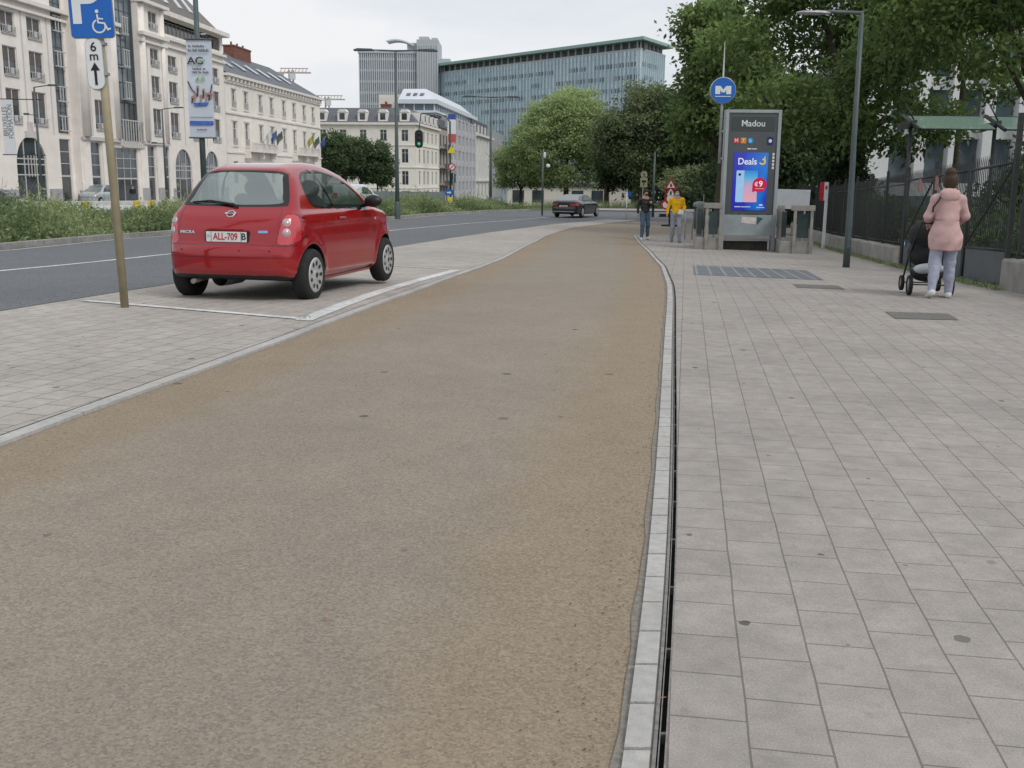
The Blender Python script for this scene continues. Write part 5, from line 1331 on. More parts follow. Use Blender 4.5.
mb = MB(); mb.box(-.001, 0, -.001, .001, -.001, .001); lt_ = tilted('model_name', M_chrome, micra, .47, .775, mb)
text('MICRA', .045, M_chrome, lt_, (-.002, 0, 0), RB, ext=.002, sx=1.35, bold=.001)
mb = MB(); mb.prism([(-.055, -.012), (.055, -.016), (.058, .012), (-.05, .014)], 'x', -.002, 0); tilted('sticker', mat('blue sticker', (.16, .42, .66), .4, var=.1), micra, -.43, .79, mb)
# wiper
mb = MB()
def wp(y, z, d=.02): return (surf_x(FM, y, z)-d, y, z)
mb.tube([wp(-.03, 1.055, .012), wp(-.0, 1.075, .03), wp(.30, 1.115, .028), wp(.50, 1.10, .02)], [.018, .016, .009, .006], 8); mb.tube([wp(.12, 1.095, .012), wp(.52, 1.10, .010)], .007, 6); mb.tube([wp(-.03, 1.055, -.01), wp(-.03, 1.055, .03)], .022, 10); mb.build('wiper', M_blk, micra)
# lamps inside the tail lights
for sgn in (1, -1):
    for z in (.895, .785):
        mb = MB(); mb.lathe([(0, -.014), (.020, -.012), (.034, -.006), (.039, .004)], 20, 'x'); o = tilted('lamp', M_lamp, micra, sgn*(.672 if z > .8 else .682), z, mb, .0)
        mb = MB(); mb.lathe([(.038, -.002), (.043, -.002), (.045, .004)], 20, 'x'); tilted('lamp_ring', M_hub, micra, sgn*(.672 if z > .8 else .682), z, mb, .001)
# parking sensors + exhaust + reflector recess
mb = MB()
for yy in (-.52, -.18, .18, .52):
    x_ = surf_x(FM, yy, .585); mb.tube([(x_+.01, yy, .585), (x_-.003, yy, .585)], .012, 12)
mb.build('parking_sensor', mat('sensor', (.10, .008, .012), .4), micra)
x_ = surf_x(FM, 0, .57)
# bumper crease shadow line
mb = MB(); n = 40; pts = [(surf_x(FM, y, .515)-.001, y, .515) for y in np.linspace(-.74, .74, n)]
mb.tube(pts, .004, 5); mb.build('bumper_crease_shadow', mat('crease', (.10, .004, .006), .5), micra)
mb = MB(); mb.tube([(.10, .42, .235), (.42, .42, .25)], .028, 12); mb.lathe([(.10, 0), (.11, .15), (.11, .45), (.09, .5)], 16, 'x', (.3, .2, .27)); mb.build('exhaust', M_steelrim, micra)
# mirrors, handles, antenna, mudflap, indicator
for sgn in (1, -1):
    s_ = SD().ell((2.30, sgn*.90, 1.09), (.07, .115, .078), .03).cap((2.34, sgn*.72, 1.03), (2.32, sgn*.86, 1.06), .025, .03, .02); s_.mesh('wing_mirror', M_blk, micra, .012)
    yy = surf_y(FM, 1.52, .90, sgn)
    mb = MB(); mb.tube([(1.43, yy+sgn*.004, .905), (1.46, yy+sgn*.022, .907), (1.60, yy+sgn*.022, .907), (1.63, yy+sgn*.004, .905)], .013, 8); mb.build('door_handle', M_red, micra)
    yy = surf_y(FM, 2.68, .86, sgn); mb = MB(); mb.tube([(2.68, yy-sgn*.01, .86), (2.68, yy+sgn*.006, .86)], .018, 12); mb.build('side_indicator', mat('amber', (.6, .35, .12), .3), micra)
    yb = surf_y(FM, 1.8, .23, sgn); mb = MB(); mb.box(1.02, 2.62, yb-sgn*.03, yb+sgn*.002, .2, .27); mb.build('sill', M_red, micra, bevel=.01)
    mb = MB(); mb.lathe([(0, 0), (.03, -.004), (.05, .0)], 8, 'y', (3.38, sgn*.70, .95))
mb = MB(); mb.box(.33, .37, -.16, .16, 1.475, 1.49); mb.tube([(.62, 0, 1.53), (.36, 0, 1.60)], [.006, .003], 5); 
# ---- dark saloon driving away
SS = dict(len=5.0, hgt=1.46, zmin=.2, belt=.98, r=.35, gapr=.05, wheels=(1.12, 4.15), track=.90, taper=.16, bump=.60, hatchw=.72, rx=1.5, fx=3.0, cab=(1.1, 3.7), k1=.10,
    side=[(.2, .27), (.03, .34), (.0, .55), (.03, .75), (.0, .95), (.05, 1.05), (.3, 1.08), (.72, 1.10), (1.2, 1.28), (1.65, 1.43), (2.3, 1.46), (2.9, 1.42), (3.3, 1.27), (3.75, 1.05), (4.2, .98), (4.7, .86), (4.95, .7), (5.0, .5), (4.9, .28), (4.0, .22), (2.5, .20), (1.0, .22)],
    plan=[(0, 0), (.02, .5), (.12, .78), (.4, .90), (1, .94), (2.5, .95), (4, .94), (4.5, .86), (4.85, .6), (5.0, 0)],
    w=[(.15, .86), (.3, .92), (.6, .945), (.85, .93), (.97, .88), (1.05, .82), (1.2, .74), (1.35, .64), (1.5, .55)],
    swin=[[(1.2, 1.05), (1.45, 1.22), (1.8, 1.36), (2.3, 1.38), (2.35, 1.03)], [(2.42, 1.03), (2.4, 1.38), (2.8, 1.35), (3.2, 1.22), (3.6, 1.02)]],
    rwin=[(-.70, 1.11), (.70, 1.11), (.52, 1.40), (-.52, 1.40)], fwin=[(-.7, 1.06), (.7, 1.06), (.55, 1.38), (-.55, 1.38)],
    tail=[(.38, .80), (.95, .78), (.95, .94), (.40, .91)], head=[(.45, .65), (.9, .65), (.9, .8), (.5, .78)], door=[(1.5, .95), (1.45, .3), (2.6, .28), (3.6, .3), (3.65, .95)], rglass=mat('pale reflecting glass', (.20, .235, .25), .08, spec=.9, var=.1))
M_black = paint('dark grey car paint', (.018, .017, .022), .3, .22)
sp = G(581, 218.0)
car('dark_saloon', 'dark grey saloon driving away along the curving road', (sp[0]-1.15, sp[1]-.6, gz(sp[0], sp[1])+.005), R(90-22), SS, .045, M_black, holes=5)
sal = bpy.data.objects['dark_saloon']
mb = MB(); mb.box(-.03, .0, -.26, .26, .70, .80); mb.build('number_plate', M_plate, sal)
mb = MB(); mb.box(-.015, .0, -.7, .7, .38, .44); mb.build('bumper_trim', M_chrome, sal)
mb = MB(); mb.box(-.033, -.031, -.20, .20, .725, .775); mb.build('plate_print', M_pred, sal)
# ---- silver hatchback, white van, dark car tail by the far pavement
SV = dict(SM); SV['seats'] = [(1.62, -.36), (1.62, .36)]; SV['rglass'] = M_cglass
sv = G(104, 205.5)
c_, _ = car('silver_hatchback', 'pale silver hatchback waiting on the far carriageway before the office arches', (sv[0]-.8, sv[1]+3.4, gz(sv[0], sv[1])), R(-90-2), SV, .06, paint('silver paint', (.42, .47, .50), .4, .3), holes=0)
c_.scale = (1.25, 1.15, 1.1)
tl = at(1, 205, 62)
c_, _ = car('dark_hatchback', 'dark car just entering the picture at the left edge behind the weeds', (tl[0]-2.6, tl[1]+1.0, gz(tl[0], tl[1])), R(8), SV, .06, paint('dark green grey paint', (.03, .035, .04), .3, .3), holes=0)
SVAN = dict(len=4.9, hgt=2.0, zmin=.25, belt=1.15, r=.33, wheels=(.95, 3.85), track=.86, taper=.05, bump=.62, hatchw=.75, rx=.6, fx=3.2, cab=(.3, 4.2), k1=.12,
    side=[(.1, .3), (.0, .5), (.02, 1.1), (.10, 1.8), (.25, 1.96), (1, 2.0), (2.5, 2.0), (3.3, 1.93), (3.8, 1.55), (4.1, 1.2), (4.6, 1.02), (4.85, .8), (4.9, .5), (4.8, .3), (2.5, .25)],
    plan=[(0, 0), (.01, .6), (.1, .86), (.6, .93), (2.5, .95), (4.2, .93), (4.65, .8), (4.88, .4), (4.9, 0)],
    w=[(.2, .88), (.5, .94), (1.0, .95), (1.2, .92), (1.6, .86), (1.9, .78), (2.1, .7)],
    swin=[[(2.9, 1.22), (2.9, 1.75), (3.35, 1.72), (3.8, 1.3), (3.75, 1.2)]], rwin=[(-.7, 1.2), (.7, 1.2), (.65, 1.8), (-.65, 1.8)], fwin=[(-.75, 1.2), (.75, 1.2), (.62, 1.8), (-.62, 1.8)],
    tail=[(.78, .8), (.95, .8), (.95, 1.3), (.8, 1.3)], head=[(.5, .7), (.85, .7), (.85, .95), (.55, .9)], door=[(2.85, 1.15), (2.85, .4), (3.6, .4), (3.95, 1.1)])
vp = at(362, 203, 92)
car('white_van', 'white van half hidden behind the red hatchback', (vp[0]-2.6, vp[1]-2.2, gz(vp[0], vp[1])), R(38), SVAN, .06, paint('white van paint', (.62, .66, .68), 0, .3), cat='van', holes=0)
# ------------------------------------------------------------------ people
M_skin = mat('skin', (.42, .24, .165), .55, var=.08, scale=20); M_skin2 = mat('light skin', (.50, .30, .22), .55, var=.08, scale=20)
M_hair = mat('dark hair', (.012, .009, .008), .6, var=.3, scale=60); M_hairb = mat('brown hair', (.045, .026, .016), .6, var=.4, scale=50, bump=.6, bscale=120)
M_jeans = mat('blue jeans', (.075, .12, .17), .9, var=.22, scale=9, bump=.3, bscale=90); M_gtrs = mat('grey joggers', (.27, .29, .335), .9, var=.12, scale=7, bump=.3, bscale=60)
M_bj = mat('black jacket', (.014, .014, .016), .5, var=.25, scale=8, bump=.9, bscale=10, bdist=.05); M_yel = mat('yellow sweatshirt', (.74, .42, .006), .9, var=.14, scale=6, bump=.9, bscale=10, bdist=.05)
M_pink = mat('pink coat', (.54, .36, .345), .9, var=.10, scale=5, bump=.5, bscale=7, bdist=.03, var2=.08, scale2=2.5); M_lil = mat('lilac grey joggers', (.35, .37, .47), .9, var=.1, scale=7, bump=.8, bscale=11, bdist=.04)
M_wsh = mat('white trainers', (.62, .62, .60), .6, var=.1, scale=20); M_gsh = mat('grey trainers', (.16, .17, .19), .7, var=.15)
M_mask = mat('pale blue mask', (.33, .52, .60), .8, var=.05); M_bmask = mat('black mask', (.02, .018, .018), .8); M_paper = mat('paper', (.7, .71, .74), .7, var=.06)
M_eye = mat('eye', (.02, .018, .018), .3)

def fingers(s, w_, d, side, curl=.5, k=.004):
    """hand at wrist w_, pointing d; side gives the thumb direction"""
    w_ = Vector(w_); d = Vector(d).normalized(); t = Vector(side).normalized(); n = d.cross(t).normalized()
    s.ell(tuple(w_+d*.045), (.030, .030, .046), .012)
    s.cap(tuple(w_), tuple(w_+d*.075), .024, .03, .01)
    for i, l in enumerate((.066, .076, .070, .054)):
        o = t*(.027-.018*i); a = w_+d*.078+o; b = a+d*l*.5+n*curl*.012; c = b+d*l*.42+n*curl*.03
        s.cap(tuple(a), tuple(b), .0098, .009, k); s.cap(tuple(b), tuple(c), .009, .0075, k)
    a = w_+d*.02+t*.024; b = a+d*.03+t*.022; c = b+d*.028+t*.004+n*.01
    s.cap(tuple(a), tuple(b), .013, .011, .006); s.cap(tuple(b), tuple(c), .011, .009, k)

def person(label, loc, rz, J, top, trousers, shoes, skin=M_skin, hair=M_hair, mask=None, female=False, h=.014, coat=False, bun=False, sc_=1.0, cat='person', group=None, collar=True, sole=None):
    """J: joint dict in a local frame facing -y, z up; x = the person's left"""
    P = empty('person', loc, rz, label, cat, group); P.scale = (sc_,)*3
    hip, she = J['hip'], J['sh']; hd = Vector(J['head']); nk = Vector(J['neck'])
    sw = .165 if female else .19; hw_ = .10
    b = SD()
    fwd = Vector(J.get('look', (0, -1, 0))).normalized()
    # head
    b.ell(tuple(hd), (.074, .094, .112), .02); b.ell(tuple(hd+Vector((0, -.03, -.055))), (.052, .062, .06), .03)
    b.cap(tuple(hd+Vector((0, .02, -.06))), tuple(nk), .052, .055, .03)
    b.cap(tuple(hd+fwd*.088+Vector((0, 0, .0))), tuple(hd+fwd*.112+Vector((0, 0, -.028))), .010, .014, .012)
    for sg in (1, -1): b.ell(tuple(hd+Vector((sg*.076, .01, -.01))), (.011, .022, .032), .008)
    ch = (nk+Vector(hip))/2
    b.cap(tuple(nk+Vector((0, 0, -.06))), tuple(Vector(hip)+Vector((0, 0, .12))), .11, .11, .06)
    b.ell(tuple(nk+Vector((0, .0, -.20))), (.155, .10, .19), .06); b.ell(tuple(Vector(hip)+Vector((0, .0, .02))), (.15, .11, .13), .05)
    t = SD(); t.ell(tuple(nk+Vector((0, .0, -.24))), (.172 if not female else .150, .125, .215), .08)
    t.cap(tuple(nk+Vector((0, .005, -.10))), tuple(Vector(hip)+Vector((0, 0, .08))), .105, .15 if not female else .12, .08)
    t.ell(tuple(nk+Vector((0, .01, -.06))), (.085, .075, .045), .04)
    tr = SD(); tr.ell(tuple(Vector(hip)+Vector((0, .005, .03))), (.175, .135, .145), .05)
    sh_ = SD(); 
    for sg in (1, -1):
        S_ = J['shoulder'][sg]; E_ = J['elbow'][sg]; W_ = J['wrist'][sg]; K_ = J['knee'][sg]; A_ = J['ankle'][sg]; Hp = Vector(hip)+Vector((sg*hw_*.9, 0, -.02))
        b.cap(tuple(nk+Vector((0, 0, -.06))), S_, .06, .055, .04); b.cap(S_, E_, .052, .040, .03); b.cap(E_, W_, .040, .026, .02)
        dd = Vector(J.get('hand', {}).get(sg, Vector(W_)-Vector(E_))); fingers(b, W_, dd, J.get('thumb', {}).get(sg, (0, -1, 0)), J.get('curl', .8))
        b.cap(tuple(Hp), K_, .085, .056, .04); b.cap(K_, A_, .056, .038, .02)
        t.cap(tuple(nk+Vector((sg*.03, 0, -.085))), S_, .058, .066, .05); t.cap(S_, E_, .066, .056, .035)
        We = Vector(E_).lerp(Vector(W_), .96); t.cap(E_, tuple(We), .058, .042, .025)
        tr.cap(tuple(Hp), K_, .105, .076, .04); mid = Vector(K_).lerp(Vector(A_), .5)
        tr.cap(K_, tuple(mid), .076, .066, .03); tr.cap(tuple(mid), A_, .066, .052, .03)
        td = Vector(J['toe'][sg]).normalized(); A = Vector(A_)
        heel = A+Vector((0, 0, -.045))-td*.035; toe = A+Vector((0, 0, -.052))+td*.15
        b.cap(tuple(A), tuple(A+Vector((0, 0, -.04))), .036, .034, .02); b.cap(tuple(heel), tuple(toe), .034, .03, .02)
        sh_.cap(tuple(heel), tuple(toe), .046, .038, .02); sh_.cap(tuple(A+Vector((0, 0, -.02))), tuple(A+Vector((0, 0, -.045))+td*.05), .046, .044, .02)
    t.wr = .0055 if h < .03 else 0; tr.wr = .005 if h < .03 else 0
    b.mesh('body', skin, P, h)
    if coat:   # flared coat to mid thigh
        hz = Vector(hip)
        t.cap(tuple(hz+Vector((0, .01, .16))), tuple(hz+Vector((0, .01, -.02))), .135, .165, .06); t.ell(tuple(hz+Vector((0, .01, -.10))), (.225, .17, .27), .05)
        t.cutz(hz.z-.235, True, .012)
        t.ell(tuple(nk+Vector((0, .085, -.035))), (.13, .07, .085), .03)
    else: t.cutz(hip[2]-.01, True, .01)
    t.mesh('jacket' if coat or top is M_bj else 'sweatshirt', top, P, h*.9)
    tr.cutz(hip[2]+.13, False, .01); tr.mesh('trousers', trousers, P, h*.9)
    sh_.mesh('shoes', shoes, P, h*.8)
    # hair
    hr = SD(); hr.ell(tuple(hd+Vector((0, .022, .026))), (.098, .115, .120), .02)
    if not female: hr.ell(tuple(hd+Vector((0, -.02, .075))), (.070, .085, .045), .02); hr.cut(tuple(hd+fwd*.085+Vector((0, 0, -.035))), (.085, .09, .092), .015).cutz(hd.z-.07, True, .01)
    else:
        hr.cut(tuple(hd+fwd*.10+Vector((0, 0, -.035))), (.09, .08, .10), .02)
        if bun: hr.ell(tuple(hd+Vector((0.01, .06, .125))), (.074, .068, .062), .02); hr.ell(tuple(hd+Vector((0, .05, -.03))), (.082, .07, .085), .03); hr.cap(tuple(hd+Vector((0, .07, -.05))), tuple(hd+Vector((0, .06, -.115))), .045, .03, .03)
    hr.mesh('hair', hair, P, h*.8)
    ey = MB()
    rt = Vector((0, 0, 1)).cross(fwd).normalized()
    for sg in (1, -1):
        c_ = hd+fwd*.090+rt*sg*.030+Vector((0, 0, .008)); e_ = SD().ell(tuple(c_), (.013, .008, .008), .001); e_.mesh('eye', M_eye, P, .005)
    if mask: 
        m_ = SD().ell(tuple(hd+fwd*.055+Vector((0, 0, -.048))), (.062, .064, .050), .02); m_.mesh('face_mask', mask, P, .011)
    else:
        c_ = hd+fwd*.096+Vector((0, 0, -.052)); SD().ell(tuple(c_), (.022, .008, .006), .001).mesh('mouth', mat('lips', (.32, .10, .09), .5), P, .005)
    if coat or collar:
        pass
    return P

def pose(hgt=1.75, **k):
    J = dict(hip=(0, 0, .93), sh=1.45, neck=(0, 0, 1.50), head=(0, -.015, 1.635), shoulder={1: (.185, .0, 1.40), -1: (-.185, .0, 1.40)},
        elbow={1: (.235, .03, 1.15), -1: (-.235, .03, 1.15)}, wrist={1: (.24, -.05, .91), -1: (-.24, -.05, .91)},
        knee={1: (.10, -.03, .50), -1: (-.10, -.02, .50)}, ankle={1: (.11, .0, .088), -1: (-.11, .0, .088)}, toe={1: (.15, -1, 0), -1: (-.15, -1, 0)})
    J.update(k); return J
# man in black jacket, hand raised to his chest, mid stride, facing us
pk = G(648, 240.5)
Jb = pose(elbow={1: (.27, -.02, 1.17), -1: (-.26, .05, 1.17)}, wrist={1: (.16, -.20, 1.28), -1: (-.25, -.0, .93)}, thumb={1: (-.3, 0, 1), -1: (0, -1, 0)}, knee={1: (.11, .0, .50), -1: (-.11, -.12, .52)}, ankle={1: (.13, .12, .10), -1: (-.13, -.12, .088)}, look=(.25, -1, -.1))
pb = person('man in black jacket, blue jeans and dark mask walking towards the camera', (pk[0]-.1, pk[1]+.3, gz(pk[0], pk[1])+.005), R(6), Jb, M_bj, M_jeans, M_wsh, mask=M_bmask, h=.018, sc_=1.04)
mb = MB(); mb.box(.10, .17, -.27, -.255, 1.34, 1.41); ph = mb.build('paper_slip', M_paper, None, pb.location, (0, 0, R(6))); tag(ph, 'small white slip held by the man in the black jacket', 'paper')
# man in yellow sweatshirt holding papers
yk = G(676.5, 243)
Jy = pose(elbow={1: (.26, .03, 1.16), -1: (-.27, .03, 1.16)}, wrist={1: (.20, -.19, 1.06), -1: (-.30, -.02, .92)}, thumb={1: (-.5, 0, .8), -1: (0, -1, 0)}, hand={1: (-.7, -.4, .1)}, knee={1: (.11, -.13, .52), -1: (-.11, .0, .50)}, ankle={1: (.12, -.10, .088), -1: (-.12, .08, .09)})
py_ = person('man in bright yellow sweatshirt, grey joggers and pale blue mask carrying papers', (yk[0], yk[1]+.3, gz(yk[0], yk[1])+.005), R(-4), Jy, M_yel, M_gtrs, M_gsh, mask=M_mask, h=.018, sc_=1.07)
mb = MB(); mb.prism([(.02, 1.02), (.20, .98), (.25, 1.12), (.08, 1.18)], 'y', -.27, -.255); mb.prism([(.06, .99), (.22, 1.04), (.18, 1.15), (.03, 1.10)], 'y', -.285, -.275)
pp = mb.build('papers', M_paper, None, py_.location, (0, 0, R(-4))); tag(pp, 'folded white papers in the hand of the man in yellow', 'papers')
# woman in pink coat pushing the pram, seen from behind
lk = G(943.5, 300)
Jl = pose(hip=(0, 0, .90), neck=(0, .0, 1.45), head=(0, -.03, 1.585), shoulder={1: (.158, .0, 1.345), -1: (-.158, .0, 1.345)}, elbow={1: (.235, -.02, 1.12), -1: (-.235, -.02, 1.12)}, wrist={1: (.19, -.30, 1.02), -1: (-.19, -.30, 1.02)},
    hand={1: (-.15, -.9, -.3), -1: (.15, -.9, -.3)}, thumb={1: (-1, 0, .3), -1: (1, 0, .3)}, knee={1: (.11, .03, .48), -1: (-.10, -.10, .49)}, ankle={1: (.14, .14, .13), -1: (-.12, -.12, .088)}, toe={1: (.1, -1, -.30), -1: (-.1, -1, 0)}, curl=1.6)
LROT = R(180-13)
lady = person('woman in a pink hooded coat and lilac joggers pushing a pram, seen from behind', (lk[0], lk[1]+.12, gz(lk[0], lk[1])+.005), LROT, Jl, M_pink, M_lil, M_wsh, skin=M_skin2, hair=M_hairb, female=True, coat=True, bun=True, h=.013, sc_=.98)
SD().ell((0, .095, 1.395), (.125, .065, .085), .03).ell((0, .05, 1.44), (.115, .085, .045), .03).mesh('hood', M_pink, lady, .014)
# strap of a cross body bag, hood seam, shoe accent
mb = MB(); mb.tube([(.115, .085, 1.40), (.15, .135, 1.33), (.205, .10, 1.24), (.20, .06, 1.18)], .012, 6); mb.build('bag_strap', M_blk, lady)
M_acc = mat('green shoe patch', (.35, .55, .12), .6, var=.3, scale=30)
for sg in (1, -1):
    A_ = Jl['ankle'][sg]; SD().ell((A_[0], A_[1]+.045, A_[2]-.03), (.03, .018, .022), .01).mesh('shoe_patch', M_acc, lady, .008)
mb = MB(); n = 24
def ringpts(z, rx, ry, cy=.01): return [(rx*math.cos(2*math.pi*i/n), cy+ry*math.sin(2*math.pi*i/n), z) for i in range(n+1)]
mb.tube(ringpts(1.075, .158, .137), .0055, 5, False); mb.build('waist_seam', mat('pink seam', (.36, .19, .19), .9), lady)
# two small dark figures far off by the office doors
for k, (px_, row, lab, tp, tq) in enumerate(((127, 204.5, 'small dark figure standing left of the other by the far office doors', M_bj, M_bj), (133.5, 205, 'small figure in dark jacket and jeans standing rightmost by the far office doors', M_bj, M_jeans))):
    q = G(px_, row); person(lab, (q[0], q[1], gz(q[0], q[1])), R(-20+50*k), pose(), tp, tq, M_gsh, h=.05)
# ---- pram
M_pf = mat('pram fabric', (.016, .017, .019), .85, var=.25, scale=14, bump=.3); M_bl = mat('pale blanket', (.45, .50, .52), .9, var=.12, bump=.3)
pr = empty('pram', (lady.location.x+.04, lady.location.y+.64, lady.location.z), R(-10), 'black pram with pale blanket pushed by the woman in the pink coat', 'pram')
for (x, y, r_) in ((-.27, -.30, .14), (.27, -.30, .14), (-.25, .38, .11), (.25, .38, .11)):
    w_ = MB(); w_.lathe([(r_*.7, -.022), (r_*.95, -.024), (r_, -.012), (r_, .012), (r_*.95, .024), (r_*.7, .022)], 24, 'x', (x, y, r_)); o = w_.build('wheel', M_tyre, pr)
    w_ = MB(); w_.lathe([(0, -.018), (r_*.72, -.014), (r_*.72, .014), (0, .018)], 24, 'x', (x, y, r_)); w_.build('rim', M_steelrim, o)
mb = MB()
for x in (-.24, .24):
    mb.tube([(x, -.30, .16), (x, .05, .55), (x, .38, .14)], .013, 8); mb.tube([(x, .12, .42), (x*.95, -.22, .78), (x*.85, -.46, 1.0)], .013, 8)
mb.tube([(-.205, -.46, 1.0), (.205, -.46, 1.0)], .017, 10); mb.tube([(-.27, -.30, .15), (.27, -.30, .15)], .01, 6); mb.tube([(-.25, .38, .12), (.25, .38, .12)], .01, 6); mb.build('frame', M_irond, pr)
s_ = SD().ell((0, .10, .56), (.25, .38, .21), .04).cap((-.14, -.1, .68), (.14, -.1, .68), .08, .08, .06); s_.mesh('seat', M_pf, pr, .02)
s_ = SD().ell((0, .0, .80), (.27, .28, .25), .04).cut((0, .18, .70), (.21, .22, .2), .03).cutz(.62, True, .02); s_.mesh('hood', M_pf, pr, .018)
s_ = SD().ell((0, -.04, .28), (.22, .26, .11), .04); s_.mesh('basket', M_pf, pr, .02)
s_ = SD().ell((0, -.24, .37), (.19, .09, .075), .03).ell((-.12, -.26, .36), (.10, .07, .06), .03); b_ = s_.mesh('blanket', M_bl, None, .018); b_.location = pr.location; b_.rotation_euler = (0, 0, R(-10)); tag(b_, 'pale folded blanket lying in the pram basket', 'blanket')
# ------------------------------------------------------------------ street furniture
M_beige = mat('beige painted pole', (.30, .26, .17), .6, var=.12, scale=7, var2=.1, scale2=1, bump=.15)
M_green = mat('dark grey green paint', (.075, .10, .10), .5, var=.12, scale=5, bump=.1)
M_galv = mat('galvanised steel', (.36, .37, .38), .45, metal=.5, var=.15, scale=12)
M_sblue = mat('sign blue', (.012, .12, .46), .35, var=.05); M_swhite = mat('sign white', (.68, .70, .71), .4, var=.03); M_sblk = mat('sign black', (.015, .015, .018), .5, var=0)
M_sred = mat('sign red', (.50, .02, .03), .4, var=.05); M_syel = mat('sign yellow', (.70, .58, .04), .45, var=.05); M_lime_ = mat('faded sign beige', (.46, .45, .28), .6, var=.1)
M_conc = mat('old concrete', (.27, .26, .24), .9, var=.16, scale=4, bump=.4, var2=.18, scale2=.9); M_dgl = mat('dark green glass', (.03, .05, .05), .1, spec=.7, var=.2)

def rrect(x0, x1, z0, z1, r, n=5):
    p = []
    for (cx, cz, a0) in ((x1-r, z1-r, 0), (x0+r, z1-r, 90), (x0+r, z0+r, 180), (x1-r, z0+r, 270)):
        for k in range(n+1): a = R(a0+90*k/n); p.append((cx+r*math.cos(a), cz+r*math.sin(a)))
    return p
def circ(cx, cz, r, n=32): return [(cx+r*math.cos(2*math.pi*k/n), cz+r*math.sin(2*math.pi*k/n)) for k in range(n)]
def stroke(pts, w_, y, m, par, name):
    """flat painted stroke as connected bars with round joints in the xz plane"""
    mb = MB(); dy = 0
    for i in range(len(pts)-1):
        a, b = Vector((pts[i][0], 0, pts[i][1])), Vector((pts[i+1][0], 0, pts[i+1][1])); d = (b-a).normalized(); n_ = Vector((-d.z, 0, d.x))*w_/2
        mb.add([tuple(v+Vector((0, y-dy, 0))) for v in (a-n_, b-n_, b+n_, a+n_)], [(0, 1, 2, 3)]); dy += .0001
    for (x, z) in pts: mb.add([(x+w_/2*math.cos(t), y-dy, z+w_/2*math.sin(t)) for t in np.linspace(0, 6.283, 13)[:-1]], [tuple(range(12))]); dy += .0001
    return mb.build(name, m, par)

# ---- disabled parking sign on a beige pole
b0 = G(125, 308.5); sg = empty('parking_sign', b0, R(2), 'blue disabled parking sign with a 6 m arrow plate on a leaning beige pole', 'road sign')
topw = at(104, 82, b0[1]); dxp = (topw[0]-b0[0])/(topw[2]-b0[2]); P_ = lambda z, o=0: (dxp*z+o, 0, z)
mb = MB(); mb.tube([P_(-.05), P_(3.55)], .043, 16); mb.build('pole', M_beige, sg); mb = MB(); mb.tube([P_(3.55), P_(3.58)], .047, 16); mb.build('pole_cap', M_beige, sg)
# sign board frame coordinates
tilt = math.atan(dxp)
def board(name, cx, cz, w_, h_, r, m, par=sg, y=-.06, t=.012, rim=M_galv, extra=0):
    mb = MB(); mb.prism(rrect(-w_/2, w_/2, -h_/2, h_/2, r), 'y', 0, t); o = mb.build(name, m, par, (cx, y, cz), (0, tilt+extra, 0))
    mb = MB(); mb.prism(rrect(-w_/2-.008, w_/2+.008, -h_/2-.008, h_/2+.008, r+.008), 'y', t, t+.014); mb.build('rim', rim, o); return o
zc = 3.30-.08
sb = board('blue_plate', dxp*zc-.045, 3.125, .43, .64, .035, M_sblue)
mb = MB(); mb.prism(rrect(-.215, .215, -.32, .32, .035), 'y', -.001, 0); 
def letterP(par, x, z, h, w_, t, m, y):
    mb = MB(); mb.box(x, x+t, y-.002, y, z, z+h)
    n = 14; pts = []; r = h*.29; cx = x+w_-r; cz = z+h-r
    out = [(cx+r*math.cos(a), cz+r*math.sin(a)) for a in np.linspace(math.pi/2, -math.pi/2, n)]; inn = [(cx+(r-t)*math.cos(a), cz+(r-t)*math.sin(a)) for a in np.linspace(math.pi/2, -math.pi/2, n)]
    for i in range(n-1): mb.add([(out[i][0], y-.002, out[i][1]), (out[i+1][0], y-.002, out[i+1][1]), (inn[i+1][0], y-.002, inn[i+1][1]), (inn[i][0], y-.002, inn[i][1])], [(0, 1, 2, 3)])
    mb.box(x+t, cx, y-.002, y, z+h-t, z+h); mb.box(x+t, cx, y-.002, y, z+h-2*r, z+h-2*r+t)
    return mb.build('letter_p', m, par)
letterP(sb, -.185, -.185, .46, .30, .088, M_swhite, -.002)
# wheelchair symbol
xx = .085; zz = -.20
stroke([(xx+.063*math.cos(a)-.012, zz+.063*math.sin(a)-.01) for a in np.linspace(R(120), R(385), 16)], .017, -.003, M_swhite, sb, 'wheelchair_symbol')
stroke([(xx-.022, zz+.10), (xx-.018, zz+.025), (xx+.045, zz+.018), (xx+.075, zz-.045), (xx+.10, zz-.035)], .017, -.005, M_swhite, sb, 'wheelchair_symbol')
stroke([(xx-.02, zz+.065), (xx+.03, zz+.06)], .014, -.007, M_swhite, sb, 'wheelchair_symbol')
mb = MB(); mb.prism(circ(xx-.024, zz+.135, .018, 16), 'y', -.004, -.002); mb.build('wheelchair_symbol', M_swhite, sb)
s2 = board('arrow_plate', dxp*2.56-.055, 2.545, .165, .50, .07, M_swhite)
text('6', .13, M_sblk, s2, (0, -.003, .165), bold=.001); text('m', .125, M_sblk, s2, (0, -.003, .075), bold=.001)
mb = MB(); mb.box(-.013, .013, -.004, -.001, -.21, -.06); mb.prism([(-.048, -.065), (.048, -.065), (0, .015)], 'y', -.004, -.001); mb.build('arrow', M_sblk, s2)
mb = MB()
for z in (3.42, 3.05, 2.75, 2.45): mb.box(dxp*z-.05, dxp*z+.055, -.055, .05, z-.015, z+.015)
mb.build('clamp', M_galv, sg)
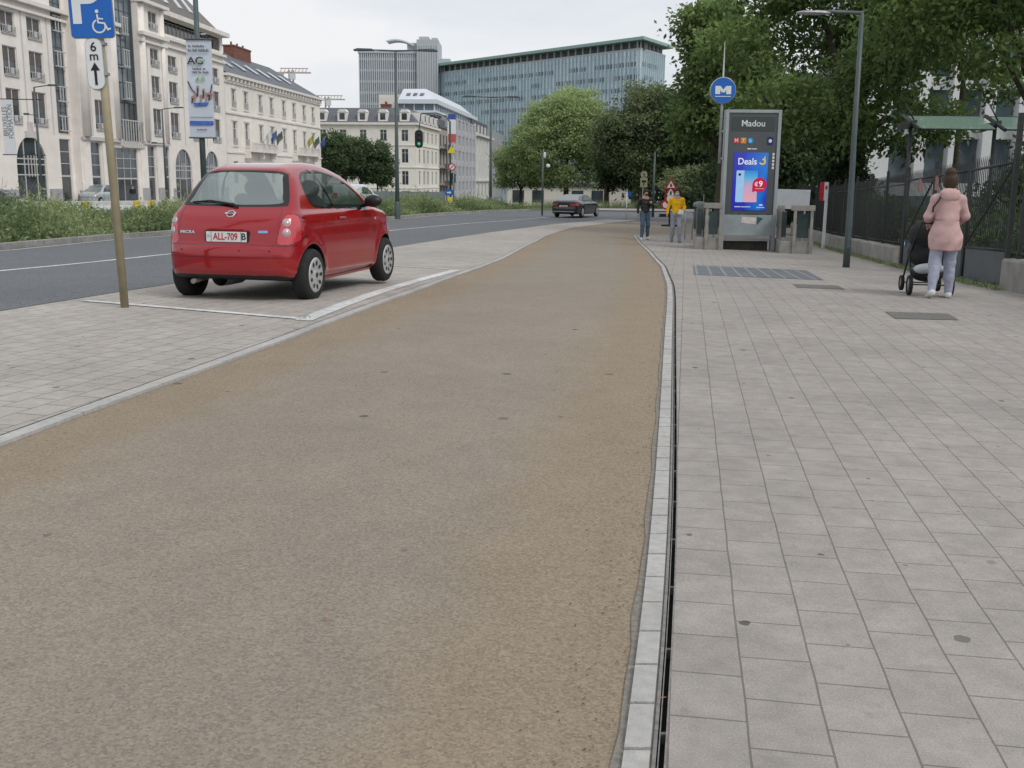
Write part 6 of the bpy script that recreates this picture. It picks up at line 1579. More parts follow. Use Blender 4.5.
# small studs beside the bay line
q = G(307, 319.5); st = MB(); st.lathe([(0, .03), (.03, .026), (.04, 0)], 14, 'z'); tag(st.build('marker_stud', M_galv, None, (q[0], q[1], q[2]+.015)), 'small metal stud on the corner of the parking bay line', 'stud')

# ---- banner pole on the median
bp_ = at(203.5, 170, 38); bq = empty('banner_pole', (bp_[0], 38, gz(bp_[0], 38)+.1), 0, 'tall grey pole with a white festival banner on the median', 'banner pole')
z0 = gz(bp_[0], 38)+.1
mb = MB(); mb.tube([(0, 0, 0), (0, 0, 9.5)], [.11, .085], 14); mb.lathe([(.16, 0), (.15, .5), (.11, .55)], 14, 'z'); mb.build('pole', M_green, bq)
x0, x1, zt, zbm = -11.67-bp_[0]+.12, -10.67-bp_[0]+.02, 6.16-z0, 2.84-z0
cx_ = (x0+x1)/2; wB = x1-x0
mb = MB(); n = 10
for k in range(n):
    a, b = k/n, (k+1)/n; f = lambda t: -.14-.03*math.sin(t*5)
    mb.add([(x0, f(a)+.01, zbm+(zt-zbm)*a), (x1, f(a), zbm+(zt-zbm)*a), (x1, f(b), zbm+(zt-zbm)*b), (x0, f(b)+.01, zbm+(zt-zbm)*b)], [(0, 1, 2, 3)], True)
ban = mb.build('banner', mat('banner white', (.56, .60, .68), .75, var=.06, scale=1.5), bq)
mb = MB(); mb.tube([(x0-.03, -.14, zt+.02), (x1+.03, -.14, zt+.02)], .025, 8); mb.tube([(x0-.03, -.14, zbm-.02), (x1+.03, -.14, zbm-.02)], .025, 8); mb.tube([(0, 0, zt+.02), (0, -.14, zt+.02)], .03, 6); mb.tube([(0, 0, zbm-.02), (0, -.14, zbm-.02)], .03, 6); mb.build('banner_rod', M_green, bq)
M_green2 = mat('banner green', (.25, .50, .18), .7, var=0); M_dgreen = mat('banner dark green', (.04, .14, .08), .7, var=0); M_bk = mat('banner black', (.05, .055, .07), .7, var=0)
yb = -.19
def word_bars(par, m, words, x, y, z, h_):
    """rows of print too small to read: word-shaped blocks"""
    for a in words:
        mb = MB(); k = 0
        while k < a: mb.box(x, x+.030, y-.003, y, z-h_/2, z+h_/2*(.5 if k % 3 == 1 else 1)); mb.box(x, x+.045, y-.0032, y-.0002, z-h_/2, z-h_/2+.014); x += .052; k += 1
        mb.build('small_print', m, par); x += .05
word_bars(ban, M_bk, (2, 8), x0+.10, yb, zt-.22, .075); word_bars(ban, M_bk, (2, 3, 7), x0+.10, yb, zt-.36, .085)
text('AG', .34, M_bk, ban, (cx_-.12, yb, zt-.72), sx=1.2, bold=.006); mb = MB(); mb.prism([(cx_-.06, zt-.80), (cx_+.22, zt-.70), (cx_+.22, zt-.66), (cx_-.06, zt-.76)], 'y', yb-.006, yb-.002); mb.build('logo_swoosh', M_green2, ban)
word_bars(ban, M_bk, (6, 2), x0+.22, yb, zt-.98, .07); word_bars(ban, M_bk, (3, 2, 4), x0+.22, yb, zt-1.10, .07)
text('4.9', .27, M_green2, ban, (cx_+.02, yb, zt-1.35), bold=.003)
# dancing crowd printed on the banner
M_fl = mat('printed skin', (.40, .22, .18), .8, var=.2, scale=20); M_fd = mat('printed dark figures', (.09, .06, .06), .8, var=.3, scale=20); M_bl2 = mat('printed blue', (.06, .14, .45), .7, var=.35, scale=9)
stroke([(cx_-.42, zt-1.42), (cx_-.30, zt-1.68), (cx_-.12, zt-1.88)], .045, yb, M_fd, ban, 'printed_figure'); stroke([(cx_+.42, zt-1.52), (cx_+.38, zt-1.74), (cx_+.24, zt-1.92)], .04, yb, M_fd, ban, 'printed_figure')
for k, (dx, dz, h_) in enumerate(((-.30, -2.12, .2), (-.2, -2.06, .24), (-.1, -1.9, .34), (0, -2.1, .22), (.1, -1.96, .3), (.2, -2.06, .26), (.3, -2.04, .24), (.38, -1.98, .16))):
    stroke([(cx_+dx, zt+dz), (cx_+dx+.02, zt+dz+h_*.7)], .06, yb-.003*(k % 3), M_fl if k % 2 else M_fd, ban, 'printed_figure')
    mb = MB(); mb.prism(circ(cx_+dx+.02, zt+dz+h_*.9, .045, 12), 'y', yb-.004-.001*k, yb-.003); mb.build('printed_figure', M_fl, ban)
mb = MB(); mb.prism([(cx_-.28, zt-2.14), (cx_+.3, zt-2.12), (cx_+.22, zt-2.24), (cx_-.2, zt-2.26)], 'y', yb-.012, yb-.01); mb.build('printed_floor', M_bl2, ban)
mb = MB(); mb.box(cx_-.42, cx_+.42, yb-.003, yb, zt-2.90, zt-2.76); mb.build('printed_bar', M_bl2, ban)
mb = MB(); mb.box(cx_-.40, cx_+.40, yb-.003, yb, zt-2.64, zt-2.625); mb.build('printed_line', M_bk, ban); word_bars(ban, M_bk, (7,), cx_-.18, yb, zt-3.06, .04)

# ---- double-arm lamps on the median
def double_lamp(px, Y_, arm_row, hw, label):
    c = at(px, arm_row, Y_); z = gz(c[0], Y_); hgt = c[2]-z
    e = empty('street_lamp', (c[0], Y_, z), 0, label, 'street lamp', 'double armed street lamps on the median')
    mb = MB(); mb.tube([(0, 0, 0), (0, 0, hgt*.35), (0, 0, hgt)], [.13, .11, .06], 12); mb.lathe([(.17, 0), (.17, .9), (.12, 1.0)], 12, 'z'); mb.build('pole', M_green, e)
    for sg_ in (-1, 1):
        mb = MB(); mb.tube([(0, 0, hgt-.02), (sg_*hw*.55, 0, hgt+.02)], [.05, .035], 8); mb.build('arm', M_green, e)
        mb = MB(); mb.prism([(sg_*hw*.5, hgt-.02), (sg_*hw*.55, hgt+.08), (sg_*hw*.9, hgt+.10), (sg_*hw, hgt+.02), (sg_*hw*.98, hgt-.05)][::sg_], 'y', -.14, .14); mb.build('lamp_head', M_green, e, bevel=.02)
double_lamp(395.5, 60, 50.5, 2.35, 'tall double armed street lamp on the median in front of the grey tower')
double_lamp(491, 87, 97, 2.35, 'farther double armed street lamp before the glass building')
def arm_lamp(px, row, Y_, ax, label, ext=0, name='street_lamp', extra=None):
    c = at(px, row, Y_); z = gz(c[0], Y_); hgt = c[2]-z
    e = empty(name, (c[0], Y_, z), 0, label, 'street lamp')
    mb = MB(); mb.tube([(0, 0, 0), (0, 0, hgt)], [.10, .055], 10); mb.build('pole', M_green, e)
    mb = MB(); mb.tube([(0, 0, hgt-.02), (ax*.6, 0, hgt+.12)], .035, 8); mb.build('arm', M_green, e)
    mb = MB(); s_ = 1 if ax > 0 else -1; mb.prism([(ax*.55, hgt+.06), (ax*.6, hgt+.18), (ax, hgt+.18), (ax*1.03, hgt+.08)][::s_], 'y', -.12, .12); mb.build('lamp_head', M_green, e, bevel=.02)
    if extra:
        mb = MB(); mb.tube([(0, 0, extra[1]), (extra[0], 0, extra[1]+.03)], .03, 6); mb.box(min(extra[0], extra[0]*.6), max(extra[0], extra[0]*.6), -.08, .08, extra[1]+.0, extra[1]+.12); mb.build('lower_arm', M_green, e)
    return e
arm_lamp(34, 87, 70, 1.6, 'street lamp with a single arm before the left office arch', extra=(-.8, 6.2))
arm_lamp(162, 109, 86, 1.7, 'slim street lamp before the strip window of the pink offices', extra=(-1.0, 5.0))
arm_lamp(655, 152, 72, .3, 'small street lamp among the dark trees behind the black jacketed man')
# camera/globe post near the pale trees
c = at(543, 152, 70); z = gz(c[0], 70); e = empty('camera_post', (c[0], 70, z), 0, 'post with white globe cameras beside the weeds', 'post')
mb = MB(); mb.tube([(0, 0, 0), (0, 0, c[2]-z)], .06, 8); mb.tube([(0, 0, c[2]-z-.8), (.35, 0, c[2]-z-.75)], .03, 6); mb.tube([(0, 0, c[2]-z-.1), (.3, 0, c[2]-z)], .03, 6); mb.build('pole', M_green, e)
SD().ell((.35, 0, c[2]-z-.9), (.14, .14, .13), .01).cap((.1, 0, c[2]-z-.3), (.12, 0, c[2]-z-.1), .09, .09, .02).mesh('camera_dome', M_swhite, e, .03)

# ---- traffic light gantry with warning signs
Yt = 78; base = at(450.5, 150, Yt); zt_ = gz(base[0], Yt)
tl_ = empty('traffic_light_mast', (base[0], Yt, zt_), 0, 'traffic light mast with a curved arm and a hanging green light', 'traffic light')
def L3(px, row): p = at(px, row, Yt); return (p[0]-base[0], 0, p[2]-zt_)
mb = MB(); mb.tube([(0, 0, 0), L3(450, 122), L3(446, 116.5), L3(436, 113), L3(421, 113.5)], [.08, .07, .055, .05, .045], 10); mb.build('mast', M_green, tl_)
def signal(par, cx, cz, s_=1.0, green=True):
    mb = MB(); mb.prism(rrect(cx-.24*s_, cx+.24*s_, cz-.52*s_, cz+.52*s_, .22*s_), 'y', -.12, -.10); mb.box(cx-.13*s_, cx+.13*s_, -.1, .1, cz-.42*s_, cz+.42*s_); o = mb.build('signal_head', M_blk, par)
    for k, (dz, m) in enumerate(((.28, M_blk), (0, M_blk), (-.28, mat('green light', (.02, .50, .25), .4, var=0, emit=.45)))):
        mb = MB(); mb.lathe([(0, -.135), (.085*s_, -.13), (.09*s_, -.12)], 16, 'y', (cx, 0, cz+dz*s_)); mb.build('light_lens', m, o)
    return o
p = L3(419, 139); signal(tl_, p[0], p[2], 1.25)
mb = MB(); mb.tube([L3(421, 113.5), (p[0], 0, p[2]+.6)], .04, 6); mb.build('hanger', M_green, tl_)
p = L3(452, 178); signal(tl_, p[0]+.1, p[2], .75)
sgn_ = empty('warning_sign_post', (base[0]+.25, Yt-.4, zt_), 0, 'post carrying a yellow warning triangle and a round red ringed sign', 'road sign')
def L4(px, row): p = at(px, row, Yt-.4); return (p[0]-sgn_.location.x, -.08, p[2]-zt_)
mb = MB(); mb.tube([(0, 0, 0), (0, 0, L4(450, 145)[2])], .05, 8); mb.build('pole', M_galv, sgn_)
p = L4(451.5, 149.5); s_ = .62
mb = MB(); mb.prism([(p[0]-s_/2, p[2]-s_*.4), (p[0]+s_/2, p[2]-s_*.4), (p[0], p[2]+s_*.5)], 'y', -.08, -.06); mb.build('yellow_triangle', M_syel, sgn_)
p = L4(452, 167); mb = MB(); mb.prism(circ(p[0], p[2], .27), 'y', -.08, -.06); o = mb.build('round_sign', M_sred, sgn_); mb = MB(); mb.prism(circ(p[0], p[2], .19), 'y', -.09, -.081); mb.build('sign_face', M_swhite, o)
mb = MB(); mb.prism([(p[0]-.14, p[2]-.10), (p[0]-.10, p[2]-.14), (p[0]+.14, p[2]+.10), (p[0]+.10, p[2]+.14)], 'y', -.094, -.091); mb.build('sign_symbol', M_irond, o)
p = L4(449, 192.5); mb = MB(); mb.box(p[0]-.3, p[0]+.3, -.08, -.06, p[2]-.2, p[2]+.2); o = mb.build('blue_panel', M_sblue, sgn_)
mb = MB(); mb.prism([(p[0]-.15, p[2]-.05), (p[0]+.05, p[2]-.05), (p[0]+.05, p[2]-.12), (p[0]+.18, p[2]), (p[0]+.05, p[2]+.12), (p[0]+.05, p[2]+.05), (p[0]-.15, p[2]+.05)], 'y', -.085, -.081); mb.build('arrow', M_swhite, o)
mb = MB(); p = L4(450, 199); mb.box(p[0]-.16, p[0]+.16, -.1, .1, p[2]-.3, p[2]+.15); mb.build('yellow_beacon', M_syel, sgn_)
# flag-like roadside banner on the stone house
e = empty('tricolour_banner', at(452, 135, 205), 0, 'tall blue white and red vertical banner against the stone house', 'banner')
for k, (m, a, b) in enumerate(((fb, 2.9, 3.9), (M_swhite, .2, 2.9), (mat('banner red', (.5, .10, .08), .7), -1.4, .2))):
    mb = MB(); mb.box(-.75, .75, -.03, .03, a, b); mb.build('cloth', m, e)
mb = MB(); mb.tube([(-.85, 0, -9), (-.85, 0, 4.1)], .09, 6); mb.build('pole', M_galv, e)

# ---- works barriers and hoarding along the far kerb
def barrier(x, y, l, m, lab, rz):
    z = gz(x, y); e = MB(); prof = [(-.22, 0), (.22, 0), (.20, .18), (.10, .32), (.07, .62), (-.07, .62), (-.10, .32), (-.20, .18)]
    e.prism(prof, 'x', -l/2, l/2); o = e.build('road_barrier', m, None, (x, y, z), (0, 0, rz), bevel=.015); return tag(o, lab, 'barrier', 'plastic barriers along the far kerb')
M_bw = mat('barrier white', (.55, .56, .55), .6, var=.15, scale=3); M_by = mat('barrier yellow', (.62, .47, .05), .6, var=.15, scale=3)
n_ = 0
for k in range(30):
    px = -4+k*7.4 if k < 30 else 0; Yb = 66+k*.5
    p = at(px, 206, Yb); yel = k in (1, 2, 8, 12, 16, 19, 21, 23, 26)
    barrier(p[0], Yb, .5, M_by if yel else M_bw, 'yellow plastic barrier segment among white ones behind the weeds' if yel else 'white plastic barrier segment in the long row behind the weeds', R(12))
for k in range(6):
    Yb = 84+k*.6; p = at(385+k*6.0, 204, Yb); yel = k in (2, 3); barrier(p[0], Yb, .46, M_by if yel else M_bw, 'yellow barrier segment right of the red car behind the weeds' if yel else 'pale barrier segment right of the red car behind the weeds', R(5))
p0 = at(374, 200, 110); p1 = at(446, 199, 112); z = gz(p0[0], 110)
mb = MB(); mb.box(0, p1[0]-p0[0], 0, .08, 0, 1.5)
for k in range(5): mb.box((p1[0]-p0[0])*k/4-.05, (p1[0]-p0[0])*k/4+.05, -.06, .14, 0, 1.6)
tag(mb.build('hoarding', mat('grey green hoarding', (.20, .235, .235), .8, var=.12, scale=.7), None, (p0[0], 110, z)), 'long grey green hoarding below the corner building', 'hoarding')

# ---- right-hand lamp
lb = G(846, 268); lm = empty('street_lamp', lb, R(0), 'grey green street lamp on the right footway with a long arm to the left', 'street lamp')
tp = at(862, 13, lb[1]); tlp = at(797, 14, lb[1]); hh = tp[2]-lb[2]; lean = tp[0]-lb[0]
mb = MB(); mb.tube([(0, 0, -.02), (0, 0, 1.0), (lean*.5, 0, hh*.5), (lean, 0, hh)], [.078, .070, .058, .045], 16); mb.tube([(0, 0, 0), (0, 0, .02)], [.11, .09], 16); mb.build('pole', M_green, lm)
mb = MB(); mb.box(-.04, .04, -.074, -.066, .45, .85); mb.build('service_door', M_green, lm)
al = tlp[0]-tp[0]
mb = MB(); mb.tube([(lean+.03, 0, hh-.0), (lean+al*.5, 0, hh+.02), (lean+al*.62, 0, hh)], .038, 10); mb.build('arm', M_green, lm)
SD().ell((lean+al*.80, 0, hh-.005), (.30, .12, .045), .02).cap((lean+al*.5, 0, hh), (lean+al*.7, 0, hh), .035, .05, .03).mesh('lamp_head', M_galv, lm, .018)

# ---- metro information pillar
pl_ = G(747.5, 251); K = empty('metro_pillar', (pl_[0], pl_[1]+.2, pl_[2]), R(-1), 'tall grey metro information pillar with a bright blue lit advert', 'information pillar')
Wk, Hk = 1.66, 4.17; M_alu = mat('aluminium frame', (.33, .36, .37), .45, metal=.35, var=.08, scale=3); M_pan = mat('pillar dark panel', (.075, .085, .09), .25, spec=.5, var=.08, scale=1.5); M_low = mat('pillar lower panel', (.30, .34, .35), .4, metal=.2, var=.08)
mb = MB()
for s_ in (-1, 1): mb.box(s_*Wk/2-.05*(1+s_) , s_*Wk/2+.05*(1-s_), -.12, .22, 0, Hk)
mb.box(-Wk/2+.1, Wk/2-.1, -.12, .22, Hk-.09, Hk); mb.build('frame', M_alu, K, bevel=.008)
mb = MB(); mb.box(-Wk/2+.1, Wk/2-.1, -.08, .2, 1.10, Hk-.09); mb.build('cabinet', M_pan, K)
mb = MB(); mb.box(-Wk/2+.1, Wk/2-.1, -.09, .2, .46, 1.08); mb.box(-Wk/2+.1, Wk/2-.1, -.11, -.09, .46, .51); mb.build('lower_panel', M_low, K, bevel=.006)
mb = MB(); mb.box(-Wk/2+.18, Wk/2-.18, -.088, -.081, Hk-.62, Hk-.2); mb.build('name_band', mat('name band', (.05, .06, .062), .35, var=0), K)
text('Madou', .26, M_swhite, K, (0, -.092, Hk-.40), bold=.002)
for k, (c_, ch) in enumerate(((mat('metro red', (.50, .04, .05), .5, var=0), 'M'), (mat('tram orange', (.62, .24, .03), .5, var=0), 'T'), (mat('bus blue', (.02, .28, .62), .5, var=0), 'b'))):
    mb = MB(); x = -.48+k*.21; mb.prism(rrect(x-.085, x+.085, Hk-.98, Hk-.81, .02 if k < 2 else .08), 'y', -.092, -.081); o = mb.build('pictogram', c_, K); text(ch, .15, M_swhite, o, (x, -.094, Hk-.895), bold=.002)
mb = MB(); mb.prism(rrect(.44, .62, Hk-1.02, Hk-.78, .05), 'y', -.092, -.081); o = mb.build('pictogram', mat('night blue', (.015, .03, .12), .4, var=0), K); mb = MB(); mb.prism(circ(.53, Hk-.9, .05), 'y', -.095, -.093); mb.build('pictogram_dot', M_swhite, o)
mb = MB(); mb.box(-.14, -.02, -.09, -.082, Hk-1.15, Hk-1.115); mb.box(.0, .14, -.09, -.082, Hk-1.15, Hk-1.12); mb.build('small_print', M_swhite, K)
for k in range(5): mb = MB(); mb.box(.62, .68, -.09, -.082, Hk-1.72+k*.1, Hk-1.65+k*.1); mb.build('label_strip', M_swhite, K)
# lit advert screen
def screen_mat():
    m = bpy.data.materials.new('lit advert'); m.use_nodes = True; N = m.node_tree.nodes; L = m.node_tree.links
    tc = N.new('ShaderNodeTexCoord'); sx = N.new('ShaderNodeSeparateXYZ'); L.new(tc.outputs['Generated'], sx.inputs[0])
    r1_ = ramp(N, [(0, (.028, .02, .30)), (.45, (.02, .03, .40)), (.8, (.01, .16, .55)), (1, (.02, .05, .42))]); 
    n = noise(N, L, tc.outputs['Generated'], 1.6, 2, .4); a = N.new('ShaderNodeMath'); a.operation = 'MULTIPLY_ADD'; L.new(n, a.inputs[0]); a.inputs[1].default_value = .9; L.new(sx.outputs[0], a.inputs[2])
    b_ = N.new('ShaderNodeMath'); b_.operation = 'MULTIPLY'; L.new(a.outputs[0], b_.inputs[0]); b_.inputs[1].default_value = .62; L.new(b_.outputs[0], r1_.inputs[0])
    b = N['Principled BSDF']; L.new(r1_.outputs[0], b.inputs['Base Color']); L.new(r1_.outputs[0], b.inputs['Emission Color']); b.inputs['Emission Strength'].default_value = .35; b.inputs['Roughness'].default_value = .15
    return m
mb = MB(); mb.box(-.53, .50, -.095, -.081, 1.22, Hk-1.24); scn = mb.build('advert_screen', screen_mat(), K)
E_ = lambda n, c, e=.3: mat(n, c, .3, var=.04, emit=e)
text('Deals', .27, E_('lit white', (.7, .72, .75)), scn, (-.12, -.098, 2.66), bold=.003, sx=.95)
mb = MB()
for k in range(14):
    a, b = R(200+k*18), R(218+k*18); c0_, c1__ = .33, 2.66; mb.add([(c0_+.10*math.cos(a), -.1, c1__+.09*math.sin(a)), (c0_+.10*math.cos(b), -.1, c1__+.09*math.sin(b)), (c0_+.055*math.cos(b), -.1, c1__+.05*math.sin(b)), (c0_+.055*math.cos(a), -.1, c1__+.05*math.sin(a))], [(0, 1, 2, 3)])
mb.prism([(.36, 2.72), (.42, 2.70), (.40, 2.85)], 'y', -.1, -.098); mb.build('yellow_logo', E_('lit yellow', (.75, .5, .02)), scn)
mb = MB(); mb.prism(rrect(-.43, -.17, 1.46, 2.40, .03), 'y', -.1, -.096); ph_ = mb.build('phone_back', E_('lit pale blue', (.30, .5, .72)), scn); mb = MB(); mb.prism(circ(-.33, 2.28, .04), 'y', -.103, -.101); mb.build('phone_lens', M_blk, ph_)
def ph_mat():
    m = bpy.data.materials.new('lit phone screen'); m.use_nodes = True; N = m.node_tree.nodes; L = m.node_tree.links
    tc = N.new('ShaderNodeTexCoord'); sx = N.new('ShaderNodeSeparateXYZ'); L.new(tc.outputs['Generated'], sx.inputs[0])
    rp = ramp(N, [(0, (.70, .36, .42)), (.5, (.55, .33, .5)), (.75, (.1, .40, .68)), (1, (.02, .22, .6))]); L.new(sx.outputs[2], rp.inputs[0]); b = N['Principled BSDF']; L.new(rp.outputs[0], b.inputs['Base Color']); L.new(rp.outputs[0], b.inputs['Emission Color']); b.inputs['Emission Strength'].default_value = .28
    return m
mb = MB(); mb.prism(rrect(-.19, .21, 1.46, 2.40, .03), 'y', -.106, -.101); mb.build('phone_screen', ph_mat(), scn)
mb = MB(); mb.prism([(.28+.215*math.cos(a), 1.98+.215*math.sin(a)) for a in np.linspace(R(-120), R(180), 20)]+[(.065, 1.765)], 'y', -.112, -.107); o = mb.build('price_bubble', E_('lit crimson', (.50, .01, .06)), scn)
M_lw = E_('lit white b', (.8, .82, .85)); text('\u20ac', .17, M_lw, o, (.18, -.116, 1.99), bold=.001); text('9', .24, M_lw, o, (.31, -.116, 2.0), bold=.002)
mb = MB(); mb.box(.15, .42, -.114, -.1125, 1.86, 1.872); mb.build('bubble_line', E_('lit white c', (.7, .5, .5)), o)
mb = MB(); mb.box(-.44, -.26, -.098, -.0955, 1.31, 1.34); mb.box(-.24, .04, -.098, -.0955, 1.31, 1.335); mb.build('small_print', E_('lit white d', (.45, .5, .65)), scn)
mb = MB(); mb.box(.30, .40, -.098, -.0955, 1.36, 1.40); mb.build('small_print', E_('lit white e', (.6, .65, .8)), scn); mb = MB(); mb.box(.22, .46, -.098, -.0955, 1.295, 1.32); mb.build('small_print', E_('lit white f', (.45, .5, .65)), scn)
# torn poster remains on the lower panel
mb = MB(); mb.prism([(-.22, .84), (.22, .80), (.24, 1.00), (-.20, 1.03)], 'y', -.096, -.091); mb.build('torn_poster', mat('torn paper', (.55, .50, .46), .9, var=.15), K)
mb = MB(); mb.prism([(.26, .78), (.44, .98), (.26, 1.03)], 'y', -.096, -.091); mb.build('torn_poster', mat('dark torn paper', (.04, .10, .11), .8), K)
mb = MB(); mb.box(-Wk/2+.12, Wk/2-.12, -.02, .14, .30, .34); mb.build('cross_rail', M_alu, K)
mb = MB(); mb.box(-Wk/2+.14, Wk/2-.14, .22, .55, -.1, .27); mb.build('plinth', mat('dark stone plinth', (.07, .06, .05), .85, var=.25, scale=5), K)
# round M sign on its mast
Mx = at(724, 90, pl_[1]); ms = empty('metro_sign', (pl_[0]-Wk/2-.14, pl_[1]+.2, gz(pl_[0], pl_[1])), R(-1), 'round blue metro sign with white M beside the pillar', 'metro sign'); zM = Mx[2]-ms.location.z; xM = Mx[0]-ms.location.x
mb = MB(); mb.tube([(xM, 0, 2.6), (xM, 0, zM-.3), (xM, 0, zM+1.4)], [.045, .04, .012], 10)
for z in (2.75, 3.55): mb.box(xM, .18, -.02, .02, z-.03, z+.03)
mb.build('mast', M_galv, ms)
mb = MB(); mb.lathe([(0, -.06), (.36, -.06), (.385, -.05), (.385, .05), (.36, .06), (0, .06)], 48, 'y', (xM, -.03, zM)); dk = mb.build('disc', M_galv, ms)
mb = MB(); mb.disc((xM, -.093, zM), .365, 'y', 48); mb.build('sign_face', M_sblue, dk)
mb = MB()
for sg_ in (-1, 1): mb.prism([(xM+sg_*.09, zM-.11), (xM+sg_*.235, zM-.11), (xM+sg_*.235, zM+.125), (xM+sg_*.085, zM+.125), (xM+sg_*.0, zM+.02), (xM, zM-.06), (xM+sg_*.05, zM-.06), (xM+sg_*.09, zM+.02)][::sg_], 'y', -.100, -.094)
mb.box(xM-.235, xM+.235, -.099, -.094, zM-.185, zM-.165); mb.build('letter_m', M_swhite, dk)

# ---- stair parapets either side of the pillar
def parapet(px0, px1, row, label, depth=3.2, back=1.0, panels=True):
    a = G(px0, row); b = G(px1, row+.6); x0, x1 = a[0], b[0]; y = min(a[1], pl_[1]+.25); z = gz(a[0], a[1]); s_ = y/a[1]; x0 *= s_; x1 *= s_
    e = empty('stair_parapet', (x0, y, z), R(-9.3), label, 'parapet', 'parapets of the metro stairs'); wd = x1-x0
    mb = MB(); mb.box(0, wd, 0, .3, -.3, .36); mb.box(0, .24, .3, depth, -.3, .36); mb.build('stone_base', M_conc, e, bevel=.012)
    mb = MB()
    for x in (wd*.42, wd*.92): mb.box(x-.04, x+.04, -.05, .08, -.1, 1.25)
    mb.box(wd*.30, wd*1.0, -.06, .1, 1.24, 1.40); M_wfr = mat('weathered frame', (.26, .25, .23), .75, var=.2, scale=6, bump=.3); mb.build('steel_frame', M_wfr, e, bevel=.008); mb = MB(); mb.box(.04, .24, 1.6, 1.8, .3, 1.35); mb.build('back_post', M_wfr, e, bevel=.008)
    mb = MB(); mb.box(wd*.42+.07, wd*.92-.07, .01, .05, .46, 1.15); mb.box(.06, .2, .4, 1.5, .46, 1.2); mb.build('glass_panel', M_dgl, e)
    return e
parapet(694, 720, 249.5, 'concrete stair parapet left of the metro pillar')
parapet(779, 809, 253.5, 'concrete stair parapet right of the metro pillar')
p = at(791.5, 199, pl_[1]+2.0); e = MB(); e.box(-.58, .58, -.03, .03, -.32, .30); bb = tag(e.build('notice_board', mat('white board', (.52, .55, .58), .6, var=.05), None, (p[0], pl_[1]+2.0, p[2]), (0, R(1), R(-2)), bevel=.01), 'blank white board right of the metro pillar', 'board')
mb = MB()
for x in (-.45, .45): mb.box(x-.025, x+.025, -.02, .02, -(p[2]-gz(p[0], pl_[1]+2)), -.32)
mb.build('leg', M_galv, bb)
# litter bin
lbp = G(698, 240); lbn = empty('litter_bin', (lbp[0], lbp[1]-.1, lbp[2]), 0, 'dark green litter bin on the parapet left of the metro pillar', 'litter bin')
mb = MB(); mb.lathe([(.0, .42), (.19, .42), (.21, .5), (.22, 1.18), (.0, 1.18)], 20, 'z'); mb.build('bin_body', mat('bin green', (.02, .045, .04), .5, var=.1), lbn)
SD().ell((0, 0, 1.32), (.27, .24, .15), .02).cutz(1.24, True, .01).mesh('hood', mat('bin hood', (.13, .18, .185), .5), lbn, .018)
mb = MB(); mb.cyl(0, .12, 0, 1.35, .03, 8); mb.build('post', M_galv, lbn)
# back railing by the stairs
a = at(686, 205, 40); b = at(722, 205, 40); z = gz(a[0], 40); r_ = MB()
for k in range(6): r_.cyl((b[0]-a[0])*k/5, 0, 0, 1.05, .022, 8)
for zz_ in (.5, 1.05): r_.tube([(0, 0, zz_), (b[0]-a[0], 0, zz_)], .02, 8)
tag(r_.build('railing', M_galv, None, (a[0], 40, z)), 'low tubular railing left of the stairs', 'railing')
# thin stake
p = at(705, 205, pl_[1]+1); mb = MB(); mb.tube([(0, 0, 0), (-.05, 0, p[2]+.35-gz(p[0], pl_[1]+1))], [.03, .012], 6); tag(mb.build('stake', M_beige, None, (p[0], pl_[1]+1, gz(p[0], pl_[1]+1))), 'thin leaning wooden stake behind the left stair parapet', 'stake')

# ---- signs behind the walkers
p = G(643, 222); Ys = 62; q_ = at(643, 189, Ys); z = gz(q_[0], Ys); e = empty('round_sign_post', (q_[0], Ys, z), 0, 'faded beige signs seen from behind, one round above one oblong', 'road sign')
mb = MB(); mb.tube([(0, 0, 0), (0, 0, at(643, 172, Ys)[2]-z)], .035, 8); mb.build('pole', M_galv, e)
c1 = at(644, 174.5, Ys)[2]-z; c2 = at(643.5, 182.5, Ys)[2]-z
mb = MB(); mb.prism(circ(0.03, c1, .20), 'y', -.06, -.045); mb.build('round_plate', M_lime_, e); mb = MB(); mb.prism(circ(0.03, c1, .05), 'y', -.065, -.061); mb.box(-.06, .12, -.065, -.061, c1-.13, c1-.10); mb.build('plate_mark', M_irond, e)
mb = MB(); mb.box(-.18, .24, -.06, -.045, c2-.27, c2+.27); o = mb.build('oblong_plate', M_lime_, e); mb = MB(); mb.box(-.10, .16, -.065, -.061, c2+.0, c2+.12); mb.box(0, .05, -.065, -.061, c2-.2, c2); mb.build('plate_mark', M_irond, o)
Yr = 56; q_ = at(670, 205, Yr); z = gz(q_[0], Yr); e = empty('works_sign_stack', (q_[0], Yr, z), 0, 'stack of red and white warning signs behind the man in yellow', 'road sign')
mb = MB(); mb.tube([(0, 0, 0), (0, 0, at(670, 179, Yr)[2]-z)], .04, 8); mb.prism([(-.45, -.02), (.45, -.02), (.4, .1), (-.4, .1)], 'y', -.2, .2); mb.build('stand', M_irond, e)
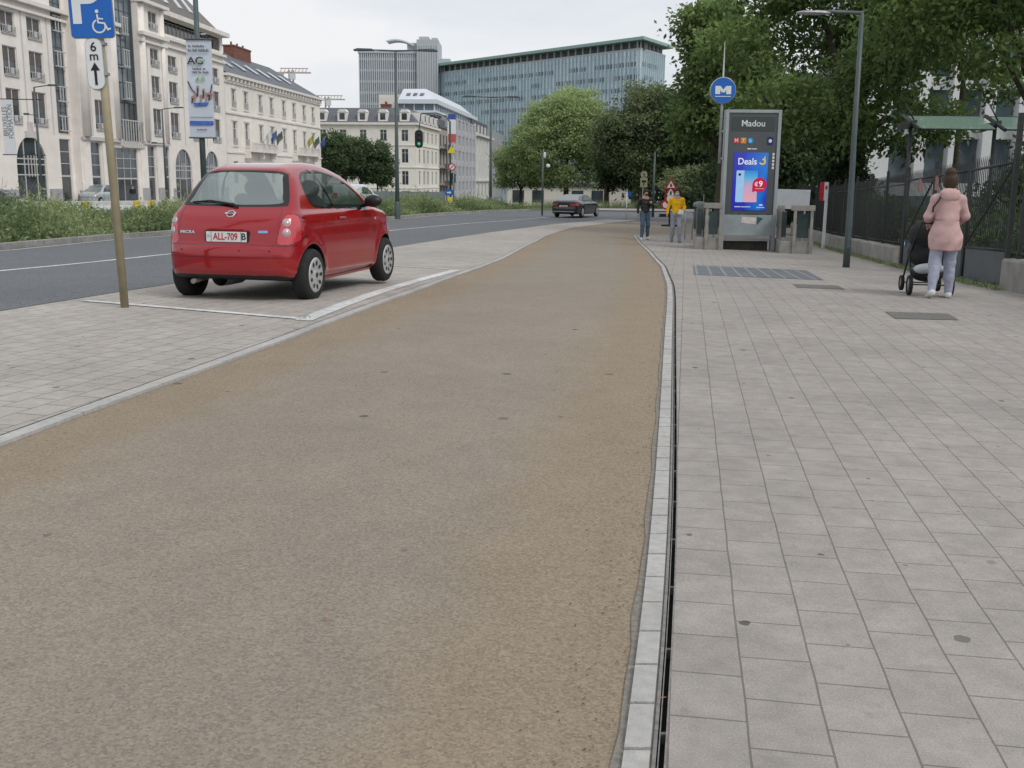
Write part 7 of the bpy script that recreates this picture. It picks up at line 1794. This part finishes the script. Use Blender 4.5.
for (row, kind) in ((184, 't'), (191.5, 't'), (198.5, 'c')):
    c = at(670, row, Yr)[2]-z
    if kind == 't': 
        mb = MB(); mb.prism([(-.34, c-.27), (.34, c-.27), (0, c+.31)], 'y', -.08, -.06); o = mb.build('warning_triangle', M_sred, e); mb = MB(); mb.prism([(-.21, c-.20), (.21, c-.20), (0, c+.17)], 'y', -.09, -.081); mb.build('sign_face', M_swhite, o)
        mb = MB(); mb.prism([(-.05, c-.15), (.06, c-.15), (.04, c+.02), (-.03, c+.02)], 'y', -.096, -.091); mb.build('sign_symbol', M_sblk, o)
    else:
        mb = MB(); mb.prism(circ(0, c, .31), 'y', -.08, -.06); o = mb.build('round_sign', M_sred, e); mb = MB(); mb.prism(circ(0, c, .20), 'y', -.09, -.081); mb.build('sign_face', M_swhite, o)
        mb = MB(); mb.prism(circ(-.22, c-.33, .26), 'y', -.055, -.045); mb.build('round_sign', M_sred, e); mb = MB(); mb.prism(circ(-.22, c-.33, .17), 'y', -.0585, -.0555); mb.build('sign_face', M_swhite, e)
Yp = 66; q_ = at(627.5, 205, Yp); z = gz(q_[0], Yp); e = empty('small_sign', (q_[0], Yp, z), 0, 'small blue sign on a pale post left of the black jacketed man', 'road sign')
zz_ = at(628, 194, Yp)[2]-z; mb = MB(); mb.tube([(-.05, 0, 0), (-.05, 0, zz_+.15)], .04, 8); mb.build('pole', M_swhite, e); mb = MB(); mb.box(-.0, .22, -.06, -.03, zz_-.15, zz_+.15); mb.build('plate', M_sblue, e)
q_ = G(664.5, 217); mb = MB(); mb.prism([(-.4, 0), (.4, 0), (.34, .2), (-.34, .22)], 'y', -.25, .25); tag(mb.build('kerb_ramp', M_blk, None, q_, (0, 0, 0)), 'small black rubber block on the pavement left of the man in yellow', 'block')
# sign post by the fence
q_ = at(821.5, 216, 36); z = gz(q_[0], 36); e = empty('fence_sign', (q_[0], 36, z), 0, 'narrow red and white sign on a pale post against the fence', 'sign')
t_ = at(821, 182, 36)[2]-z; mb = MB(); mb.box(.08, .17, -.03, .03, 0, t_-.2); mb.build('pole', M_swhite, e)
mb = MB(); mb.box(-.12, .02, -.05, -.03, t_-.62, t_); mb.build('red_half', M_sred, e); mb = MB(); mb.box(.02, .16, -.05, -.03, t_-.62, t_); mb.build('white_half', M_swhite, e); mb = MB(); mb.box(.05, .13, -.055, -.051, t_-.25, t_-.12); mb.build('sign_symbol', M_sred, e)

# ---- low wall, iron fence and gate
FX = lambda y: 7.9+(y-17.1)*.1638
def low_wall(y0, y1, hgt, label):
    mb = MB(); n_ = max(2, int((y1-y0)/1.0)); ring = []
    for k in range(n_+1):
        y = y0+(y1-y0)*k/n_; x = FX(y); z = gz(x, y); ring.append([(x-.05, y, z-.2), (x-.05, y, z+hgt-.04), (x-.02, y, z+hgt), (x+.28, y, z+hgt), (x+.28, y, z-.2)])
    for k in range(n_):
        a, b = ring[k], ring[k+1]
        for j in range(4): mb.add([a[j], b[j], b[j+1], a[j+1]], [(0, 1, 2, 3)])
    mb.add(ring[0], [(0, 1, 2, 3, 4)]); mb.add(ring[-1], [(4, 3, 2, 1, 0)])
    return tag(mb.build('low_wall', M_conc, None), label, 'wall')
low_wall(25.0, 50, .46, 'long low concrete wall under the iron fence beyond the gate')
low_wall(9.0, 16.5, .50, 'low concrete wall at the right edge on this side of the gate')
def fence_run(y0, y1, base, topz, label, step=.115, panel=2.4):
    e = empty('iron_fence', (FX(y0), y0, gz(FX(y0), y0)), 0, label, 'fence', 'iron railings along the footway'); O = e.location
    y = y0
    while y < y1-.1:
        yb = min(y+panel, y1); mb = MB(); x = lambda q: FX(q)+.12
        for zz in (base+.12, topz-.22): 
            a = (x(y)-O.x, y-O.y, gz(FX(y), y)+zz-O.z); b = (x(yb)-O.x, yb-O.y, gz(FX(yb), yb)+zz-O.z); mb.tube([a, b], .018, 6); mb.build('rail', M_irond, e); mb = MB()
        mb = MB(); k = 0; q = y+step
        while q < yb-step*.4:
            z = gz(FX(q), q)-O.z; mb.tube([(x(q)-O.x, q-O.y, z+base+.05), (x(q)-O.x, q-O.y, z+topz-.04), (x(q)-O.x, q-O.y, z+topz+.05)], [.0095, .0095, .002], 5, False); q += step
        pk_ = mb.build('picket', M_irond, e); pk_['kind'] = 'stuff'
        z = gz(FX(y), y)-O.z; mb = MB(); mb.box(x(y)-O.x-.03, x(y)-O.x+.03, y-O.y-.03, y-O.y+.03, z, z+topz+.12); mb.lathe([(.035, 0), (.045, .03), (.0, .09)], 8, 'z', (x(y)-O.x, y-O.y, z+topz+.12)); mb.build('post', M_irond, e)
        y = yb
    return e
fence_run(25.0, 50, .42, 2.15, 'iron railings on the low wall receding beyond the gate')
fence_run(9.0, 16.5, .46, 2.25, 'iron railings on the low wall at the right edge')
# gate: three leaves with solid foot panels and diagonal braces
gt = empty('iron_gate', (FX(17), 17.0, gz(FX(17), 17)), 0, 'black iron gate with solid foot panels and diagonal braces beside the woman', 'gate'); O = gt.location
def gp(y, z): return (FX(y)+.06-O.x, y-O.y, gz(FX(y), y)+z-O.z)
gy = [16.6, 19.2, 21.9, 24.6]; M_gatep = mat('gate foot panel', (.085, .10, .11), .6, var=.15, scale=3)
for i in range(3):
    a, b = gy[i]+.06, gy[i+1]-.06
    mb = MB(); mb.tube([gp(a, .05), gp(a, 2.15)], .03, 6); mb.tube([gp(b, .05), gp(b, 2.15)], .03, 6)
    for z in (.06, .62, 2.0): mb.tube([gp(a, z), gp(b, z)], .024, 6)
    mb.tube([gp(a, .66) if i % 2 else gp(b, .66), gp(b, 1.98) if i % 2 else gp(a, 1.98)], .022, 6); lf_ = mb.build('gate_leaf', M_irond, gt)
    mb = MB(); p0_, p1_, p2_, p3_ = gp(a, .06), gp(b, .06), gp(b, .62), gp(a, .62); mb.quad(p0_, p1_, p2_, p3_); mb.build('foot_panel', M_gatep, lf_)
    mb = MB(); q = a+.11
    while q < b-.05: mb.tube([gp(q, .63), gp(q, 2.12), gp(q, 2.2)], [.009, .009, .002], 5, False); q += .115
    pk_ = mb.build('picket', M_irond, lf_); pk_['kind'] = 'stuff'
for y, h_ in ((16.6, 2.75), (24.6, 2.3), (19.2, 2.3), (21.9, 2.3)):
    mb = MB(); p_ = gp(y, 0); mb.box(p_[0]-.035, p_[0]+.035, p_[1]-.035, p_[1]+.035, p_[2]-.1, p_[2]+h_); mb.build('gate_post', M_irond, gt)
for (px, row) in ((905, 243.5), (963, 253.5)):
    # small blue stickers on the foot panels
    best = min(np.arange(16.8, 24.5, .02), key=lambda y: abs(ray(px, row)[0]/ray(px, row)[1]*y - (FX(y)+.05))); z = H+ray(px, row)[2]/ray(px, row)[1]*best
    mb = MB(); mb.box(-.006, .0, -.09, .09, -.08, .08); s1 = mb.build('sticker', M_sblue, gt, (FX(best)+.05-O.x, best-O.y, z-O.z), (0, 0, R(-9.3)))
    mb = MB(); mb.disc((-.008, 0, 0), .045, 'x', 16); mb.build('sticker_mark', M_swhite, s1)
for (py0, lab) in ((23.1, ''), (21.6, '')):
    mb = MB(); p_ = gp(py0, 1.85); mb.box(p_[0]-.05, p_[0]-.03, p_[1]-.06, p_[1]+.06, p_[2]-.14, p_[2]+.14); mb.build('red_tag', mat('pinkish tag', (.38, .16, .15), .7), gt)
# ---- glass canopies behind the fence
M_can = glass_mat('greenish canopy glass', (.20, .30, .24), .72, .2)
for k, (xa, xb, Yc, lab) in enumerate(((9.45, 11.25, 25.4, 'left sloping greenish glass canopy on a dark post behind the fence'), (11.45, 13.6, 25.4, 'right sloping greenish glass canopy at the picture edge behind the fence'))):
    zc_ = at(930, 122, Yc)[2]; z = gz(xa, Yc); e = empty('glass_canopy', (xa, Yc, z), 0, lab, 'canopy', 'glass canopies behind the fence')
    mb = MB(); w_ = xb-xa; zt__ = zc_-z; mb.add([(0, -.5, zt__-.17), (w_, -.5, zt__-.17), (w_, .5, zt__+.17), (0, .5, zt__+.17)], [(0, 1, 2, 3)]); mb.build('glass_sheet', M_can, e)
    mb = MB(); mb.tube([(0, 0, 0), (0, 0, zt__+.02)], .045, 10); mb.tube([(0, -.55, zt__-.2), (0, .55, zt__+.18)], .045, 6); mb.tube([(0, -.5, zt__-.19), (w_, -.5, zt__-.19)], .02, 6); mb.tube([(0, .5, zt__+.16), (w_, .5, zt__+.16)], .02, 6); mb.prism([(-.3, zt__-.22), (.1, zt__-.08), (.1, zt__+.05), (-.3, zt__-.05)], 'y', -.1, .1); mb.build('post', M_irond, e)
    mb = MB(); mb.tube([(.05, 0, zt__+.05), (-.18, 0, zt__+.42)], .018, 6); mb.build('bracket', M_irond, e)
# odd litter on the pavement and cycle path
for k, (px, row, c_, lab) in enumerate(((325, 621, (.35, .09, .03), 'tiny orange leaf on the cycle path'), (662, 700, (.45, .12, .03), 'tiny orange scrap in the gutter slot'))):
    q = G(px, row); mb = MB(); mb.add([(-.012, 0, .006), (0, -.006, .008), (.014, 0, .010), (0, .007, .007)], [(0, 1, 2, 3)]); tag(mb.build('fallen_leaf', mat('leaf scrap', c_, .8), None, q), lab, 'leaf')

# ---- scattered grit and dry leaf bits along the kerbs (uncountable)
P = []
for k in range(1500):
    y = 2.2+random.random()**1.6*26; x = (cr_(y)-abs(random.gauss(0, .10))-.02) if random.random() < .55 else (cl(y)+abs(random.gauss(0, .14))+.01)
    a = random.random()*6.28; s_ = random.uniform(.0015, .006); z = gz(x, y)+.004
    P += [(x+s_*math.cos(a), y+s_*math.sin(a), z), (x+s_*.6*math.cos(a+1.7), y+s_*.6*math.sin(a+1.7), z+.003), (x+s_*math.cos(a+3.1), y+s_*math.sin(a+3.1), z), (x+s_*.5*math.cos(a+4.6), y+s_*.5*math.sin(a+4.6), z+.001)]
o = link('kerb_grit', np_mesh('kerb_grit', P, np.arange(len(P)).reshape(-1, 4)), mat('grit', (.09, .065, .04), .9, var=.5, scale=30)); tag(o, 'fine grit and dry leaf crumbs along the edges of the cycle path', 'grit', kind='stuff')
